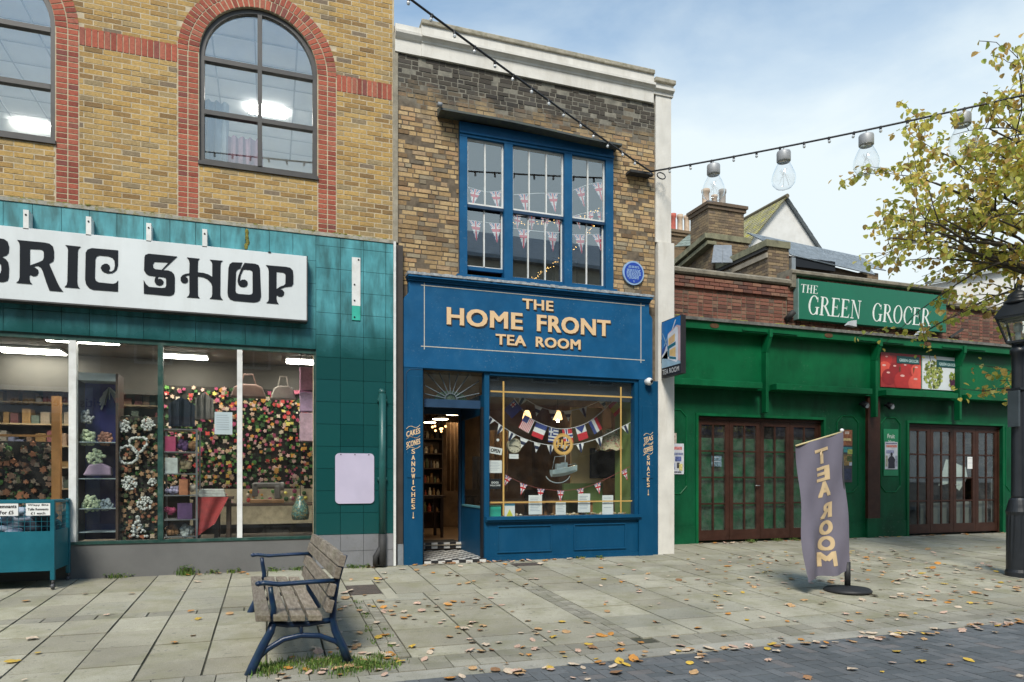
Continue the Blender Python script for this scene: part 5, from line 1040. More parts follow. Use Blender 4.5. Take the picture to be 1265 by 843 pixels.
for k, (c, w, d, lab) in enumerate((((-2.382,0.714,3.08), .85, .16, 'bright ceiling light panel crossing the white mullion'), ((-3.265,1.835,3.08), .8, .2, 'bright ceiling light panel nearest the left of the picture'), ((-1.214,1.617,3.08), .62, .16, 'bright ceiling light panel over the metal shelf rack'), ((-0.355,0.623,3.08), .62, .12, 'bright ceiling light panel behind the narrow white mullion'), ((0.475,1.492,3.08), .42, .2, 'small bright ceiling light panel over the pink boxes'))):
    t = thing('ceiling_light', (c[0], c[1], 3.08), lab, 'light', 'ceiling lights in the fabric shop'); B('tray', card_w, t, (c[0]-w/2-.02, c[0]+w/2+.02, c[1]-d-.02, c[1]+d+.02, 3.085, 3.115)); B('diffuser', tube_c, t, (c[0]-w/2, c[0]+w/2, c[1]-d, c[1]+d, 3.07, 3.084))
for k, (c, lab) in enumerate((((-1.578,3.5,3.058), 'round downlight far back over the metal rack'), ((-0.642,3.5,3.046), 'round downlight far back behind the narrow white mullion'), ((0.415,3.5,3.052), 'round downlight far back near the pink boxes'), ((-2.58,3.5,2.968), 'round downlight far back above the blue cabinet'))):
    t = thing('downlight', c, lab, 'light', 'downlights in the fabric shop'); MB().lathe([(.13, 0), (.13, .03)], 14, c).build('diffuser', emis('downlight_glow', (1.0, .86, .62), 6.0), t); MB().lathe([(.02, .031), (.02, max(.04, 3.12-c[2]))], 6, c).build('stem', black_m, t)
fl_cols = [(0.55, 0.06, 0.05), (0.60, 0.42, 0.26), (0.60, 0.50, 0.38), (0.42, 0.10, 0.16), (0.58, 0.28, 0.05), (0.08, 0.22, 0.05), (0.12, 0.30, 0.06), (0.62, 0.55, 0.12), (0.5, 0.35, 0.25), (0.35, 0.05, 0.12), (0.05, 0.12, 0.04), (0.62, 0.40, 0.36)]
flower = island_mat('artificial_flowers', fl_cols, 0.8, 0.3); leafm = island_mat('display_leaves', [(0.02, 0.07, 0.02), (0.05, 0.14, 0.03), (0.015, 0.03, 0.012)], 0.8, 0.3)
def flower_board(x0, x1, z0, z1, y, label, n, r0, r1, cols=None, dark=(0.02, 0.018, 0.015)):
    t = thing('flower_display', ((x0+x1)/2, y, z0), label, 'flower display'); B('backboard', M('display_backing', dark, 0.9), t, (x0, x1, y, y+.05, z0, z1)); mb = MB()
    for i in range(n):
        x, z, r = rnd.uniform(x0+.02, x1-.02), rnd.uniform(z0+.02, z1-.02), rnd.uniform(r0, r1)
        if rnd.random() < .35: mb.ball((x, y-.02, z), r, 6, 1, (1, .5, 1))
        else:
            k = rnd.choice((4, 5, 6)); mb.prism([(x+r*(1.1 if j % 2 else .65)*math.cos(math.pi*j/k), z+r*(1.1 if j % 2 else .65)*math.sin(math.pi*j/k)) for j in range(2*k)], y-.05-rnd.uniform(0, .05), y-.01, 0)
    tag(mb.build('flowers', [cols or flower, leafm], t), kind='stuff')
xa, za = (-1.553,2.697); xb, zb = (0.708,1.063)
flower_board(xa, xb, zb, za, 2.1, 'wall of bright artificial flowers behind the sewing machine', 1300, .016, .042)
xa, za = (-1.903,2.063); xb, zb = (-1.4,0.417)
flower_board(xa, xb, zb, za, .45, 'dark panel of dried flowers and leaves beside the green mullion', 420, .012, .035, island_mat('dried_flowers', [(0.22, 0.12, 0.06), (0.35, 0.20, 0.10), (0.10, 0.07, 0.04), (0.28, 0.10, 0.05), (0.04, 0.06, 0.02), (0.45, 0.35, 0.25)], 0.85, 0.3))
xa, za = (-3.507,1.751); xb, zb = (-2.814,0.677)
flower_board(xa-.4, xb, zb, za, 1.4, 'dim display of flowers at the left edge behind the remnant bin', 260, .02, .05, island_mat('dim_flowers', [(0.20, 0.12, 0.08), (0.28, 0.12, 0.06), (0.10, 0.10, 0.05), (0.25, 0.2, 0.15)], 0.85, 0.3))
wr = M('white_wreath', (0.62, 0.63, 0.60), 0.9, 0.15, 25, 0.8, 90); wr_g = M('pale_green_wreath', (0.48, 0.55, 0.36), 0.9, 0.15, 25, 0.8, 90)
def clump(mb, c, r, n, rr, mi=0):
    for i in range(n): a = rnd.uniform(0, 6.28); q = r*math.sqrt(rnd.random()); mb.ball((c[0]+q*math.cos(a), c[1]-rnd.uniform(0, .04), c[2]+q*math.sin(a)), rr*rnd.uniform(.7, 1.3), 6, mi)
def wreath(c, r, label, heart=False):
    mb = MB()
    for i in range(90):
        a = 2*math.pi*i/90; q = r*(1+.15*math.sin(a*3)) if heart else r; mb.ball((c[0]+q*math.cos(a)+rnd.uniform(-.01, .01), c[1]+rnd.uniform(-.02, .02), c[2]+q*math.sin(a)+rnd.uniform(-.01, .01)), rnd.uniform(.010, .018), 6)
    tag(mb.build('wreath', wr, None, False, c), label, 'wreath')
wreath((-1.763,0.36,1.547), .115, 'round white wreath on the dark dried flower panel'); wreath((-1.639,0.36,1.688), .10, 'heart shaped white wreath above the round one', True)
for (c, r, n, lab) in (((-1.814,0.38,1.921), .08, 26, 'white lace cluster at the top left of the dried flower panel'), ((-1.527,0.38,1.95), .08, 22, 'white flower cluster at the top right of the dried flower panel'), ((-1.748,0.38,1.172), .09, 26, 'white star shaped cluster low on the dried flower panel'), ((-1.565,0.38,0.902), .09, 26, 'white butterfly cluster low on the dried flower panel'), ((-1.478,0.38,1.194), .05, 12, 'small white flower at the right of the dried flower panel')):
    mb = MB(); clump(mb, c, r, n*3, .014); tag(mb.build('flower_cluster', wr, None, False, c), lab, 'flowers')
c = (-1.649,0.36,0.582); mb = MB()
for i in range(60): u = rnd.random(); mb.ball((c[0]+rnd.uniform(-1, 1)*.11*(1-u), c[1]+rnd.uniform(-.03, .03), c[2]-.12+.27*u), rnd.uniform(.012, .024), 6)
tag(mb.build('ornament_tree', wr, None, False, c), 'small silvery tree ornament at the foot of the dried flower panel', 'ornament')
def cabinet():
    x0, z1 = (-2.317,2.6); x1, z0 = (-1.894,0.422); t = thing('display_cabinet', ((x0+x1)/2, .3, z0), 'blue lined display cabinet with shelves beside the white mullion', 'cabinet')
    B('back', M('royal_blue_lining', (0.03, 0.035, 0.17), 0.85, 0.1, 4), t, (x0, x1, .62, .65, z0, z1)); B('side_panel', dkw, t, (x0-.02, x0-.001, .28, .65, z0, z1)); B('side_panel', dkw, t, (x1+.001, x1+.03, .28, .65, z0, z1)); B('head', M('pale_head', (0.42, 0.46, 0.46), .7), t, (x0, x1, .29, .61, z1-.10, z1-.001))
    for y in (546, 591, 628, 657):
        z = [1.709,1.236,0.848,0.544][(546, 591, 628, 657).index(y)]; B('shelf', M('glass_shelf', (0.30, 0.36, 0.38), 0.3), t, (x0, x1, .30, .61, z-.012, z))
    return x0, x1
cabinet()
for (c, r, n, mt, lab) in (((-2.243,0.42,1.765), .10, 22, wr_g, 'pale green hat on the upper shelf of the blue cabinet'), ((-2.029,0.42,1.759), .08, 18, M('salmon_wool', (0.50, 0.25, 0.18), .9), 'salmon wool ball beside the pale green hat'), ((-2.137,0.4,1.512), .10, 24, wr_g, 'pale green flower hat in the middle of the blue cabinet'), ((-2.197,0.42,0.898), .11, 28, wr_g, 'cream heap on the lower shelf of the blue cabinet'), ((-2.02,0.42,0.885), .07, 14, M('pale_blue_wool', (.38, .45, .48), .9), 'pale blue bundle on the lower shelf of the blue cabinet'), ((-2.259,0.45,2.042), .08, 16, M('silver_flower', (.36, .38, .38), .9), 'silver flower at the top of the blue cabinet')):
    mb = MB(); clump(mb, c, r, n*3, .022); tag(mb.build('woolly_item', mt, None, True, c), lab, 'wool')
c = (-2.114,0.38,1.342); mb = MB(); mb.prism([(c[0]-.17, c[2]-.07), (c[0]+.16, c[2]-.07), (c[0]+.15, c[2]+.04), (c[0]+.05, c[2]+.09), (c[0]-.10, c[2]+.07)], .34, .46); tag(bev(mb.build('mauve_bag', M('mauve_felt', (0.36, 0.26, 0.36), .9, .08, 8), None, False, c), .02), 'mauve felt bag on a shelf of the blue cabinet', 'bag')
def rack():
    x0, z1 = (-1.377,1.918); x1, z0 = (-0.945,0.423); y0, y1 = .5, .95; st = M('grey_steel', (0.30, 0.32, 0.33), .4, metal=.6); t = thing('shelf_rack', ((x0+x1)/2, .7, z0), 'grey metal shelf rack of craft goods left of the red cloth', 'shelving')
    for x in (x0, x1):
        for y in (y0, y1): B('upright', st, t, (x-.012, x+.012, y-.012, y+.012, .36, z1))
    zs = [1.912,1.602,1.303,1.005,0.673,0.44]
    for z in zs: B('shelf', st, t, (x0-.01, x1+.01, y0-.01, y1+.01, z-.012, z))
    k = 0
    for z, zn in zip(zs[1:], zs):
        x = x0+.03
        while x < x1-.08:
            w = rnd.uniform(.10, .2); h = (zn-z)*rnd.uniform(.45, .8); col = [(0.35, 0.05, 0.12), (0.12, 0.06, 0.16), (0.32, 0.17, 0.08), (0.48, 0.52, 0.50), (0.45, 0.36, 0.22), (0.40, 0.38, 0.55), (0.50, 0.20, 0.10), (0.55, 0.50, 0.42)][k % 8]
            w = min(w, x1-.02-x); o = MB(); c = (x+w/2, y0+.16, z)
            if k % 3 == 0: o.box(x, x+w, y0+.04, y0+.3, z+.001, z+h)
            else: clump(o, (x+w/2, y0+.16, z+h*.5), w*.42, 14, .035)
            tag(o.build('craft_item', M('craft_%d' % (k % 8), col, .85, .2, 12), None, False, c), ['crimson wool', 'violet yarn', 'wicker basket', 'white lace', 'straw', 'lilac box', 'rust wool', 'cream cloth'][k % 8]+' on the metal rack, '+['top', 'second', 'third', 'fourth', 'lowest'][zs.index(z)-1]+' shelf, '+('left' if x < x0+.15 else 'right'), 'craft goods'); x += w+.02; k += 1
rack()
# table with sewing machine, red cloth
zt = 0.866; table(-0.031, 1.1, 1.5, .6, zt-.36, .36, 'dark work table under the sewing machine in the fabric shop', dkw)
def sewing():
    x, y, z = -0.03, 1.0, zt; t = thing('sewing_machine', (x, y, z), 'black vintage sewing machine on the dark work table', 'sewing machine'); m = M('machine_black', (0.10, 0.085, 0.075), .35)
    B('bed', wood_t, t, (x-.24, x+.24, y-.1, y+.1, z+.001, z+.06), bevel=.008); bev(B('pillar', m, t, (x+.10, x+.19, y-.05, y+.05, z+.061, z+.27)), .02); bev(B('arm', m, t, (x-.20, x+.20, y-.045, y+.045, z+.23, z+.31)), .02); bev(B('head', m, t, (x-.21, x-.13, y-.045, y+.045, z+.10, z+.30)), .015)
    MB().tube([(x+.19, y, z+.25), (x+.235, y, z+.25)], .065, 16).build('handwheel', m, t); MB().tube([(x-.17, y, z+.062), (x-.17, y, z+.10)], .006, 6).build('needle_bar', M('grey_steel', (.3, .3, .3), .4), t)
sewing()
t = thing('craft_display', (-0.157, 2.0, zt), 'cream panel of small crafts behind the sewing machine', 'display'); x0, x1 = -1.173, 0.676; B('panel', M('cream_board', (.50, .42, .28), .8, .2, 9), t, (x0, x1, 1.95, 1.98, .5, 1.069)); mb = MB()
for i in range(60): x, z = rnd.uniform(x0+.1, x1-.1), rnd.uniform(0.833, 1.043); mb.ball((x, 1.93, z), rnd.uniform(.015, .04), 6, 0, (1, .4, 1))
tag(mb.build('crafts', flower, t), kind='stuff')
def red_cloth():
    x0, z1 = (-0.967,0.975); x1, z0 = (-0.565,0.416); mb = MB(); N = 12; M_ = 7
    for i in range(N+1):
        for j in range(M_+1):
            u, v = i/N, j/M_; w = (x1-x0)*(1.06-.42*v); mb.v.append((x0+w*u, .56-.05*v+.035*math.sin(u*9+v*2), z1+(z0-z1)*v*(1-.35*u)))
    for i in range(N):
        for j in range(M_): k = i*(M_+1)+j; mb.f.append((k, k+1, k+M_+2, k+M_+1)); mb.m.append(0)
    tag(mb.build('red_cloth', M('red_fabric', (0.30, 0.035, 0.035), .85, .15, 14, .3, 90), None, True, (x0, .72, z0)), 'red cloth hanging from a table inside the fabric shop', 'cloth')
    mb = MB(); c = ((x0+x1)/2, .8, z1+.03)
    for k in range(5): mb.box(x0+.01*k, x1-.02-.008*k, .68, .95, z1+.001+.022*k, z1+.02+.022*k)
    tag(bev(mb.build('folded_lace', wr, None, False, c), .006), 'folded white lace cloths on top of the red cloth', 'cloth'); table((x0+x1)/2, .85, .55, .45, z1-.36, .36, 'low table hidden under the red cloth', dkw)
red_cloth()
c = (0.421,0.45,0.784); t = thing('mosaic_lampshade', c, 'small mosaic glass lampshade hanging at the right of the fabric window', 'lampshade')
def mosaic():
    m, nt, p, out = _nt('mosaic_glass'); v = nd(nt, 'ShaderNodeTexVoronoi', Scale=55.0); nt.links.new(pos(nt), v.inputs['Vector']); sp = nd(nt, 'ShaderNodeSeparateColor'); nt.links.new(v.outputs['Color'], sp.inputs[0])
    nt.links.new(ramp(nt, sp.outputs[0], [(0, (0.015, 0.05, 0.05)), (0.4, (0.05, 0.15, 0.14)), (0.6, (0.17, 0.26, 0.20)), (0.8, (0.24, 0.18, 0.07)), (1, (0.01, 0.03, 0.03))]), p.inputs['Base Color']); p.inputs['Roughness'].default_value = .3; return m
MB().lathe([(.03, .20), (.06, .13), (.11, .04), (.125, -.06), (.11, -.14)], 18, c).build('shade', mosaic(), t, True); MB().tube([(c[0], c[1], c[2]+.2), (c[0], c[1], 3.1)], .005, 5).build('cord', black_m, t)
pk_cols = [(0.50, 0.22, 0.34), (0.46, 0.30, 0.46), (0.52, 0.34, 0.42)]
for i, (y0, y1) in enumerate(((455, 482), (486, 508), (512, 545))):
    a, b = [((0.419,2.811),(0.586,2.505)),((0.419,2.452),(0.586,2.203)),((0.419,2.151),(0.586,1.773))][i]; t = thing('pink_box', ((a[0]+b[0])/2, .5, b[1]), ['plain pink box topmost beside the fabric shop pilaster', 'lilac patterned box in the middle of the pink stack', 'pale pink patterned box lowest in the pink stack'][i], 'box'); bev(B('box', M('pink_card_%d' % i, pk_cols[i], .7, .2, 14), t, (a[0], b[0]+.05, .4, .7, b[1], a[1])), .004); B('lid', M('pink_lid_%d' % i, tuple(x*1.2 for x in pk_cols[i]), .7), t, (a[0]-.004, b[0]+.054, .396, .704, a[1]+.001, a[1]+.02))
def bag(c, w, h, col, label):
    t = thing('handbag', c, label, 'bag'); mb = MB(); mb.prism([(c[0]-w*.5, c[2]), (c[0]+w*.5, c[2]), (c[0]+w*.38, c[2]+h*.8), (c[0]+w*.2, c[2]+h), (c[0]-w*.2, c[2]+h), (c[0]-w*.38, c[2]+h*.8)], c[1]-.06, c[1]+.06); bev(mb.build('body', M('bag_'+label[:6], col, .6, .15, 8), t), .025, 3)
    for k in (-.03, .03): MB().tube([(c[0]-w*.2, c[1]+k, c[2]+h), (c[0]-w*.12, c[1]+k, c[2]+h*1.7), (c[0]+w*.12, c[1]+k, c[2]+h*1.7), (c[0]+w*.2, c[1]+k, c[2]+h)], .01, 6).build('handle', M('bag_'+label[:6], col, .6), t)
bag((-0.285,0.8,2.4), .5, .2, (0.16, 0.09, 0.07), 'brown leather handbag hanging behind the narrow white mullion'); bag((0.195,0.8,2.394), .36, .2, (0.34, 0.30, 0.26), 'grey beige handbag hanging near the pink boxes')
for (x0, y0, x1, y1, Y, col, lab) in ((208, 490, 240, 527, .9, (0.03, 0.045, 0.075), 'dark blue jacket hanging above the metal shelf rack'), (240, 488, 262, 520, .95, (0.20, 0.19, 0.18), 'grey scarf hanging beside the dark blue jacket')):
    pass
for (a, b, Y, col, lab) in (((-1.347,2.393), (-1.012,1.978), .9, (0.03, 0.045, 0.075), 'dark blue jacket hanging above the metal shelf rack'), ((-1.006,2.482), (-0.771,2.093), .95, (0.20, 0.19, 0.18), 'grey scarf hanging beside the dark blue jacket')):
    mb = MB(); N = 10; w = b[0]-a[0]
    for i in range(N):
        u, v = i/N, (i+1)/N; s = lambda q: a[1]-.10*abs(q-.5)*2; mb.prism([(a[0]+w*u, b[1]), (a[0]+w*v, b[1]), (a[0]+w*v, s(v)), (a[0]+w*u, s(u))], Y+.02*math.sin(i*1.7), Y+.1)
    tag(mb.build('hanging_garment', M('garment_'+lab[:4], col, .9, .15, 8), None, False, (a[0], Y, b[1])), lab, 'garment')
t = card('window_notice', (-0.684,2.115), (-0.465,1.819), 'white notice taped inside the fabric shop glass by the narrow white mullion', M('notice_paper', (0.60, 0.66, 0.72), .7, .04, 4), lines=7)
c = (-2.026,0.6,2.17); mb = MB()
for i in range(16): x = rnd.uniform(-.13, .15); mb.bar((c[0], c[1], c[2]+.28), (c[0]+x, c[1]+rnd.uniform(-.05, .05), c[2]+rnd.uniform(-.02, .18)), .012, .02)
tag(mb.build('wind_chime', M('grey_steel', (.3, .3, .3), .4), None, False, c), 'silvery wind chime hanging above the blue cabinet', 'wind chime')
t = thing('wood_post', (-2.734, 1.0, .36), 'orange brown wooden post inside the fabric shop left of the white mullion', 'post'); x = -2.734; B('post', M('orange_wood', (0.36, 0.17, 0.05), .5, .2, 3), t, (x-.05, x+.05, .95, 1.05, .36, 2.35)); B('rail', M('orange_wood', (0.36, 0.17, 0.05), .5), t, (-3.384-.6, x-.051, .97, 1.03, 1.824-.03, 1.824))
def back_shelves():
    x0, x1 = -3.815-.8, -1.626; t = thing('wall_shelving', ((x0+x1)/2, 2.5, .1), 'tall lit shelving of small goods deep in the fabric shop, left half', 'shelving'); B('back', M('shelf_back', (0.14, 0.11, 0.075), .8, .1, 3), t, (x0, x1, 2.75, 2.8, .1, 2.5)); mb = MB()
    for i in range(7): B('shelf', M('shelf_wood', (0.35, 0.26, 0.15), .6), t, (x0, x1, 2.4, 2.749, .4+.33*i, .425+.33*i))
    for i in range(7):
        x = x0
        while x < x1-.1: w = rnd.uniform(.05, .15); h = rnd.uniform(.08, .24); mb.box(x, x+w, 2.45, 2.7, .426+.33*i, .426+.33*i+h); x += w+rnd.uniform(.01, .06)
    tag(mb.build('shelf_goods', island_mat('packets', [(.22, .14, .09), (.30, .24, .17), (.16, .05, .05), (.10, .13, .10), (.34, .30, .25), (.12, .13, .20), (.28, .16, .05)], .8, .3), t), kind='stuff')
back_shelves()

# ------------------------------------------------------------------ greengrocer (right, set back)
grn = M('green_gloss_paint', (0.001, 0.098, 0.034), 0.5, 0.22, 1.6, stain=(0.002, 0.125, 0.045), stain_amt=0.6, streak=1, spec=0.22, wear=((0.07, 0.15, 0.10), .9))
grn_d = M('green_old_paint', (0.001, 0.070, 0.027), 0.55, 0.26, 1.8, stain=(0.004, 0.095, 0.040), stain_amt=0.7, streak=1, spec=0.22, wear=((0.09, 0.15, 0.11), .95))
brown = M('brown_door_paint', (0.042, 0.016, 0.010), 0.5, 0.2, 5, stain=(0.065, 0.032, 0.022), stain_amt=0.4, spec=.3)
felt = M('felt_capping', (0.12, 0.12, 0.11), 0.9, 0.3, 7, 0.5, 60, stain=(0.26, 0.25, 0.22), stain_amt=0.6)
conc = M('weathered_concrete', (0.22, 0.195, 0.15), 0.92, 0.2, 5, 0.5, 60, stain=(0.09, 0.08, 0.06), stain_amt=0.7)
rb2 = brick_mat('dull_red_brick', [(0, (0.10, 0.045, 0.035)), (0.3, (0.19, 0.075, 0.05)), (0.6, (0.24, 0.09, 0.06)), (0.85, (0.27, 0.14, 0.09)), (1, (0.13, 0.09, 0.07))], grime=((0.06, 0.045, 0.035), 0.6))
gg = thing('greengrocer', (11, 1.2, 0), 'low green closed greengrocer shop with brown glazed doors and a brick parapet', 'building')
G0, G1 = 6.29, 15.95; DO = ((7.455, 10.353), (12.574, 15.318)); ZD = 2.335
def green_shop():
    mb = MB(); xs = G0
    for a, b in DO: mb.box(xs, a, 1.0, 1.25, -.05, 2.90); mb.box(a, b, 1.0, 1.25, ZD+.06, 2.90); xs = b
    mb.box(xs, G1, 1.0, 1.25, -.05, 2.90); w = mb.build('wall', grn_d, gg)
    mb = MB()                                                             # reveal lining round each opening
    for a, b in DO: mb.box(a-.05, a, .975, .999, .03, ZD+.11); mb.box(b, b+.05, .975, .999, .03, ZD+.11); mb.box(a, b, .975, .999, ZD+.061, ZD+.11)
    mb.build('architrave', grn, gg)
    B('plinth', grn_d, gg, (10.354, 12.57, .985, .9995, -.05, .36), (G0, 7.40, .985, .9995, -.05, .36))
    p = B('brown_pilaster', brown, gg, (11.424, 11.743, .93, .9995, .43, 2.98)); B('pilaster_foot', grn_d, gg, (11.40, 11.77, .92, .984, -.05, .4295))
    # fascia
    B('fascia', grn, gg, (G0, G1, .90, 1.25, 2.901, 4.05)); B('fascia_beam', grn, gg, (G0, G1, .70, .899, 3.93, 4.07))
    B('capping', felt, gg, (G0, G1+.03, .66, 1.0, 4.071, 4.125))
    mb = MB(); rr = random.Random(5)
    for i in range(60): x = rr.uniform(G0, G1); mb.ball((x, .70, 4.125), rr.uniform(.015, .05), 6, 0, (1.6, 1, .5))
    tag(mb.build('capping_debris', M('moss', (0.17, 0.16, 0.03), 0.95), gg), kind='stuff')
    for a, b in ((G0, 8.66), (8.98, 11.30), (11.66, 13.62), (13.92, G1)): B('ledge', grn, gg, (a, b, .70, .899, 2.905, 3.02), bevel=.006)
    for x in (8.82, 11.48, 13.77): 
        mb = MB(); mb.box(x-.03, x+.03, .76, .899, 2.47, 3.60); mb.prism([(.899, 3.60), (.76, 3.60), (.66, 3.86), (.66, 3.93), (.899, 3.93)], x-.03, x+.03, 0, 'x'); mb.box(x-.035, x+.035, .65, .69, 3.86, 4.02)
        b = mb.build('bracket', grn, gg); bev(b, .008, 1); B('bracket_strap', grn, b, (x-.62, x-.06, .68, .699, 3.955, 3.985), (x+.06, x+.62, .68, .699, 3.955, 3.985))
    for x in (7.6, 10.2, 12.75): MB().disc((x, 4.0), .10, .692, .699, 14).xf(lambda a, b, c: (a, b, 4.0+(c-4.0)*.45)).build('rust_mark', M('rusty_vent', (0.10, 0.05, 0.02), .9, .3, 20), gg)
    # chamfered wall panels
    for a, b in ((6.66, 7.212), (10.697, 11.235), (11.829, 12.352), (15.42, 15.88)):
        c = .13; P = [(a, .96+c), (a+c, .96), (b-c, .96), (b, .96+c), (b, 2.49-c), (b-c, 2.49), (a+c, 2.49), (a, 2.49-c)]; mb = MB()
        for i in range(8): q, r = P[i], P[(i+1) % 8]; mb.tube([(q[0], .997, q[1]), (r[0], .997, r[1])], .014, 6)
        mb.build('panel_moulding', grn, gg)
    for (a, b), kind in zip(DO, (0, 1)):
        n = 4; wd = (b-a-.08)/n
        fr = B('door_frame', brown, gg, (a, a+.04, 1.06, 1.14, .05, ZD+.05), (b-.04, b, 1.06, 1.14, .05, ZD+.05), (a+.04, b-.04, 1.06, 1.14, ZD, ZD+.05))
        for i in range(n):
            x0 = a+.04+wd*i+.004; x1 = x0+wd-.008; st = .085; z0, z1 = .08, ZD-.004; y0, y1 = 1.075, 1.115
            mb = MB(); mb.box(x0, x0+st, y0, y1, z0, z1); mb.box(x1-st, x1, y0, y1, z0, z1); mb.box(x0+st, x1-st, y0, y1, z0, z0+.19); mb.box(x0+st, x1-st, y0, y1, z1-.09, z1)
            gx0, gx1, gz0, gz1 = x0+st, x1-st, z0+.19, z1-.09; xm = (gx0+gx1)/2; mb.box(xm-.016, xm+.016, y0+.004, y1-.004, gz0, gz1)
            for k in range(1, 4): zz = gz0+(gz1-gz0)*k/4; mb.box(gx0, xm-.016, y0+.006, y1-.006, zz-.015, zz+.015); mb.box(xm+.016, gx1, y0+.006, y1-.006, zz-.015, zz+.015)
            d = mb.build('door', brown, gg)
            for cx0, cx1 in ((gx0, xm-.016), (xm+.016, gx1)):
                for k in range(4):
                    za = gz0+(gz1-gz0)*k/4+(.015 if k else 0); zb_ = gz0+(gz1-gz0)*(k+1)/4-(.015 if k < 3 else 0)
                    if kind == 1 and i == 2 and k == 1 and cx0 > xm-.1 and cx0 > xm: continue       # the missing pane
                    MB().poly([(cx0, 1.095, za), (cx1, 1.095, za), (cx1, 1.095, zb_), (cx0, 1.095, zb_)]).build('pane', glass('dirty_glass', (0.80, 0.86, 0.83), 0.06, 0.10), d)
            if i in (1, 2): 
                x = x1-.04 if i == 1 else x0+.04
                if (kind == 0 and i == 1) or (kind == 1 and i == 2): MB().tube([(x, 1.07, 1.10), (x, 1.03, 1.10), (x+(.10 if kind else -.10), 1.03, 1.10)], .009, 6).build('handle', M('grey_steel', (.3, .3, .3), .4), d, True)
    # behind the doors
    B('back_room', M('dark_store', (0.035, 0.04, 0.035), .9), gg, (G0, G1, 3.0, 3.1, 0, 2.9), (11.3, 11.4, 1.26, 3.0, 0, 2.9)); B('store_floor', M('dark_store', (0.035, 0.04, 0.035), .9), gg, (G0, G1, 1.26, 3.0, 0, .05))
    # brick parapet
    mb = MB(); mb.box(G0, G1, 1.0, 1.3, 4.051, 4.96); mb.box(9.56, 13.70, .999, 1.3, 4.9601, 5.17); pw_ = mb.build('parapet_wall', mortar_g, gg)
    br = course_bricks(G0, 9.45, 4.13, 4.72, .992, lambda c: rb2, lambda a, b, z0, z1: [(a, b)], bond='flemish', Hc=.0685)
    br += course_bricks(13.44, G1, 4.13, 4.88, .992, lambda c: rb2, lambda a, b, z0, z1: [(a, b)], bond='flemish', Hc=.0685)
    br += course_bricks(9.46, 13.44, 4.13, 5.16, .975, lambda c: rb2, lambda a, b, z0, z1: [(a, b)] if (a < 9.66 or b > 13.40 or z0 > 5.0 or z0 < 4.35) else [], bond='flemish', Hc=.0685)
    br += course_bricks(G0, 9.45, 4.73, 4.955, .94, lambda c: rb2, lambda a, b, z0, z1: [(a, b)], bond='stretcher', Hc=.0685, depth=.1)
    pieces(pw_, 'brick', 'brick_remainder', br)
    for a, b, z in ((G0, 9.535, 4.961), (13.70, G1, 4.885)): 
        MB().prism([(1.32, z), (.93, z), (.90, z+.03), (.90, z+.085), (.96, z+.13), (1.32, z+.14)], a, b, 0, 'x').build('coping', conc, gg)
    MB().prism([(1.32, 5.171), (.91, 5.171), (.88, 5.20), (.88, 5.25), (.94, 5.285), (1.32, 5.295)], 9.50, 13.80, 0, 'x').build('coping', conc, gg)
    for a, b in ((9.50, 9.60), (13.62, 13.80)): B('coping_step', conc, gg, (a, b, .895, 1.32, 4.93, 5.1705))
    MB().tube([(9.44, .99, 4.30), (9.50, .84, 4.44)], .055, 10).build('pipe_stub', M('old_iron', (.03, .03, .03), .7), gg, True)
    MB().bar((13.72, .97, 4.25), (13.95, .86, 4.42), .05, .05).build('strut', M('old_iron', (.03, .03, .03), .7), gg)
    B('roof', felt, gg, (G0, G1, 1.33, 6.0, 4.55, 4.62))
green_shop()
B('inner_sheet', M('green_sheet', (0.006, 0.075, 0.030), .6, .4, 3, stain=(.03, .13, .07), stain_amt=.6), gg, (7.5, 10.33, 1.16, 1.18, .05, 2.0)); 
for x, lab in ((11.27, 'small dark alarm bell left of the brown post'), (11.93, 'small dark alarm bell right of the brown post')):
    t = thing('flood_lamp', (x, .95, 2.72), lab.replace('alarm bell', 'flood lamp'), 'lamp', 'lamps either side of the brown post'); MB().tube([(x, .999, 2.74), (x, .93, 2.74)], .02, 8).build('arm', black_m, t); MB().tube([(x-.02, .93, 2.76), (x+.04, .86, 2.70)], [.05, .075], 10).build('head', black_m, t); MB().disc((x+.045, 2.70), .055, .845, .852, 10).build('lens', M('grey_steel', (.3, .3, .3), .4), t)
# hanging white sheets behind the right-hand doors
for i, (P, lab) in enumerate(((((13.592,1.084), (13.807,1.655), (14.389,1.48), (14.438,1.262), (14.193,0.974), (13.927,1.136)), 'crumpled white sheet behind the left panes of the far doors'), (((15.207,0.75), (15.207,1.263), (15.823,1.263), (15.823,0.187), (15.207,0.201)), 'pale panel behind the lower right panes of the far doors'), (((13.135,0.242), (13.135,0.699), (15.122,0.749), (15.122,0.199)), 'low grey screen behind the far doors'))):
    mb = MB().prism(list(P), 1.13+.03*i, 1.14+.03*i); tag(mb.build('hanging_sheet', M('sheet_%d' % i, ((.52, .56, .54), (.45, .47, .45), (.20, .21, .20))[i], .8, .12, 5), None, False, (P[0][0], 1.4, P[0][1])), lab, 'sheet')
c = (14.475,1.58); card('door_notice', (c[0]-.10, c[1]+.13), (c[0]+.10, c[1]-.13), 'small white paper on the glass of the far brown doors', card_w, lines=2, Y=1.085)
c = (7.923,1.56); card('door_poster', (c[0]-.11, c[1]+.10), (c[0]+.11, c[1]-.10), 'small dark picture card behind the near brown doors', M('dull_picture', (0.10, 0.16, 0.20), .7, .6, 22), lines=2, Y=1.085)
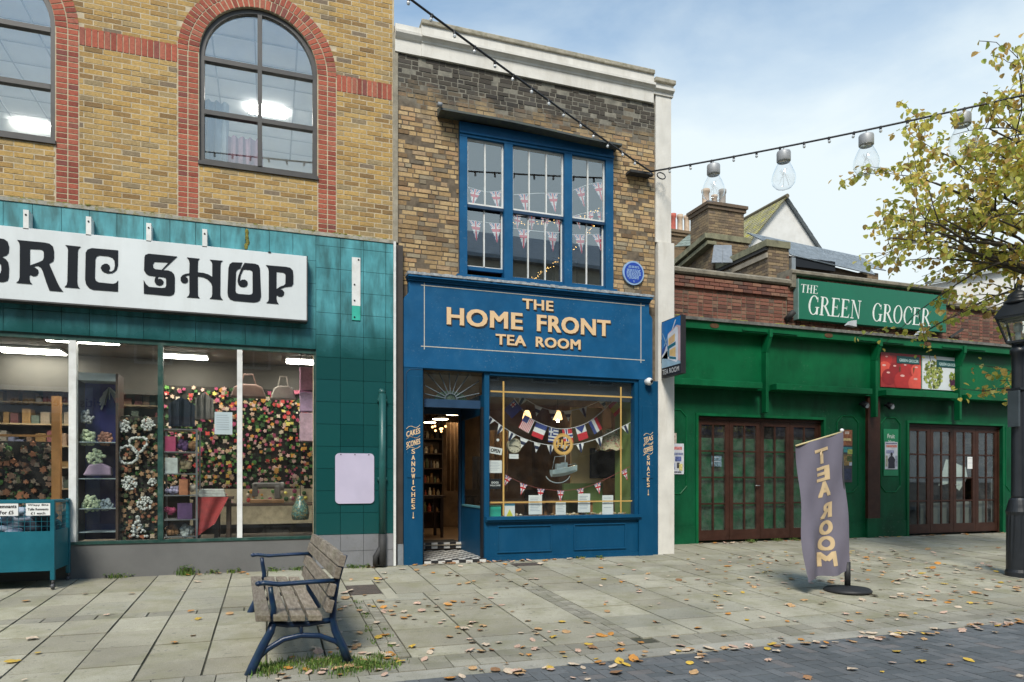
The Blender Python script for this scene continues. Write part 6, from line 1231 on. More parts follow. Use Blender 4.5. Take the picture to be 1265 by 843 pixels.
# ---- signboard with serif lettering
SER = {}
def serif(ch):
    if ch in SER: return SER[ch]
    P = []; b = lambda x0, x1, z0, z1: P.append([(x0, z0), (x1, z0), (x1, z1), (x0, z1)])
    def stem(x, t=.075, z0=0, z1=1):
        b(x-t, x+t, z0, z1)
        for z in ((z0,) if z1 < .9 else (z0, z1)): b(x-t-.08, x+t+.08, z-.0 if z == z0 else z-.045, z+.045 if z == z0 else z)
    def ring(cx_, cz_, rx, rz, tx, tz, a0, a1, n=22):
        for i in range(n):
            u, v = R(a0+(a1-a0)*i/n), R(a0+(a1-a0)*(i+1)/n); P.append([(cx_+rx*math.cos(u), cz_+rz*math.sin(u)), (cx_+rx*math.cos(v), cz_+rz*math.sin(v)), (cx_+(rx-tx)*math.cos(v), cz_+(rz-tz)*math.sin(v)), (cx_+(rx-tx)*math.cos(u), cz_+(rz-tz)*math.sin(u))])
    w = .70
    if ch == 'T': stem(.36); b(.02, .70, .945, 1); P.append([(.02, .945), (.02, .78), (.07, .90), (.12, .945)]); P.append([(.70, .945), (.70, .78), (.65, .90), (.60, .945)]); w = .72
    elif ch == 'H': stem(.17); stem(.63); b(.245, .555, .49, .54); w = .80
    elif ch == 'E': stem(.17); b(.245, .60, .95, 1); b(.245, .47, .49, .535); b(.245, .64, 0, .05); P.append([(.60, 1), (.60, .78), (.55, .92), (.50, .95)]); P.append([(.64, 0), (.68, .24), (.60, .09), (.54, .05)]); b(.445, .475, .40, .63); w = .68
    elif ch == 'N': b(.14, .19, 0, 1); b(.03, .30, 0, .045); b(.02, .20, .955, 1); P.append([(.10, 1), (.25, 1), (.72, 0), (.66, 0)]); b(.67, .72, 0, 1); b(.56, .82, .955, 1); w = .84
    elif ch == 'O': ring(.39, .5, .37, .52, .13, .045, 0, 360, 32); w = .78
    elif ch in 'CG':
        ring(.40, .5, .38, .52, .135, .045, 42, 318, 26); b(.655, .70, .68, .94); w = .72
        if ch == 'G': b(.60, .74, .02, .40); b(.52, .82, .38, .42); w = .80
        else: P.append([(.66, .12), (.72, .24), (.69, .26), (.60, .11)])
    elif ch == 'R': stem(.17); ring(.30, .745, .30, .255, .12, .045, -90, 90, 16); b(.245, .30, .955, 1); b(.245, .32, .49, .535); P.append([(.30, .49), (.44, .52), (.80, .03), (.66, .03)]); b(.62, .86, 0, .04); w = .78
    SER[ch] = (P, w); return SER[ch]
def serif_text(s, x0, x1, z0, z1, y, mat, parent, shear=.10):
    tot = sum((serif(c)[1]+.06) if c != ' ' else .3 for c in s); k = (x1-x0)/tot; h = z1-z0; x = x0
    for c in s:
        P, w = serif(c); mb = MB()
        for i, poly in enumerate(P): mb.poly([(x+a*k+shear*(zz*h), y-.00025*(i % 12), z0+zz*h) for a, zz in poly])
        mb.build('letter', mat, parent); x += (w+.06)*k
sg2 = thing('shop_sign', (11.5, .85, 4.31), 'green greengrocer signboard with white serif letters on the brick parapet', 'sign')
bev(B('board', M('sign_green', (0.004, 0.135, 0.075), .4, .06, 1.5), sg2, (9.623, 13.46, .85, .97, 4.31, 5.08)), .004, 1); B('end_trim', M('grey_trim', (.16, .26, .24), .6), sg2, (9.60, 9.622, .845, .97, 4.305, 5.085))
wl_ = M('sign_letter_white', (.70, .74, .70), .5, .04, 6)
serif_text('THE', 9.66, 10.085, 4.825, 4.985, .848, wl_, sg2); serif_text('GREEN', 9.83, 11.16, 4.418, 4.785, .848, wl_, sg2); serif_text('GROCER', 11.43, 13.01, 4.407, 4.77, .848, wl_, sg2)
for c, lab in (((10.776,4.28), 'small white flood lamp under the word GREEN on the sign'), ((12.595,4.214), 'small white flood lamp under the word GROCER on the sign')):
    t = thing('sign_lamp', (c[0], .75, c[1]), lab, 'lamp', 'lamps under the green sign'); MB().prism([(c[0]-.10, c[1]-.04), (c[0]+.12, c[1]-.06), (c[0]+.12, c[1]+.07), (c[0]+.0, c[1]+.05)], .70, .80).build('housing', M('lamp_grey', (.45, .47, .50), .5), t); MB().tube([(c[0], .80, c[1]), (c[0], .849, c[1]-.02)], .012, 6).build('arm', black_m, t)
# printed produce boards
def produce():
    a, b, z0, z1 = 11.705, 12.785, 3.10, 3.80; t = thing('produce_picture', ((a+b)/2, .88, z0), 'square printed picture of red tomatoes on the green fascia', 'picture'); y = .882
    B('board', M('print_red', (0.30, 0.02, 0.02), .5, .15, 6), t, (a, b, y, .8995, z0, z1)); rm = [M('tomato_%d' % i, c, .35, .15, 5) for i, c in enumerate(((.40, .018, .015), (.60, .07, .045), (.26, .008, .01)))]; k = 0
    for x, z, r in ((.16, .80, .13), (.10, .50, .20), (.36, .52, .17), (.62, .58, .15), (.90, .52, .17), (.20, .30, .19), (.55, .20, .24), (.88, .14, .22)):
        mb = MB(); cx_, cz_ = a+(b-a)*x, z0+(z1-z0)*z; pts = [(min(b, max(a, cx_+r*math.cos(q*.2618))), min(z1, max(z0, cz_+r*.85*math.sin(q*.2618)))) for q in range(24)]
        mb.poly([(p, y-.0006*(k+1), q) for p, q in pts]); mb.build('printed_tomato', rm[k % 3], t); hl = [(min(b, cx_-.02+r*.25*math.cos(q*.52)), cz_+r*.45+r*.10*math.sin(q*.52)) for q in range(12)]
        MB().poly([(p, y-.0006*(k+1)-.0003, q) for p, q in hl]).build('printed_shine', M('print_pink', (.66, .38, .34), .5), t); k += 1
    for x in (.45, .80): MB().poly([(a+(b-a)*x, y-.006, z0+(z1-z0)*.62), (a+(b-a)*(x+.04), y-.006, z0+(z1-z0)*.60), (a+(b-a)*(x+.01), y-.006, z0+(z1-z0)*.42)]).build('printed_stalk', M('print_stalk', (.05, .06, .02), .6), t)
    def tab(t, a, b, z0, z1):
        B('name_band', M('print_dark_green', (.006, .06, .06), .5), t, (a, b, y-.009, y-.0075, z0, z1)); mb = MB()
        serif_text_small(mb, 'GREEN', a+.07, a+.07+(b-a-.14)*.46, z0+.035, z1-.055); serif_text_small(mb, 'GROCER', a+.07+(b-a-.14)*.52, b-.03, z0+.03, z1-.06); mb.build('name', M('print_pale', (.45, .62, .62), .5), t)
    def serif_text_small(mb, s, x0, x1, q0, q1): text_into(mb, s, x0, x1, q0, q1, y-.0098, 0, .01)
    tab(t, 12.12, 12.74, 3.60, 3.75)
    a, b = 12.828, 13.886; t = thing('produce_picture', ((a+b)/2, .88, z0), 'square printed picture of green lettuce on white on the green fascia', 'picture'); B('board', M('print_white', (.60, .64, .66), .5, .04, 3), t, (a, b, y, .8995, z0, z1)); mb = MB()
    for i in range(330):
        big = i < 240; cx_, cz_, rx, rz = (a+.30, z0+.31, .27, .30) if big else (a+.90, z0+.20, .15, .20); q = rnd.uniform(0, 6.28); d = math.sqrt(rnd.random()); x, z, r = cx_+rx*d*math.cos(q), cz_+rz*d*math.sin(q), rnd.uniform(.015, .05)
        x = min(max(x, a+r), b-r); z = min(max(z, z0+r), z1-r); mb.poly([(x+r*rnd.uniform(.6, 1)*math.cos(1.05*j), y-.001-.000012*i, z+r*rnd.uniform(.6, 1)*math.sin(1.05*j)) for j in range(6)])
    tag(mb.build('printed_leaves', island_mat('print_lettuce', [(.10, .15, .02), (.22, .28, .05), (.34, .38, .10), (.06, .08, .015), (.28, .30, .08)], .6, .3), t), kind='stuff'); mb = MB()
    for i in range(30): x, z, r = a+.86+rnd.uniform(-.08, .08), z0+.17+rnd.uniform(-.08, .06), .03; mb.poly([(x+r*math.cos(1.05*j), y-.0055, z+r*math.sin(1.05*j)) for j in range(1)] + [(x+r*math.cos(1.05*j), y-.0055-.00002*i, z+r*math.sin(1.05*j)) for j in range(1, 6)])
    tag(mb.build('printed_red_leaves', M('print_radicchio', (.07, .02, .05), .6, .5, 30), t), kind='stuff'); tab(t, 13.22, 13.80, 3.58, 3.73)
produce()
# posters on the green wall
def poster(a, b, label, base, bands, Y=.985):
    (x0, z1), (x1, z0) = a, b; t = thing('poster', ((x0+x1)/2, Y, z0), label, 'poster'); B('sheet', base, t, (x0, x1, Y, Y+.004, z0, z1))
    for i, (u0, u1, v0, v1, col) in enumerate(bands): B('printed_block', M('ink_%d_%d_%d' % tuple(int(c*99) for c in col), col, .7, .35, 30), t, (x0+(x1-x0)*u0, x0+(x1-x0)*u1, Y-.001-.0006*(i+1), Y-.0005, z1-(z1-z0)*v1, z1-(z1-z0)*v0))
    return t
pp = M('poster_paper', (.58, .60, .66), .7, .1, 12)
poster((6.78, 1.871), (7.148,1.315), 'pale poster with red heading half hidden behind the white pilaster', pp, [(.0, .9, .10, .2, (.55, .20, .20)), (.05, .95, .30, .38, (.20, .22, .34)), (.1, .4, .45, .6, (.30, .33, .55)), (.5, .85, .42, .58, (.10, .13, .32)), (.1, .5, .65, .85, (.25, .30, .50)), (.6, .75, .62, .8, (.05, .05, .06)), (.72, .92, .66, .88, (.62, .55, .20)), (.1, .85, .91, .95, (.12, .12, .16))])
poster((6.72, 2.062), (6.994,1.873), 'small beige paper above the half hidden poster', M('beige_paper', (.45, .38, .32), .7, .2, 20), [(.4, .9, .3, .42, (.3, .22, .18)), (.4, .8, .85, .95, (.12, .10, .10))], .984)
a, b = (10.8,2.212), (11.069,1.161)
poster(a, b, 'tall strip of dark food pictures behind the flag pole', M('dark_print', (.05, .05, .06), .7), [(.0, 1, .0, .30, (.26, .10, .05)), (.1, .9, .16, .21, (.55, .42, .20)), (.3, .7, .03, .08, (.55, .45, .40)), (.0, 1, .33, .43, (.04, .22, .24)), (.55, 1, .37, .46, (.35, .40, .10)), (.05, .95, .47, .68, (.22, .15, .06)), (.5, .95, .5, .6, (.06, .09, .03)), (.05, .9, .74, .95, (.03, .04, .08)), (.7, .95, .62, .68, (.45, .50, .60))])
a, b = (11.894,2.254), (12.286,1.293); t = poster(a, b, 'green board with white words Fruit and Veg half covered by a poster', M('board_green', (.008, .20, .085), .5), [])
mb = MB(); text_into(mb, 'Fruit', a[0]+.10, a[0]+.29, a[1]-.19, a[1]-.10, .982, 0, .01); text_into(mb, 'Veg', a[0]+.12, a[0]+.29, a[1]-.31, a[1]-.23, .9815, 0, .01); mb.build('lettering', wl_, t)
a, b = (11.915,1.989), (12.253,1.427); t = poster(a, b, 'pale event poster with a dark figure over the green board', pp, [(.05, .95, .03, .08, (.2, .2, .3)), (.1, .95, .11, .20, (.55, .22, .18)), (.1, .7, .30, .42, (.30, .32, .48)), (.05, .2, .5, .9, (.40, .38, .30)), (.82, .97, .5, .9, (.35, .36, .45)), (.3, .72, .48, .97, (.52, .54, .60))], .972)
(x0, z1), (x1, z0) = a, b; mb = MB(); xm = (x0+x1)/2; h = z1-z0; mb.poly([(xm-.09, .966, z0+.02), (xm+.09, .966, z0+.02), (xm+.085, .966, z0+.14), (xm+.10, .966, z0+.20), (xm+.06, .966, z0+.25), (xm+.03, .966, z0+.27), (xm-.03, .966, z0+.27), (xm-.06, .966, z0+.25), (xm-.10, .966, z0+.20), (xm-.085, .966, z0+.14)]); mb.poly([(xm+.032*math.cos(q*.52), .9655, z0+.305+.042*math.sin(q*.52)) for q in range(12)]); mb.build('printed_figure', M('ink_dark', (.03, .03, .045), .7), t)
t = thing('drain_cap', (6.36, .95, .0), 'small turquoise plastic bag at the foot of the white pilaster', 'bag'); MB().ball((6.37, .80, .16), .10, 10, 0, (.6, .6, 1.6)).build('bag', M('turquoise_plastic', (.03, .40, .30), .4, .2, 12), t, True)
t.name = 'plastic_bag'
# ------------------------------------------------------------------ houses behind
slate = M('blue_slate', (0.27, 0.31, 0.34), .6, .12, 3.0, .2, 30, stain=(.14, .16, .17), stain_amt=.5)
mossr = M('mossy_slate', (0.30, 0.28, 0.17), .9, .3, 2.0, .6, 40, stain=(.44, .40, .05), stain_amt=.95)
rbk = brick_mat('far_stock_brick', [(0, (.13, .09, .06)), (.4, (.24, .17, .10)), (.7, (.31, .22, .12)), (1, (.16, .12, .09))], grime=((.07, .06, .045), .7))
render_w = M('white_render', (.66, .655, .63), .8, .05, 2.0, stain=(.5, .48, .43), stain_amt=.3)
def brick_block(parent, name, x0, x1, y0, y1, z0, z1, face=True):
    o = B(name, mortar_g, parent, (x0, x1, y0, y1, z0, z1)); mb = MB()
    z = z0
    while z < z1-.04:
        for ax in (0, 1):
            a, b = (x0, x1) if ax == 0 else (y0, y1); p = a-(.11 if int(z/.076) % 2 else 0)
            while p < b:
                q0, q1 = max(a, p)+.006, min(b, p+.224)-.006
                if q1-q0 > .04:
                    if ax == 0: mb.box(q0, q1, y0-.008, y0+.02, z+.005, z+.069)
                    else: mb.box(x0-.008, x0+.02, q0, q1, z+.005, z+.069)
                p += .224
        z += .0757
    tag(mb.build('brick_courses', rbk, o), kind='stuff'); return o
def slates(parent, name, p00, p10, p01, p11, nu, nv, mat):     # courses of overlapping slates over a quad (p0* eaves, p1* ridge... bilinear)
    A, Bq, C, Dq = map(Vector, (p00, p10, p01, p11)); n = (Bq-A).cross(C-A).normalized(); mb = MB()
    if n.z < 0: n = -n
    P = lambda u, v: A.lerp(Bq, u).lerp(C.lerp(Dq, u), v)
    base = MB().poly([tuple(P(0, 0)-n*.01), tuple(P(1, 0)-n*.01), tuple(P(1, 1)-n*.01), tuple(P(0, 1)-n*.01)]).build(name, mat, parent)
    for j in range(nv):
        for i in range(nu+1):
            u0 = max(0, (i-(.5 if j % 2 else 0))/nu); u1 = min(1, (i+1-(.5 if j % 2 else 0))/nu)
            if u1-u0 < .1/nu: continue
            d = rnd.uniform(0, .004); e = .025/nu
            mb.poly([tuple(P(u0+e, j/nv)+n*(.012+d)), tuple(P(u1-e, j/nv)+n*(.012+d)), tuple(P(u1-e, min(1, (j+1.1)/nv))+n*.004), tuple(P(u0+e, min(1, (j+1.1)/nv))+n*.004)])
            mb.poly([tuple(P(u0+e, j/nv)+n*(.012+d)), tuple(P(u0+e, j/nv)-n*.005), tuple(P(u1-e, j/nv)-n*.005), tuple(P(u1-e, j/nv)+n*(.012+d))])
    tag(mb.build('slate_courses', mat, base), kind='stuff'); return base
# white gabled house
wh = thing('gabled_house', (15.3, 11, 0), 'white rendered gable with mossy slate roof behind the greengrocer', 'building')
ap = (15.399,10.092); le = (ap[0]-2.2, ap[1]-2.45); re_ = (ap[0]+2.3, ap[1]-2.5)
MB().prism([(le[0], 0), (re_[0], 0), (re_[0], re_[1]), (ap[0], ap[1]-.02), (le[0], le[1])], 8.0, 15).build('wall', render_w, wh)
slates(wh, 'roof', (le[0]-.12, 15, le[1]-.12), (le[0]-.12, 7.85, le[1]-.12), (ap[0], 15, ap[1]+.03), (ap[0], 7.85, ap[1]+.03), 40, 24, mossr); slates(wh, 'roof', (re_[0]+.1, 7.85, re_[1]-.1), (re_[0]+.1, 15, re_[1]-.1), (ap[0], 7.85, ap[1]+.03), (ap[0], 15, ap[1]+.03), 20, 12, slate)
MB().tube([(ap[0], 7.85, ap[1]+.05), (ap[0], 15, ap[1]+.05)], .07, 8).build('ridge', M('ridge_tile', (.14, .12, .08), .9), wh)
def chimney(parent, x0, x1, y0, y1, z0, z1, pots):
    s_ = brick_block(parent, 'chimney_stack', x0, x1, y0, y1, z0, z1); B('oversail', rbk, s_, (x0-.05, x1+.05, y0-.05, y1+.05, z1+.001, z1+.10), (x0-.09, x1+.09, y0-.09, y1+.09, z1+.1005, z1+.19))
    for px, h, r, mt in pots: MB().lathe([(r*1.1, 0), (r*1.1, .06), (r*.8, .10), (r*.78, h*.8), (r*.95, h*.85), (r*.95, h)], 12, (px, (y0+y1)/2, z1+.191)).build('chimney_pot', mt, s_, True)
buff, redp = M('buff_pot', (.48, .36, .26), .8, .2, 6), M('red_pot', (.42, .10, .07), .8, .2, 6)
ca, cb = (11.818,9.1), (13.151,9.274)
h1 = thing('brick_house', (13, 9, 0), 'old brick house with a broad chimney between white pilaster and white gable', 'building')
chimney(h1, ca[0]+.06, cb[0]-.06, 7.0, 7.9, 6.5, ca[1]-.12, [(ca[0]+.28, .55, .13, buff), (ca[0]+.58, .42, .10, buff), (ca[0]+.86, .62, .12, M('grey_pot', (.30, .27, .24), .8))])
# block with moulded side cornices and its slate roofs
kx, kz = (11.493,7.051)
brick_block(h1, 'wall', kx, kx+.62, 4.0, 9.0, 3.5, kz-.16); MB().prism([(4.0-.06, kz-.159), (9, kz-.159), (9, kz), (4.0-.06, kz)], kx-.10, kx+.62, 0, 'x').build('cornice', M('mossy_cornice', (.20, .19, .12), .9, .3, 5, .4, 50), h1); B('cornice_band', M('stone_band', (.30, .26, .20), .9, .2, 5), h1, (kx-.05, kx+.02, 4.0, 9.0, kz-.42, kz-.30)); B('dentil_course', M('dark_dentil', (.06, .055, .05), .9), h1, (kx-.075, kx+.02, 4.0, 9.0, kz-.24, kz-.1595))
ex, ez = (14.756,6.474); fx, fz = (11.831,6.771)
slates(h1, 'slate_roof', (kx+.62, 3.9, fz-.05), (ex, 3.9, ez+.02), (kx+.55, 5.6, 7.852), (16.022, 5.6, 7.614), 40, 14, slate)
brick_block(h1, 'wall', kx+.63, ex-.1, 4.05, 5.5, 3.5, fz-.45); B('eaves_board', black_m, h1, (kx+.63, kx+2.0, 3.93, 3.99, fz-.30, fz-.06)); B('downpipe', M('grey_steel', (.3, .3, .3), .4), h1, (kx+.62, kx+.74, 3.9, 3.99, 4.6, fz-.1))
MB().prism([(kx+.635, fz-.449), (ex-.1, fz-.449), (ex-.1, ez+.05), (kx+.635, fz+.0)], 4.06, 5.4).build('gable_fill', rbk, h1)
gx, gz_ = (15.787,6.869); brick_block(h1, 'wall', 15.079, gx-.15, 4.62, 6.5, 4.0, gz_-.05)
slates(h1, 'slate_roof', (14.535, 4.5, 6.912), (gx, 4.5, gz_), (15.738, 6.0, 7.823), (16.464, 6.0, 7.758), 10, 5, slate)
h2 = thing('corniced_house', (10.5, 8, 0), 'brick side wall with raking stone cornice right above the white pilaster', 'building')
lx, lz = (11.328,7.855); brick_block(h2, 'wall', lx, lx+1.15, 6.0, 11, 3.5, lz-.15)
mb = MB()
for dx, dz, w, mt in ((-.14, 0, .14, 0), (-.07, -.18, .10, 1)): mb.bar((lx+dx, 5.95, lz+dz-.08), (lx+dx, 11.5, lz+dz-1.05), .28, w)
mb.build('raking_cornice', M('mossy_cornice', (.20, .19, .12), .9), h2); B('coping', M('mossy_cornice', (.20, .19, .12), .9), h2, (lx-.1, lx+1.2, 5.95, 6.5, lz-.149, lz))
slates(h2, 'lead_roof', (10.713,5.2,6.77), (11.355,5.2,6.835), (11.212,5.8,7.472), (11.778,5.8,7.534), 2, 1, lead)
h3 = thing('slated_house', (11.5, 13, 0), 'distant slate roof with a row of red and buff chimney pots beside the white pilaster', 'building')
q0, q1, q2, q3 = (12.015,9,8.524), (12.876,9,8.747), (14.431,11,10.246), (14.7,11,10.451)
slates(h3, 'roof', q0, (q1[0]+.6, q1[1], q1[2]), q2, (q3[0]+.6, q3[1], q3[2]), 8, 9, M('green_slate', (.19, .23, .20), .8, .15, 3)); B('wall', rbk, h3, (q0[0]-.5, q1[0]+.5, 9.05, 11.5, 0, q0[2]-.05))
da, db = (12.433,9.472), (13.27,9.571); chimney(h3, da[0], db[0]+.3, 10.0, 10.9, 4.0, da[1]-.2, [(da[0]+.18+.27*i, .72, .115, redp if i < 2 else buff) for i in range(6)])
wb = thing('white_house', (19, 7, 0), 'white rendered wall with a sloping top seen through the tree above the green shop', 'building'); a, b = (17.946,6.82), (20.956,7.511)
MB().prism([(a[0], 0), (b[0]+3, 0), (b[0]+3, b[1]+.4), (b[0], b[1]), (a[0], a[1])], 5.0, 9.0).build('wall', render_w, wb); MB().bar((a[0]-.1, 4.95, a[1]+.04), (b[0], 4.95, b[1]+.04), .2, .08).build('verge', M('grey_verge', (.30, .32, .31), .8), wb)
t = thing('plain_brick_building', (20, 4, 0), 'plain brick building beyond the street lamp at the right end', 'building'); brick_block(t, 'wall', 16.0, 24, 1.0, 8, -.05, 4.4); B('coping', conc, t, (15.99, 24, .95, 8, 4.401, 4.5))
# ------------------------------------------------------------------ the other side of the street (mirrored in the glass)
def opposite():
    wm = M('opposite_brick', (.26, .20, .14), .9, .15, 1.5); fr_w = M('opposite_white', (.55, .55, .53), .6); gl = M('opposite_window', (.03, .035, .045), .1); names = ('grey', 'white', 'brown', 'cream', 'red')
    x = -26.0; k = 0
    for w, h, col, lab in ((10, 10.6, (.32, .31, .30), 'grey terrace shop across the street at the far left'), (11, 11.4, (.46, .44, .40), 'pale charity shop across the street with a red cross sign'), (9, 10.4, (.28, .20, .15), 'brown brick terrace shop across the street, middle'), (12, 11.8, (.42, .38, .30), 'cream terrace shop across the street, right of middle'), (14, 10.2, (.30, .16, .11), 'red brick terrace shop across the street at the far right')):
        t = thing('terrace_shop', (x+w/2, -15.5, -.2), lab, 'building'); m = M('opp_wall_%d' % k, col, .85, .12, 1.2)
        B('wall', m, t, (x, x+w-.02, -22, -15, -.3, h-2.2)); MB().prism([(-22.3, h-2.3), (-14.7, h-2.3), (-14.75, h-2.15), (-18.5, h), (-22.25, h-2.15)], x, x+w-.02, 0, 'x').build('roof', slate, t); B('chimney', m, t, (x+.3, x+1.3, -18.9, -18.1, h-.7, h+1.0))
        n = int(w/2.4)
        for i in range(n):
            cx_ = x+w*(i+.5)/n
            for z0 in (4.9, 7.2 if h > 10 else 7.0):
                if z0+1.4 < h-2.3 or z0 < 5: 
                    f = B('window', fr_w, t, (cx_-.55, cx_+.55, -14.999, -14.95, z0, z0+1.5)); B('pane', gl, f, (cx_-.47, cx_-.03, -14.949, -14.94, z0+.08, z0+1.42), (cx_+.03, cx_+.47, -14.949, -14.94, z0+.08, z0+1.42))
        B('shop_window', gl, t, (x+.4, x+w*.55, -14.999, -14.97, .5, 3.0)); B('shop_window', gl, t, (x+w*.62, x+w-.4, -14.999, -14.97, .5, 3.0)); B('fascia', M('opp_fascia_%d' % k, ((.2, .22, .25), (.74, .78, .82), (.12, .2, .16), (.3, .1, .1), (.15, .15, .3))[k], .6), t, (x+.2, x+w-.2, -14.999, -14.90, 3.25, 4.05))
        if k == 1:
            # lettering faces the camera side (+Y): built for -Y and turned round
            mb = MB(); text_into(mb, 'British RedCross', 0, 2.6, 0, .30, 0, 0, .006, .01); mb.xf(lambda a, b, c: (-4.75-a, -14.895-b, 3.45+c)); mb.build('lettering', M('opp_ink', (.03, .03, .035), .6), t)
            rc = M('opp_red', (.5, .02, .03), .6); mb = MB().box(-4.60, -4.10, -14.899, -14.88, 3.62, 3.78).box(-4.43, -4.27, -14.8985, -14.8795, 3.45, 3.95); mb.build('cross_mark', rc, t)
        x += w; k += 1
opposite()

# ------------------------------------------------------------------ bench
def wood_mat():
    m, nt, p, out = _nt('weathered_oak'); pv = pos(nt, (9, 1.2, 9)); n = noise(nt, pv, 5, 6, .65)
    c = ramp(nt, n, [(.25, (.105, .08, .055)), (.5, (.22, .185, .145)), (.75, (.36, .32, .265))])
    c = mix(nt, 1.0, c, ramp(nt, rand_id(nt), [(0, .75), (1, 1.15)]), 'MULTIPLY')
    f = ramp(nt, noise(nt, pos(nt), 3.2, 6, .7), [(.52, 0.0), (.72, 1.0)]); c = mix(nt, math_(nt, 'MULTIPLY', f, .55), c, (.10, .105, .03))
    nt.links.new(c, p.inputs['Base Color']); p.inputs['Roughness'].default_value = .85; bump(nt, p, n, .5, .01); return m
oak = wood_mat(); iron = M('blue_iron_paint', (.004, .021, .064), .38, .18, 9, .15, 60, stain=(.02, .06, .03), stain_amt=.25)
def bench():
    Yn, Yf = -4.60, -2.56
    FP = lambda pts: pts
    t = thing('park_bench', (.2, -3.6, gz(-3.6)), 'weathered wooden slat bench with blue cast iron ends, side on', 'bench')
    # outline points of one end, in (x, z) at the near end
    leg_f = [(-0.148,-0.217),(-0.109,-0.127),(-0.043,0.015),(0.007,0.106),(0.024,0.17)]
    arm_p = [(0.024,0.17),(0.03,0.277),(0.013,0.378),(0.007,0.438)]
    arm = [(-0.076,0.466),(-0.032,0.469),(0.069,0.453),(0.183,0.456),(0.298,0.459),(0.469,0.46)]
    back = [(0.564,-0.155),(0.528,-0.048),(0.469,0.085),(0.451,0.165),(0.457,0.293),(0.481,0.444),(0.516,0.565),(0.546,0.65)]
    seat = [(0.024,0.17),(0.126,0.151),(0.269,0.147),(0.451,0.165)]
    arch = [(-0.093,-0.087),(-0.015,-0.017),(0.098,0.046),(0.223,0.066),(0.357,0.051),(0.475,-0.001),(0.546,-0.074)]
    def strut(pts, r0, r1, y, fl=1.0):
        n = len(pts); mb = MB()
        mb.tube([(a, 0, b) for a, b in pts], [r0+(r1-r0)*i/(n-1) for i in range(n)], 10); mb.xf(lambda x, yy, z: (x, y+yy*fl, z)); return mb
    dz = gz(Yf)-gz(Yn)
    for y, off in ((Yn, 0.0), (Yf, dz*.0+.0)):
        fr = MB()
        for pts, r0, r1, fl in ((leg_f, .036, .028, 1.0), (arm_p, .024, .017, 1.0), (back, .034, .018, 1.1), (seat, .020, .022, 1.0), (arch, .022, .020, .8)):
            k = len(fr.v); s_ = strut(pts, r0, r1, y, fl); fr.f += [tuple(i+k for i in q) for q in s_.f]; fr.m += s_.m; fr.v += s_.v
        xm = arch[3]; fr.tube([(xm[0], y, xm[1]), (xm[0], y, seat[2][1])], .014, 8)
        fr.ball((leg_f[0][0]+.02, y, leg_f[0][1]+.0), .038, 10, 0, (1.2, 1, .6)); fr.ball((back[0][0], y, back[0][1]), .036, 10, 0, (1.2, 1, .6))
        e = fr.build('end_frame', iron, t, True)
        s_ = strut(arm, .019, .017, y, 1.7); s_.ball((arm[0][0], y, arm[0][1]), .024, 10, 0, (1, 1.6, .9)); s_.build('armrest', iron, e, True)
    MB().bar((arch[3][0], Yn, arch[3][1]+.02), (arch[3][0], Yf, arch[3][1]+.02), .02, .02).build('tie_rod', iron, t)
    sx0, sz = (-0.104,0.185); sx1 = (0.38,0.182)[0]; n = 4; w = (sx1-sx0)/n
    for i in range(n):
        o = MB().box(sx0+w*i+.008, sx0+w*(i+1)-.012, Yn-.07, Yf+.07, 0, .045).xf(lambda x, y, z: (x, y, sz+.018+z-.06*(x-sx0))).build('seat_slat', oak, t); bev(o, .006, 2)
    for i, (c0, hh) in enumerate(([((0.51,0.614),0.082),((0.478,0.524),0.085),((0.439,0.398),0.09),((0.424,0.277),0.095)])):
        m = MB().box(-.020, .024, Yn-.07, Yf+.07, -hh/2, hh/2); a = math.atan2(back[7][0]-back[4][0], back[7][1]-back[4][1])
        if i == 0: m = MB(); N = 12; [m.box(-.020, .024, Yn-.07+(Yf-Yn+.14)*k/N, Yn-.07+(Yf-Yn+.14)*(k+1)/N, -hh/2, hh/2+.008*math.sin(math.pi*(k+.5)/N)) for k in range(N)]
        m.xf(lambda x, y, z: (c0[0]+x*math.cos(a)+z*math.sin(a), y, c0[1]-x*math.sin(a)+z*math.cos(a)))
        o = m.build('back_slat', oak, t)
        if i: bev(o, .005, 2)
    t.rotation_euler = (0, 0, R(2.2)); t.location.x -= .038
bench()
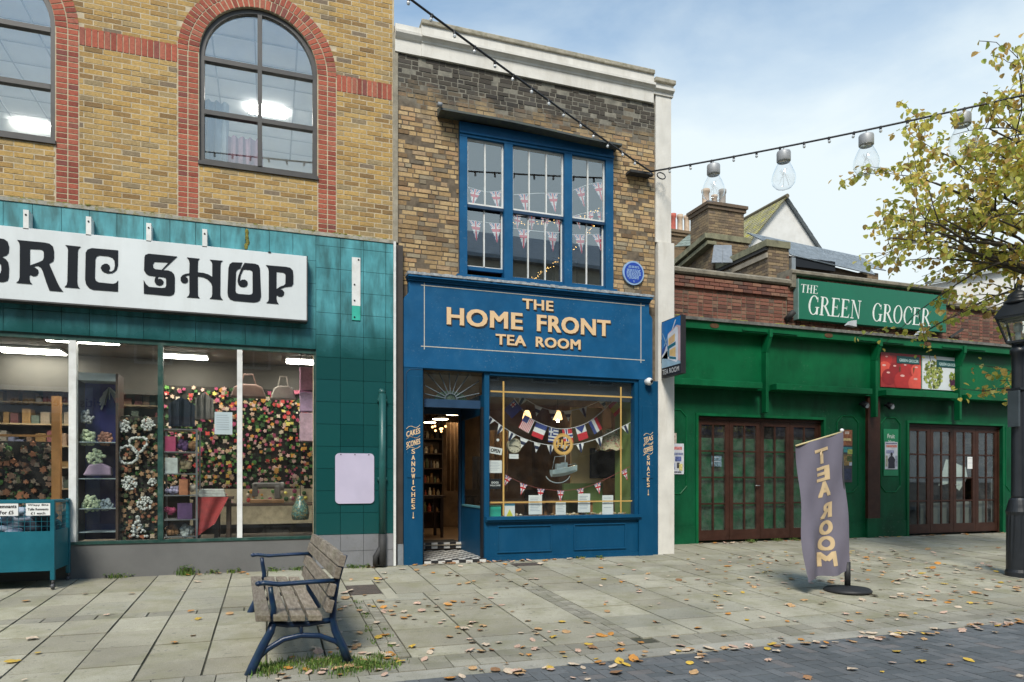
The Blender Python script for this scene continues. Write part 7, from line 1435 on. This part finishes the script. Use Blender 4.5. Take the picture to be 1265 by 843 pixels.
# ------------------------------------------------------------------ remnant bin on castors
def bin_():
    X1, X0, Y0, Y1 = -2.325, -3.75, -.80, -.16; pt = M('bin_teal', (.004, .115, .16), .42, .10, 3, stain=(.012, .15, .20), stain_amt=.4); t = thing('remnant_bin', (-3, -.5, 0), 'teal metal remnant bin on castors with mesh top by the shop window', 'bin')
    zt, zb, zp0, zp1 = 0.968, 0.185, 0.636, 0.968; g = -.03
    for x in (X0, X1):
        for y in (Y0, Y1):
            B('post', pt, t, (x-.022, x+.022, y-.022, y+.022, g+.11, zt+.02), bevel=.003)
            c = MB().tube([(x, y, g+.11), (x, y, g+.07)], .014, 8).tube([(x-.014, y, g+.035), (x+.014, y, g+.035)], .034, 12); c.build('castor', M('castor_grey', (.08, .08, .085), .4), t, True)
    B('front_panel', pt, t, (X0, X1, Y0-.008, Y0+.008, zb, zp0)); B('back_panel', pt, t, (X0, X1, Y1-.008, Y1+.008, zb, zp0)); B('side_panel', pt, t, (X1-.008, X1+.008, Y0, Y1, zb, zp0)); B('side_panel', pt, t, (X0-.008, X0+.008, Y0, Y1, zb, zp0)); B('base', pt, t, (X0, X1, Y0, Y1, zb, zb+.02))
    B('top_rail', pt, t, (X0, X1, Y0-.012, Y0+.012, zt-.012, zt+.012), (X0, X1, Y1-.012, Y1+.012, zt-.012, zt+.012), (X1-.012, X1+.012, Y0, Y1, zt-.0125, zt+.0125))
    mesh = MB(); n = 26
    for i in range(n+1): x = X0+(X1-X0)*i/n; mesh.bar((x, Y0, zp0), (x, Y0, zt), .004, .004)
    for i in range(13): y = Y0+(Y1-Y0)*i/12; mesh.bar((X1, y, zp0), (X1, y, zt), .004, .004)
    for k in range(1, 6): z = zp0+(zt-zp0)*k/6; mesh.bar((X0, Y0, z), (X1, Y0, z), .004, .004); mesh.bar((X1, Y0, z), (X1, Y1, z), .004, .004)
    tag(mesh.build('wire_mesh', pt, t), kind='stuff')
    z = (zp0+zt)/2
    def heap(x0, x1, col, lab, h):
        o = MB(); c = ((x0+x1)/2, -.5, zp0)
        for i in range(26): o.ball((rnd.uniform(x0+.06, x1-.06), rnd.uniform(Y0+.12, Y1-.10), zp0-.03+rnd.uniform(0, h)), rnd.uniform(.05, .09), 8, 0, (1.5, 1, .7))
        tag(o.build('fabric_remnants', M('remnant_'+lab[:5], col, .8, .25, 6), None, True, c), lab, 'fabric')
    heap(-3.65, -2.95, (.02, .025, .04), 'black fabric remnants piled in the left of the teal bin', .22); heap(-2.98, -2.62, (.34, .40, .50), 'pale blue fabric remnants under the right price card', .26); heap(-2.62, -2.38, (.02, .03, .05), 'navy fabric remnants at the right end of the teal bin', .20)
    for x0, x1, lines, lab in ((-2.87, -2.653, ('Remnants', 'For £5'), 'white card reading Remnants For £5 on the teal bin'), (-2.579, -2.345, ('Wispy Bits', 'Tulle Remnants', '£1 each'), 'white card reading Tulle Remnants on the teal bin')):
        z1, z0 = 0.952, 0.815; t2 = thing('price_card', ((x0+x1)/2, -.82, z0), lab, 'card'); B('card', card_w, t2, (x0, x1, -.822, -.818, z0, z1)); mb = MB(); n = len(lines)
        for i, s in enumerate(lines): h = (z1-z0)/n; w = (x1-x0)*(.86 if len(s) > 7 else .6); xm = (x0+x1)/2; text_into(mb, s, xm-w/2, xm+w/2, z1-h*(i+1)+h*.25, z1-h*i-h*.15, -.8235, 0, .02)
        mb.build('lettering', black_m, t2)
bin_()
# ------------------------------------------------------------------ feather flag
def flag():
    bx, by = 6.605, -3.374; t = thing('banner_flag', (bx, by, gz(by)), 'grey purple tea room banner on a black pole with round base', 'flag')
    g = gz(by); rub = M('black_rubber', (.015, .016, .018), .6, .15, 9)
    MB().lathe([(.268, .002), (.272, .02), (.25, .045), (.11, .06), (.05, .075)], 32, (bx, by, g)).build('base', rub, t, True)
    tp = (6.518,1.792)
    MB().tube([(bx, by, g+.05), (bx, by, g+.36)], .034, 12).tube([(bx, by, g+.36), (tp[0]+.03, by, 1.0), (tp[0], by, tp[1])], [.016, .014, .011], 8).build('pole', rub, t, True)
    tl = (5.831,1.615); MB().tube([(tp[0], by, tp[1]), (tl[0], by, tl[1])], .011, 8).build('top_arm', M('cream_binding', (.55, .47, .25), .8), t, True); MB().ball((tp[0], by, tp[1]+.02), .024, 8).build('tip', card_w, t, True)
    br_ = (6.617,0.139); bl = (5.937,0.015)
    def S(u, v):     # u: 0 at the free edge, 1 at the pole; v: 0 top, 1 bottom
        L = Vector((tl[0], 0, tl[1])).lerp(Vector((bl[0], 0, bl[1])), v); L.x += .035*math.sin(v*3.14)*(1-v)+.03*math.sin(v*7)*v
        Rr = Vector((tp[0], 0, tp[1])).lerp(Vector((br_[0], 0, br_[1])), v)
        p = L.lerp(Rr, u); amp = .018+.05*v
        p.y = by-.012+amp*math.sin(u*7.5+v*3.5+1.2)*(1-.75*u)+.022*math.sin(u*15-v*5)*v+.012*math.sin((u+v)*11)
        p.z += .02*math.sin(u*6)*v - .035*(u*(1-u))*4*v*.4
        return p
    mb = MB(); N, Q = 36, 70
    for j in range(Q+1):
        for i in range(N+1): mb.v.append(tuple(S(i/N, j/Q)))
    for j in range(Q):
        for i in range(N): k = j*(N+1)+i; mb.f.append((k, k+1, k+N+2, k+N+1)); mb.m.append(0)
    mb.build('cloth', M('banner_cloth', (.150, .140, .182), .75, .05, 4, .15, 220), t, True)
    let = M('banner_gold', (.60, .45, .26), .7, .06, 12); n = 0
    for ch, v0, v1 in (('T', .075, .175), ('E', .205, .30), ('A', .315, .415), ('R', .475, .575), ('O', .60, .695), ('O', .715, .81), ('M', .83, .925)):
        m2 = MB(); v, f = text_mesh(ch, 0, 4)
        bm = bmesh.new(); vs = [bm.verts.new((p[0], p[1], 0)) for p in v]
        for q in f:
            try: bm.faces.new([vs[i] for i in q])
            except ValueError: pass
        bmesh.ops.triangulate(bm, faces=bm.faces[:]); bmesh.ops.subdivide_edges(bm, edges=bm.edges[:], cuts=2, use_grid_fill=True); bmesh.ops.triangulate(bm, faces=bm.faces[:])
        bm.verts.index_update(); a0 = min(p.co.x for p in bm.verts); a1 = max(p.co.x for p in bm.verts); b0 = min(p.co.y for p in bm.verts); b1 = max(p.co.y for p in bm.verts)
        uc = {'T': .50, 'E': .50, 'A': .52, 'R': .56, 'O': .56, 'M': .55}[ch]; hw = .145
        for n_, (du, dv) in enumerate(((-.022, -.005), (.022, -.005), (-.022, .005), (.022, .005), (0, 0))):
            k0 = len(m2.v)
            for p in bm.verts:
                u = uc+du+hw-2*hw*(p.co.x-a0)/(a1-a0); vv = v1+dv-(v1-v0)*(p.co.y-b0)/(b1-b0); q = S(u, vv); m2.v.append((q.x, q.y-.004-.0004*n_, q.z))
            m2.f += [tuple(k0+x.index for x in fc.verts) for fc in bm.faces]
        m2.m = [0]*len(m2.f); bm.free(); m2.build('letter', let, t, True)
flag()
# ------------------------------------------------------------------ street lamp
def lamp():
    x, y = 9.847, -3.155; g = gz(y); bp = M('lamp_black', (.014, .017, .022), .42, .12, 6); t = thing('street_lamp', (x, y, g), 'black traditional lamp post with a glazed lantern at the right edge', 'street lamp')
    mb = MB(); n = 32; prof = [(.155, 0), (.155, .06), (.142, .10), (.14, .85), (.148, .90), (.135, .95), (.125, 1.0), (.11, 1.06), (.09, 1.09)]
    mb.lathe(prof, n, (x, y, g)); 
    for i in range(len(mb.v)):
        vx, vy, vz = mb.v[i]; j = i % n
        if .12 < vz-g < .88 and j % 2: mb.v[i] = (x+(vx-x)*.94, y+(vy-y)*.94, vz)
    mb.build('pedestal', bp, t); MB().lathe([(.088, 1.09), (.084, 1.12), (.078, 2.9), (.082, 3.08), (.10, 3.10), (.10, 3.16), (.075, 3.18), (.075, 3.22)], 20, (x, y, g)).build('post', bp, t, True)
    B('service_box', M('grey_box', (.05, .065, .075), .5), t, (x-.125, x-.09, y-.09, y+.06, 1.95, 2.45)); B('strap', bp, t, (x-.10, x+.10, y-.10, y+.10, 2.46, 2.49))
    zb, zt = 3.13, 3.47; a, b = .105, .20; rot = R(45+19)
    C = lambda r, k, z: (x+r*1.414*math.cos(rot+k*math.pi/2), y+r*1.414*math.sin(rot+k*math.pi/2), z)
    fr = MB()
    for k in range(4):
        fr.bar(C(a, k, zb), C(b, k, zt), .022, .022); fr.bar(C(a, k, zb), C(a, (k+1) % 4, zb), .03, .03); fr.bar(C(b, k, zt), C(b, (k+1) % 4, zt), .035, .03)
    ln = fr.build('lantern_frame', bp, t)
    for k in range(4): MB().poly([C(a, k, zb), C(a, (k+1) % 4, zb), C(b, (k+1) % 4, zt), C(b, k, zt)]).build('pane', glass('lantern_glass', (.92, .95, .93), .09, .05), ln)
    rf = MB()
    for k in range(4): rf.poly([C(b+.03, k, zt+.01), C(b+.03, (k+1) % 4, zt+.01), C(.13, (k+1) % 4, 3.67), C(.13, k, 3.67)])
    rf.poly([C(b+.03, k, zt+.01) for k in range(4)]); rf.build('roof', bp, ln)
    MB().lathe([(.17, 3.66), (.175, 3.69), (.14, 3.73), (.12, 3.735), (.13, 3.76), (.12, 3.80), (.06, 3.84), (.035, 3.86), (.05, 3.89), (.05, 3.93), (.02, 3.97), (.012, 4.03)], 20, (x, y, 0)).build('finial', bp, ln, True)
    MB().tube([(x, y, zb), (x, y, zb+.14)], .035, 10).ball((x, y, zb+.2), .06, 10, 0, (1, 1, 1.3)).build('lamp_bulb', M('opal_bulb', (.55, .55, .50), .3), ln, True)
lamp()
# ------------------------------------------------------------------ festoon cables and big bulbs
cab = M('cable_black', (.012, .013, .016), .5)
clear = glass('bulb_glass', (.985, .992, .995), .035, .05)
def lerp_sag(a, b, u, sag): p = Vector(a).lerp(Vector(b), u); p.z -= sag*4*u*(1-u); return p
def festoon(label, a, b, sag, step, first):
    t = thing('festoon_cable', a, label, 'cable', 'festoon cables over the street'); n = 60; pts = [lerp_sag(a, b, i/n, sag) for i in range(n+1)]; MB().tube(pts, .014, 7).build('cable', cab, t, True); L = (Vector(b)-Vector(a)).length; s = first; k = 0
    mb = MB().tube([(0, 0, .012), (0, 0, -.035)], [.018, .017], 8); hol = mb.mesh('lamp_holder', cab); cap = MB().ball((0, 0, -.055), .022, 8, 0, (1, 1, 1.1)).mesh('lamp', M('pale_cap', (.55, .58, .60), .3))
    while s < L:
        p = lerp_sag(a, b, s/L, sag); o = link('lamp_holder', hol, t, p); o.rotation_euler = (rnd.uniform(-.25, .25), rnd.uniform(-.25, .25), 0); c = bpy.data.objects.new('lamp', cap); COL.objects.link(c); c.parent = o; s += step; k += 1
A = (5.80, -.14, 6.175)
B2 = (1.644,-2.101,6.745); B2e = tuple(A[i]+(B2[i]-A[i])*1.9 for i in range(3))
festoon('festoon cable running from the tea room wall up to the top left', A, B2e, .10, .335, .45)
C2 = (9.204,-3.675,6.264); C2e = tuple(A[i]+(C2[i]-A[i])*1.5 for i in range(3)); SAGR = .09
festoon('festoon cable running from the tea room wall to the right past the tree', A, C2e, SAGR, .33, .30)
t = thing('cable_anchor', A, 'dark bracket with a loop of spare cable at the corner of the tea room', 'bracket'); B('arm', M('old_iron', (.03, .03, .03), .7), t, (5.42, 5.82, -.16, -.009, A[2]-.06, A[2]-.02)); MB().tube([(5.98+.075*math.cos(R(a)), -.16+.02*math.sin(R(a)), A[2]-.05+.06*math.sin(R(a))) for a in range(0, 361, 24)], .010, 6, cap=False).build('cable_loop', cab, t, True); MB().ball((5.80, -.14, A[2]-.05), .035, 8, 0, (1.3, 1, 1.2)).build('insulator', cab, t, True)
for i, (tx, lab) in enumerate(((.134, 'big clear bulb lantern hanging above the chimney, nearest the tea room'), (.272, 'second big clear bulb lantern from the tea room'), (.42, 'third big clear bulb lantern from the tea room, against open sky'), (.576, 'fourth big clear bulb lantern, in front of the tree leaves'))):
    # find the cable parameter under the wanted position along the wire
    p = lerp_sag(A, C2e, tx, SAGR); t = thing('bulb_lantern', (p.x, p.y, p.z-.62), lab, 'lantern', 'big clear bulb lanterns on the cable'); q = (p.x, p.y, p.z-.06)
    MB().tube([(p.x, p.y, p.z), q], .008, 6).build('hook', M('grey_steel', (.3, .3, .3), .4), t); MB().lathe([(.02, 0), (.095, -.012), (.10, -.03), (.10, -.15), (.09, -.165)], 18, q).build('cap', M('silver_cap', (.38, .39, .40), .5, metal=.3), t, True)
    MB().lathe([(.085, -.166), (.095, -.20), (.13, -.27), (.165, -.36), (.172, -.42), (.155, -.49), (.11, -.54), (.05, -.565), (.004, -.57)], 22, q).build('globe', clear, t, True)
    w = MB(); 
    for k in range(9): a_ = k*.9; w.tube([(q[0]+.10*math.cos(a_)*s_, q[1]+.10*math.sin(a_)*s_, q[2]-.34-.12*s_+.04*math.sin(k+s_*4)) for s_ in (-.6, -.2, .2, .6, 1)], .0016, 4)
    w.build('wire_lights', M('pale_wire', (.72, .74, .75), .5), t)
# ------------------------------------------------------------------ tree
def leaf_shape(s): return [(0, 0), (.34*s, .16*s), (.44*s, .46*s), (.28*s, .78*s), (0, s), (-.28*s, .78*s), (-.44*s, .46*s), (-.34*s, .16*s)]
def tree():
    rr = random.Random(4); root = Vector((12.6, -3.1, gz(-3.1))); t = thing('autumn_tree', root, 'autumn lime tree with yellow green leaves reaching in from the right', 'tree')
    bark = M('tree_bark', (.075, .065, .055), .9, .25, 12, .6, 50); crown_m = island_mat('autumn_leaves', [(.78, .68, .15), (.68, .66, .15), (.80, .64, .16), (.50, .54, .11), (.62, .62, .13), (.78, .53, .16), (.56, .37, .13), (.80, .74, .28), (.45, .49, .11)], .6, .25, .62)
    tr = MB(); tr.tube([root, root+Vector((.03, .02, 1.2)), root+Vector((-.05, .05, 2.6)), root+Vector((-.1, .0, 4.2)), root+Vector((.05, .05, 5.4)), root+Vector((.1, 0, 6.3))], [.20, .17, .15, .13, .08, .02], 12)
    tips = []
    def bough(p, q, r, depth, sag):
        n = 7; pts = []; off = Vector((rr.uniform(-.25, .25), rr.uniform(-.25, .25), rr.uniform(.0, .35)))*((q-p).length*.25)
        for i in range(n+1): u = i/n; x = p.lerp(q, u)+off*math.sin(u*3.14)+Vector((rr.uniform(-1, 1), rr.uniform(-1, 1), rr.uniform(-1, 1)))*.02*(q-p).length*(u*(1-u)*4); x.z -= sag*u*u; pts.append(x)
        tr.tube(pts, [max(.004, r*(1-.8*i/n)) for i in range(n+1)], 7 if r > .02 else 5)
        if depth == 0: 
            for x in pts[2:]: tips.append((x, (q-p).length))
            if (q-p).length > 1.6:
                for k in range(26): u = .45+.55*rr.random(); i = min(n-1, int(u*n)); tips.append((pts[i].lerp(pts[i+1], u*n-i)+Vector((rr.gauss(0, .08), rr.gauss(0, .08), rr.gauss(-.03, .07))), 1))
            return
        m = 5 if depth == 2 else 5
        for k in range(m):
            u = .30+.70*(k+rr.uniform(.1, .9))/m; i = min(n-1, int(u*n)); b0 = pts[i]; d = (q-p).normalized(); L = (q-p).length*rr.uniform(.28, .48)
            side = Vector((rr.uniform(-1, 1), rr.uniform(-1, 1), rr.uniform(-.5, .6))); v = (d*.75+side*.75).normalized()*L; bough(b0, b0+v, r*(1-.8*u)*.62+.003, depth-1, L*.12)
        if depth == 1: 
            for x in pts[3:]: tips.append((x, .8))
    at = lambda h: root+Vector((-.08, 0, h))
    ends = [(8.31,-2.411,4.756),(8.206,-2.692,4.905),(8.501,-2.795,5.463),(9.494,-2.294,5.212),(9.169,-3.239,6.052),(9.266,-2.214,5.091),(9.611,-3.287,5.937),(9.294,-2.647,5.721),(9.78,-2.393,5.297),(9.816,-2.3,2.689),(10.142,-2.308,3.073),(10.293,-2.572,2.796),(10.8,-2.219,3.809),(10.535,-2.233,4.111),(10.398,-3.244,5.46),(10.926,-2.369,4.826),(10.334,-3.645,6.052),(10.867,-2.348,5.704),(9.097,-3.214,4.905),(10.015,-3.005,5.963)]
    hs = [3.6, 3.8, 4.2, 3.9, 4.9, 3.5, 4.7, 4.2, 3.6, 2.3, 2.5, 2.4, 2.9, 3.0, 4.1, 3.6, 5.1, 3.9, 3.7, 4.3]
    for e, h in zip(ends, hs): bough(at(h), Vector(e), .045 if h > 3.1 else .02, 2 if h > 3.1 else 0, .10)
    for a in range(3): an = a*.9-1.2; bough(at(4.2+.4*a), at(4.2+.4*a)+Vector((2.6*math.cos(an), 2.6*math.sin(an), 1.0+.2*a)), .05, 1, .2)
    tr.build('trunk', bark, t, True)
    cr = MB(); cnt = 0
    rr.shuffle(tips)
    for x, L in tips:
        if cnt > 7400: break
        for k in range(rr.choice((2, 3, 4, 5))):
            c = x+Vector((rr.gauss(0, .06), rr.gauss(0, .06), rr.gauss(-.02, .045))); s = rr.uniform(.055, .105); e = Matrix.Rotation(rr.uniform(0, 6.28), 3, 'Z') @ Matrix.Rotation(rr.gauss(-.95, .6), 3, 'X') @ Matrix.Rotation(rr.uniform(-.6, .6), 3, 'Y')
            sh = leaf_shape(s); V = [e @ Vector((a_, b_, .22*abs(a_)+.12*s*math.sin(b_/s*3))) + c for a_, b_ in sh]; i0 = len(cr.v); cr.v += [tuple(v) for v in V]; cr.f += [(i0, i0+1, i0+2, i0+3, i0+4), (i0, i0+4, i0+5, i0+6, i0+7)]; cr.m += [0, 0]; cnt += 1
    tag(cr.build('crown', crown_m, t), kind='stuff'); print('tree leaves', cnt, len(tips))
tree()
# ------------------------------------------------------------------ fallen leaves, grass and weeds
leaf_cols = {'pale cream': (.62, .50, .37), 'tan': (.50, .31, .15), 'orange': (.56, .25, .05), 'yellow': (.60, .40, .06), 'brown': (.32, .17, .08), 'pinkish buff': (.60, .41, .31)}
def leaf_mesh(shape, mat, s=.080):
    pts = [[(0, -.55), (.30, -.30), (.52, -.02), (.34, .10), (.42, .36), (.14, .34), (0, .62), (-.14, .34), (-.42, .36), (-.34, .10), (-.52, -.02), (-.30, -.30)], [(0, -.6), (.30, -.38), (.42, -.05), (.34, .28), (.12, .5), (0, .68), (-.14, .5), (-.36, .26), (-.42, -.06), (-.28, -.4)], [(0, -.5), (.36, -.34), (.5, .05), (.3, .42), (.0, .56), (-.3, .42), (-.5, .05), (-.36, -.34)]][shape]
    mb = MB(); n = len(pts); zf = lambda a, b: s*(.16-.22*(a*a+b*b))*(1 if shape != 1 else .5)+s*.05*math.sin(a*9+b*7)
    mb.v = [(0, 0, s*.17 if shape != 1 else s*.09)]+[(a*s, b*s, max(.002, zf(a, b))) for a, b in pts]; mb.f = [(0, i+1, (i+1) % n+1) for i in range(n)]; mb.m = [0]*n
    if True: mb.v += [(0, -.55*s, .004), (.06*s, -.95*s, .01), (.09*s, -.94*s, .008)]; mb.f.append((n+1, n+2, n+3)); mb.m.append(0)
    return mb.mesh('leaf', mat)
def litter():
    rr = random.Random(21); meshes = {}
    for k, c in leaf_cols.items():
        m = M('leaf_'+k.replace(' ', '_'), c, .75, .22, 60, rnd_var=.25); meshes[k] = [leaf_mesh(i, m) for i in range(3)]
    pts = []
    def add(x, y, w=1.0): pts.append((x, y))
    for i in range(270): add(rr.uniform(.6, 11), rr.uniform(-4.9, -.25))                     # scattered on the paving
    for i in range(90): add(rr.uniform(.35, 2.4), rr.uniform(-5.0, -2.4))
    for i in range(150): add(rr.uniform(1.0, 9.5), -5.10+rr.gauss(0, .10)-.02)              # along the kerb
    for i in range(85): add(rr.uniform(1.5, 8.5), rr.uniform(-7.4, -5.2))                  # on the road
    for i in range(270): add(rr.gauss(8.4, 1.8), rr.uniform(-4.7, -.6))                    # towards the tree
    for i in range(26): add(rr.uniform(-2.6, .5), rr.uniform(-4.6, -.15))
    for i in range(60): add(rr.uniform(7.4, 15.4), .93-abs(rr.gauss(0, .05)))               # against the green doors
    for i in range(46): add(rr.uniform(1.9, 4.6), -.14-abs(rr.gauss(0, .04)))               # against the tea room
    for i in range(26): add(rr.uniform(-.1, .95), rr.uniform(-4.85, -4.3))
    for i in range(10): add(rr.uniform(-2.2, 1.6), -.2+rr.uniform(-.05, .03))
    names = list(leaf_cols); wts = [24, 24, 17, 12, 7, 22]
    good = [(x, y) for x, y in pts if in_view(x, y, gz(y), 0.0) and not (math.hypot(x-6.605, y+3.374) < .3) and not (math.hypot(x-9.847, y+3.155) < .2)]
    good.sort(key=lambda p: (Vector((p[0], p[1], 0))-CAM).length); rest = MB(); mats = [meshes[k][0].materials[0] for k in names]
    for i, (x, y) in enumerate(good):
        k = rr.choices(names, wts)[0]; sh = rr.randrange(3); me = meshes[k][sh]; z = gz(y)+.004; s = rr.choice((rr.uniform(.45, .8), rr.uniform(.6, 1.1), rr.uniform(.8, 1.3))); e = (rr.gauss(.06, .14), rr.gauss(0, .14), rr.uniform(0, 6.28))
        if i < 300:
            o = link('fallen_leaf', me, None, (x, y, z+.004)); o.rotation_euler = e; o.scale = (s, s*rr.uniform(.8, 1.1), s); wh_ = 'on the dark road blocks' if y < -5.09 else 'on the grey paving slabs'; marks = {'beside the bench': (.3, -3.9), 'below the lilac panel': (1.1, -1.0), 'in front of the tea room door': (2.5, -1.0), 'in front of the tea room window': (4.4, -1.0), 'between the bench and the road': (1.6, -4.2), 'in the middle of the paving': (3.8, -3.2), 'near the banner base': (6.6, -3.4), 'left of the banner': (5.2, -3.0), 'behind the banner': (7.6, -1.2), 'near the street lamp': (9.4, -3.1), 'at the road edge near the bench': (1.5, -5.0), 'at the road edge, middle': (3.6, -5.0), 'at the road edge before the banner': (5.6, -5.0), 'at the road edge toward the lamp': (7.6, -4.9), 'far out on the road blocks': (3.6, -6.3)}
            near = min(marks, key=lambda m: math.hypot(marks[m][0]-x, marks[m][1]-y)); size = 'small' if s < .8 else ('large' if s > 1.08 else '')
            tag(o, (size+' '+k+' fallen leaf '+near).strip(), 'leaf', 'fallen leaves')
        else:
            mt = Matrix.Translation((x, y, z+.004)) @ Matrix.Rotation(e[2], 4, 'Z') @ Matrix.Rotation(e[0], 4, 'X') @ Matrix.Rotation(e[1], 4, 'Y') @ Matrix.Scale(s, 4); i0 = len(rest.v); rest.v += [tuple(mt @ v.co) for v in me.vertices]; fs = [tuple(i0+j for j in p.vertices) for p in me.polygons]; rest.f += fs; rest.m += [names.index(k)]*len(fs)
    tag(rest.build('leaf_litter', mats), 'drift of small fallen leaves farther back on the paving', 'leaves', kind='stuff'); print('leaves', len(good))
litter()
def blades(mb, x, y, h, rr, spread=.02):
    a = rr.uniform(0, 6.28); lean = rr.uniform(.1, .7)*h; w = rr.uniform(.002, .005); px, py = x+rr.gauss(0, spread), y+rr.gauss(0, spread); z = gz(py); dx, dy = math.cos(a), math.sin(a)
    k = len(mb.v); mb.v += [(px-dy*w, py+dx*w, z), (px+dy*w, py-dx*w, z), (px+dx*lean*.4+dy*w*.8, py+dy*lean*.4-dx*w*.8, z+h*.65), (px+dx*lean*.4-dy*w*.8, py+dy*lean*.4+dx*w*.8, z+h*.65), (px+dx*lean, py+dy*lean, z+h)]; mb.f += [(k, k+1, k+2, k+3), (k+3, k+2, k+4)]; mb.m += [0, 0]
def grass():
    rr = random.Random(8); mb = MB()
    for i in range(46):
        cx_, cy_ = rr.uniform(-.06, .72), -4.62+rr.gauss(.06, .10)
        if rr.random() < .25: cx_, cy_ = rr.uniform(.55, .95), rr.uniform(-4.75, -4.4)
        for k in range(60): blades(mb, cx_, cy_, rr.uniform(.012, .05), rr, .05)
    for i in range(14):
        cx_, cy_ = rr.uniform(.80, 1.0), rr.uniform(-4.3, -2.3)
        for k in range(14): blades(mb, cx_, cy_, rr.uniform(.012, .03), rr, .02)
    gm = island_mat('grass_blades', [(.10, .20, .03), (.14, .26, .04), (.18, .28, .06), (.07, .14, .03), (.22, .24, .07)], .7, .35, .3)
    tag(mb.build('grass', gm), 'tuft of grass growing under the near end of the bench', 'grass', kind='stuff'); mb = MB()
    for x, n, h, y in ((-1.85, 60, .06, -.15), (-1.72, 50, .05, -.15), (-1.02, 110, .13, -.16), (-.98, 60, .10, -.16), (-.7, 40, .05, -.15), (-.45, 60, .06, -.15), (.05, 60, .05, -.15), (.35, 60, .05, -.16), (1.1, 80, .06, -.17), (1.25, 50, .05, -.17), (4.55, 40, .03, -.14), (4.9, 40, .03, -.14), (8.6, 60, .05, .94), (9.2, 90, .05, .93), (9.6, 60, .05, .93), (10.6, 70, .05, .93)):
        for k in range(n): blades(mb, x, y, rr.uniform(.4, 1)*h, rr, .045)
        for k in range(n//3):
            a = rr.uniform(0, 6.28); r = rr.uniform(.015, .03); px, py, pz = x+rr.gauss(0, .05), y+rr.gauss(0, .02), gz(y)+rr.uniform(.02, h); i0 = len(mb.v)
            mb.v += [(px, py, pz), (px+r*math.cos(a+.5), py+r*math.sin(a+.5), pz+.008), (px+1.7*r*math.cos(a), py+1.7*r*math.sin(a), pz), (px+r*math.cos(a-.5), py+r*math.sin(a-.5), pz+.008)]; mb.f.append((i0, i0+1, i0+2, i0+3)); mb.m.append(0)
    tag(mb.build('weeds', gm), 'small weeds in the joint along the foot of the shopfronts', 'weeds', kind='stuff')
grass()
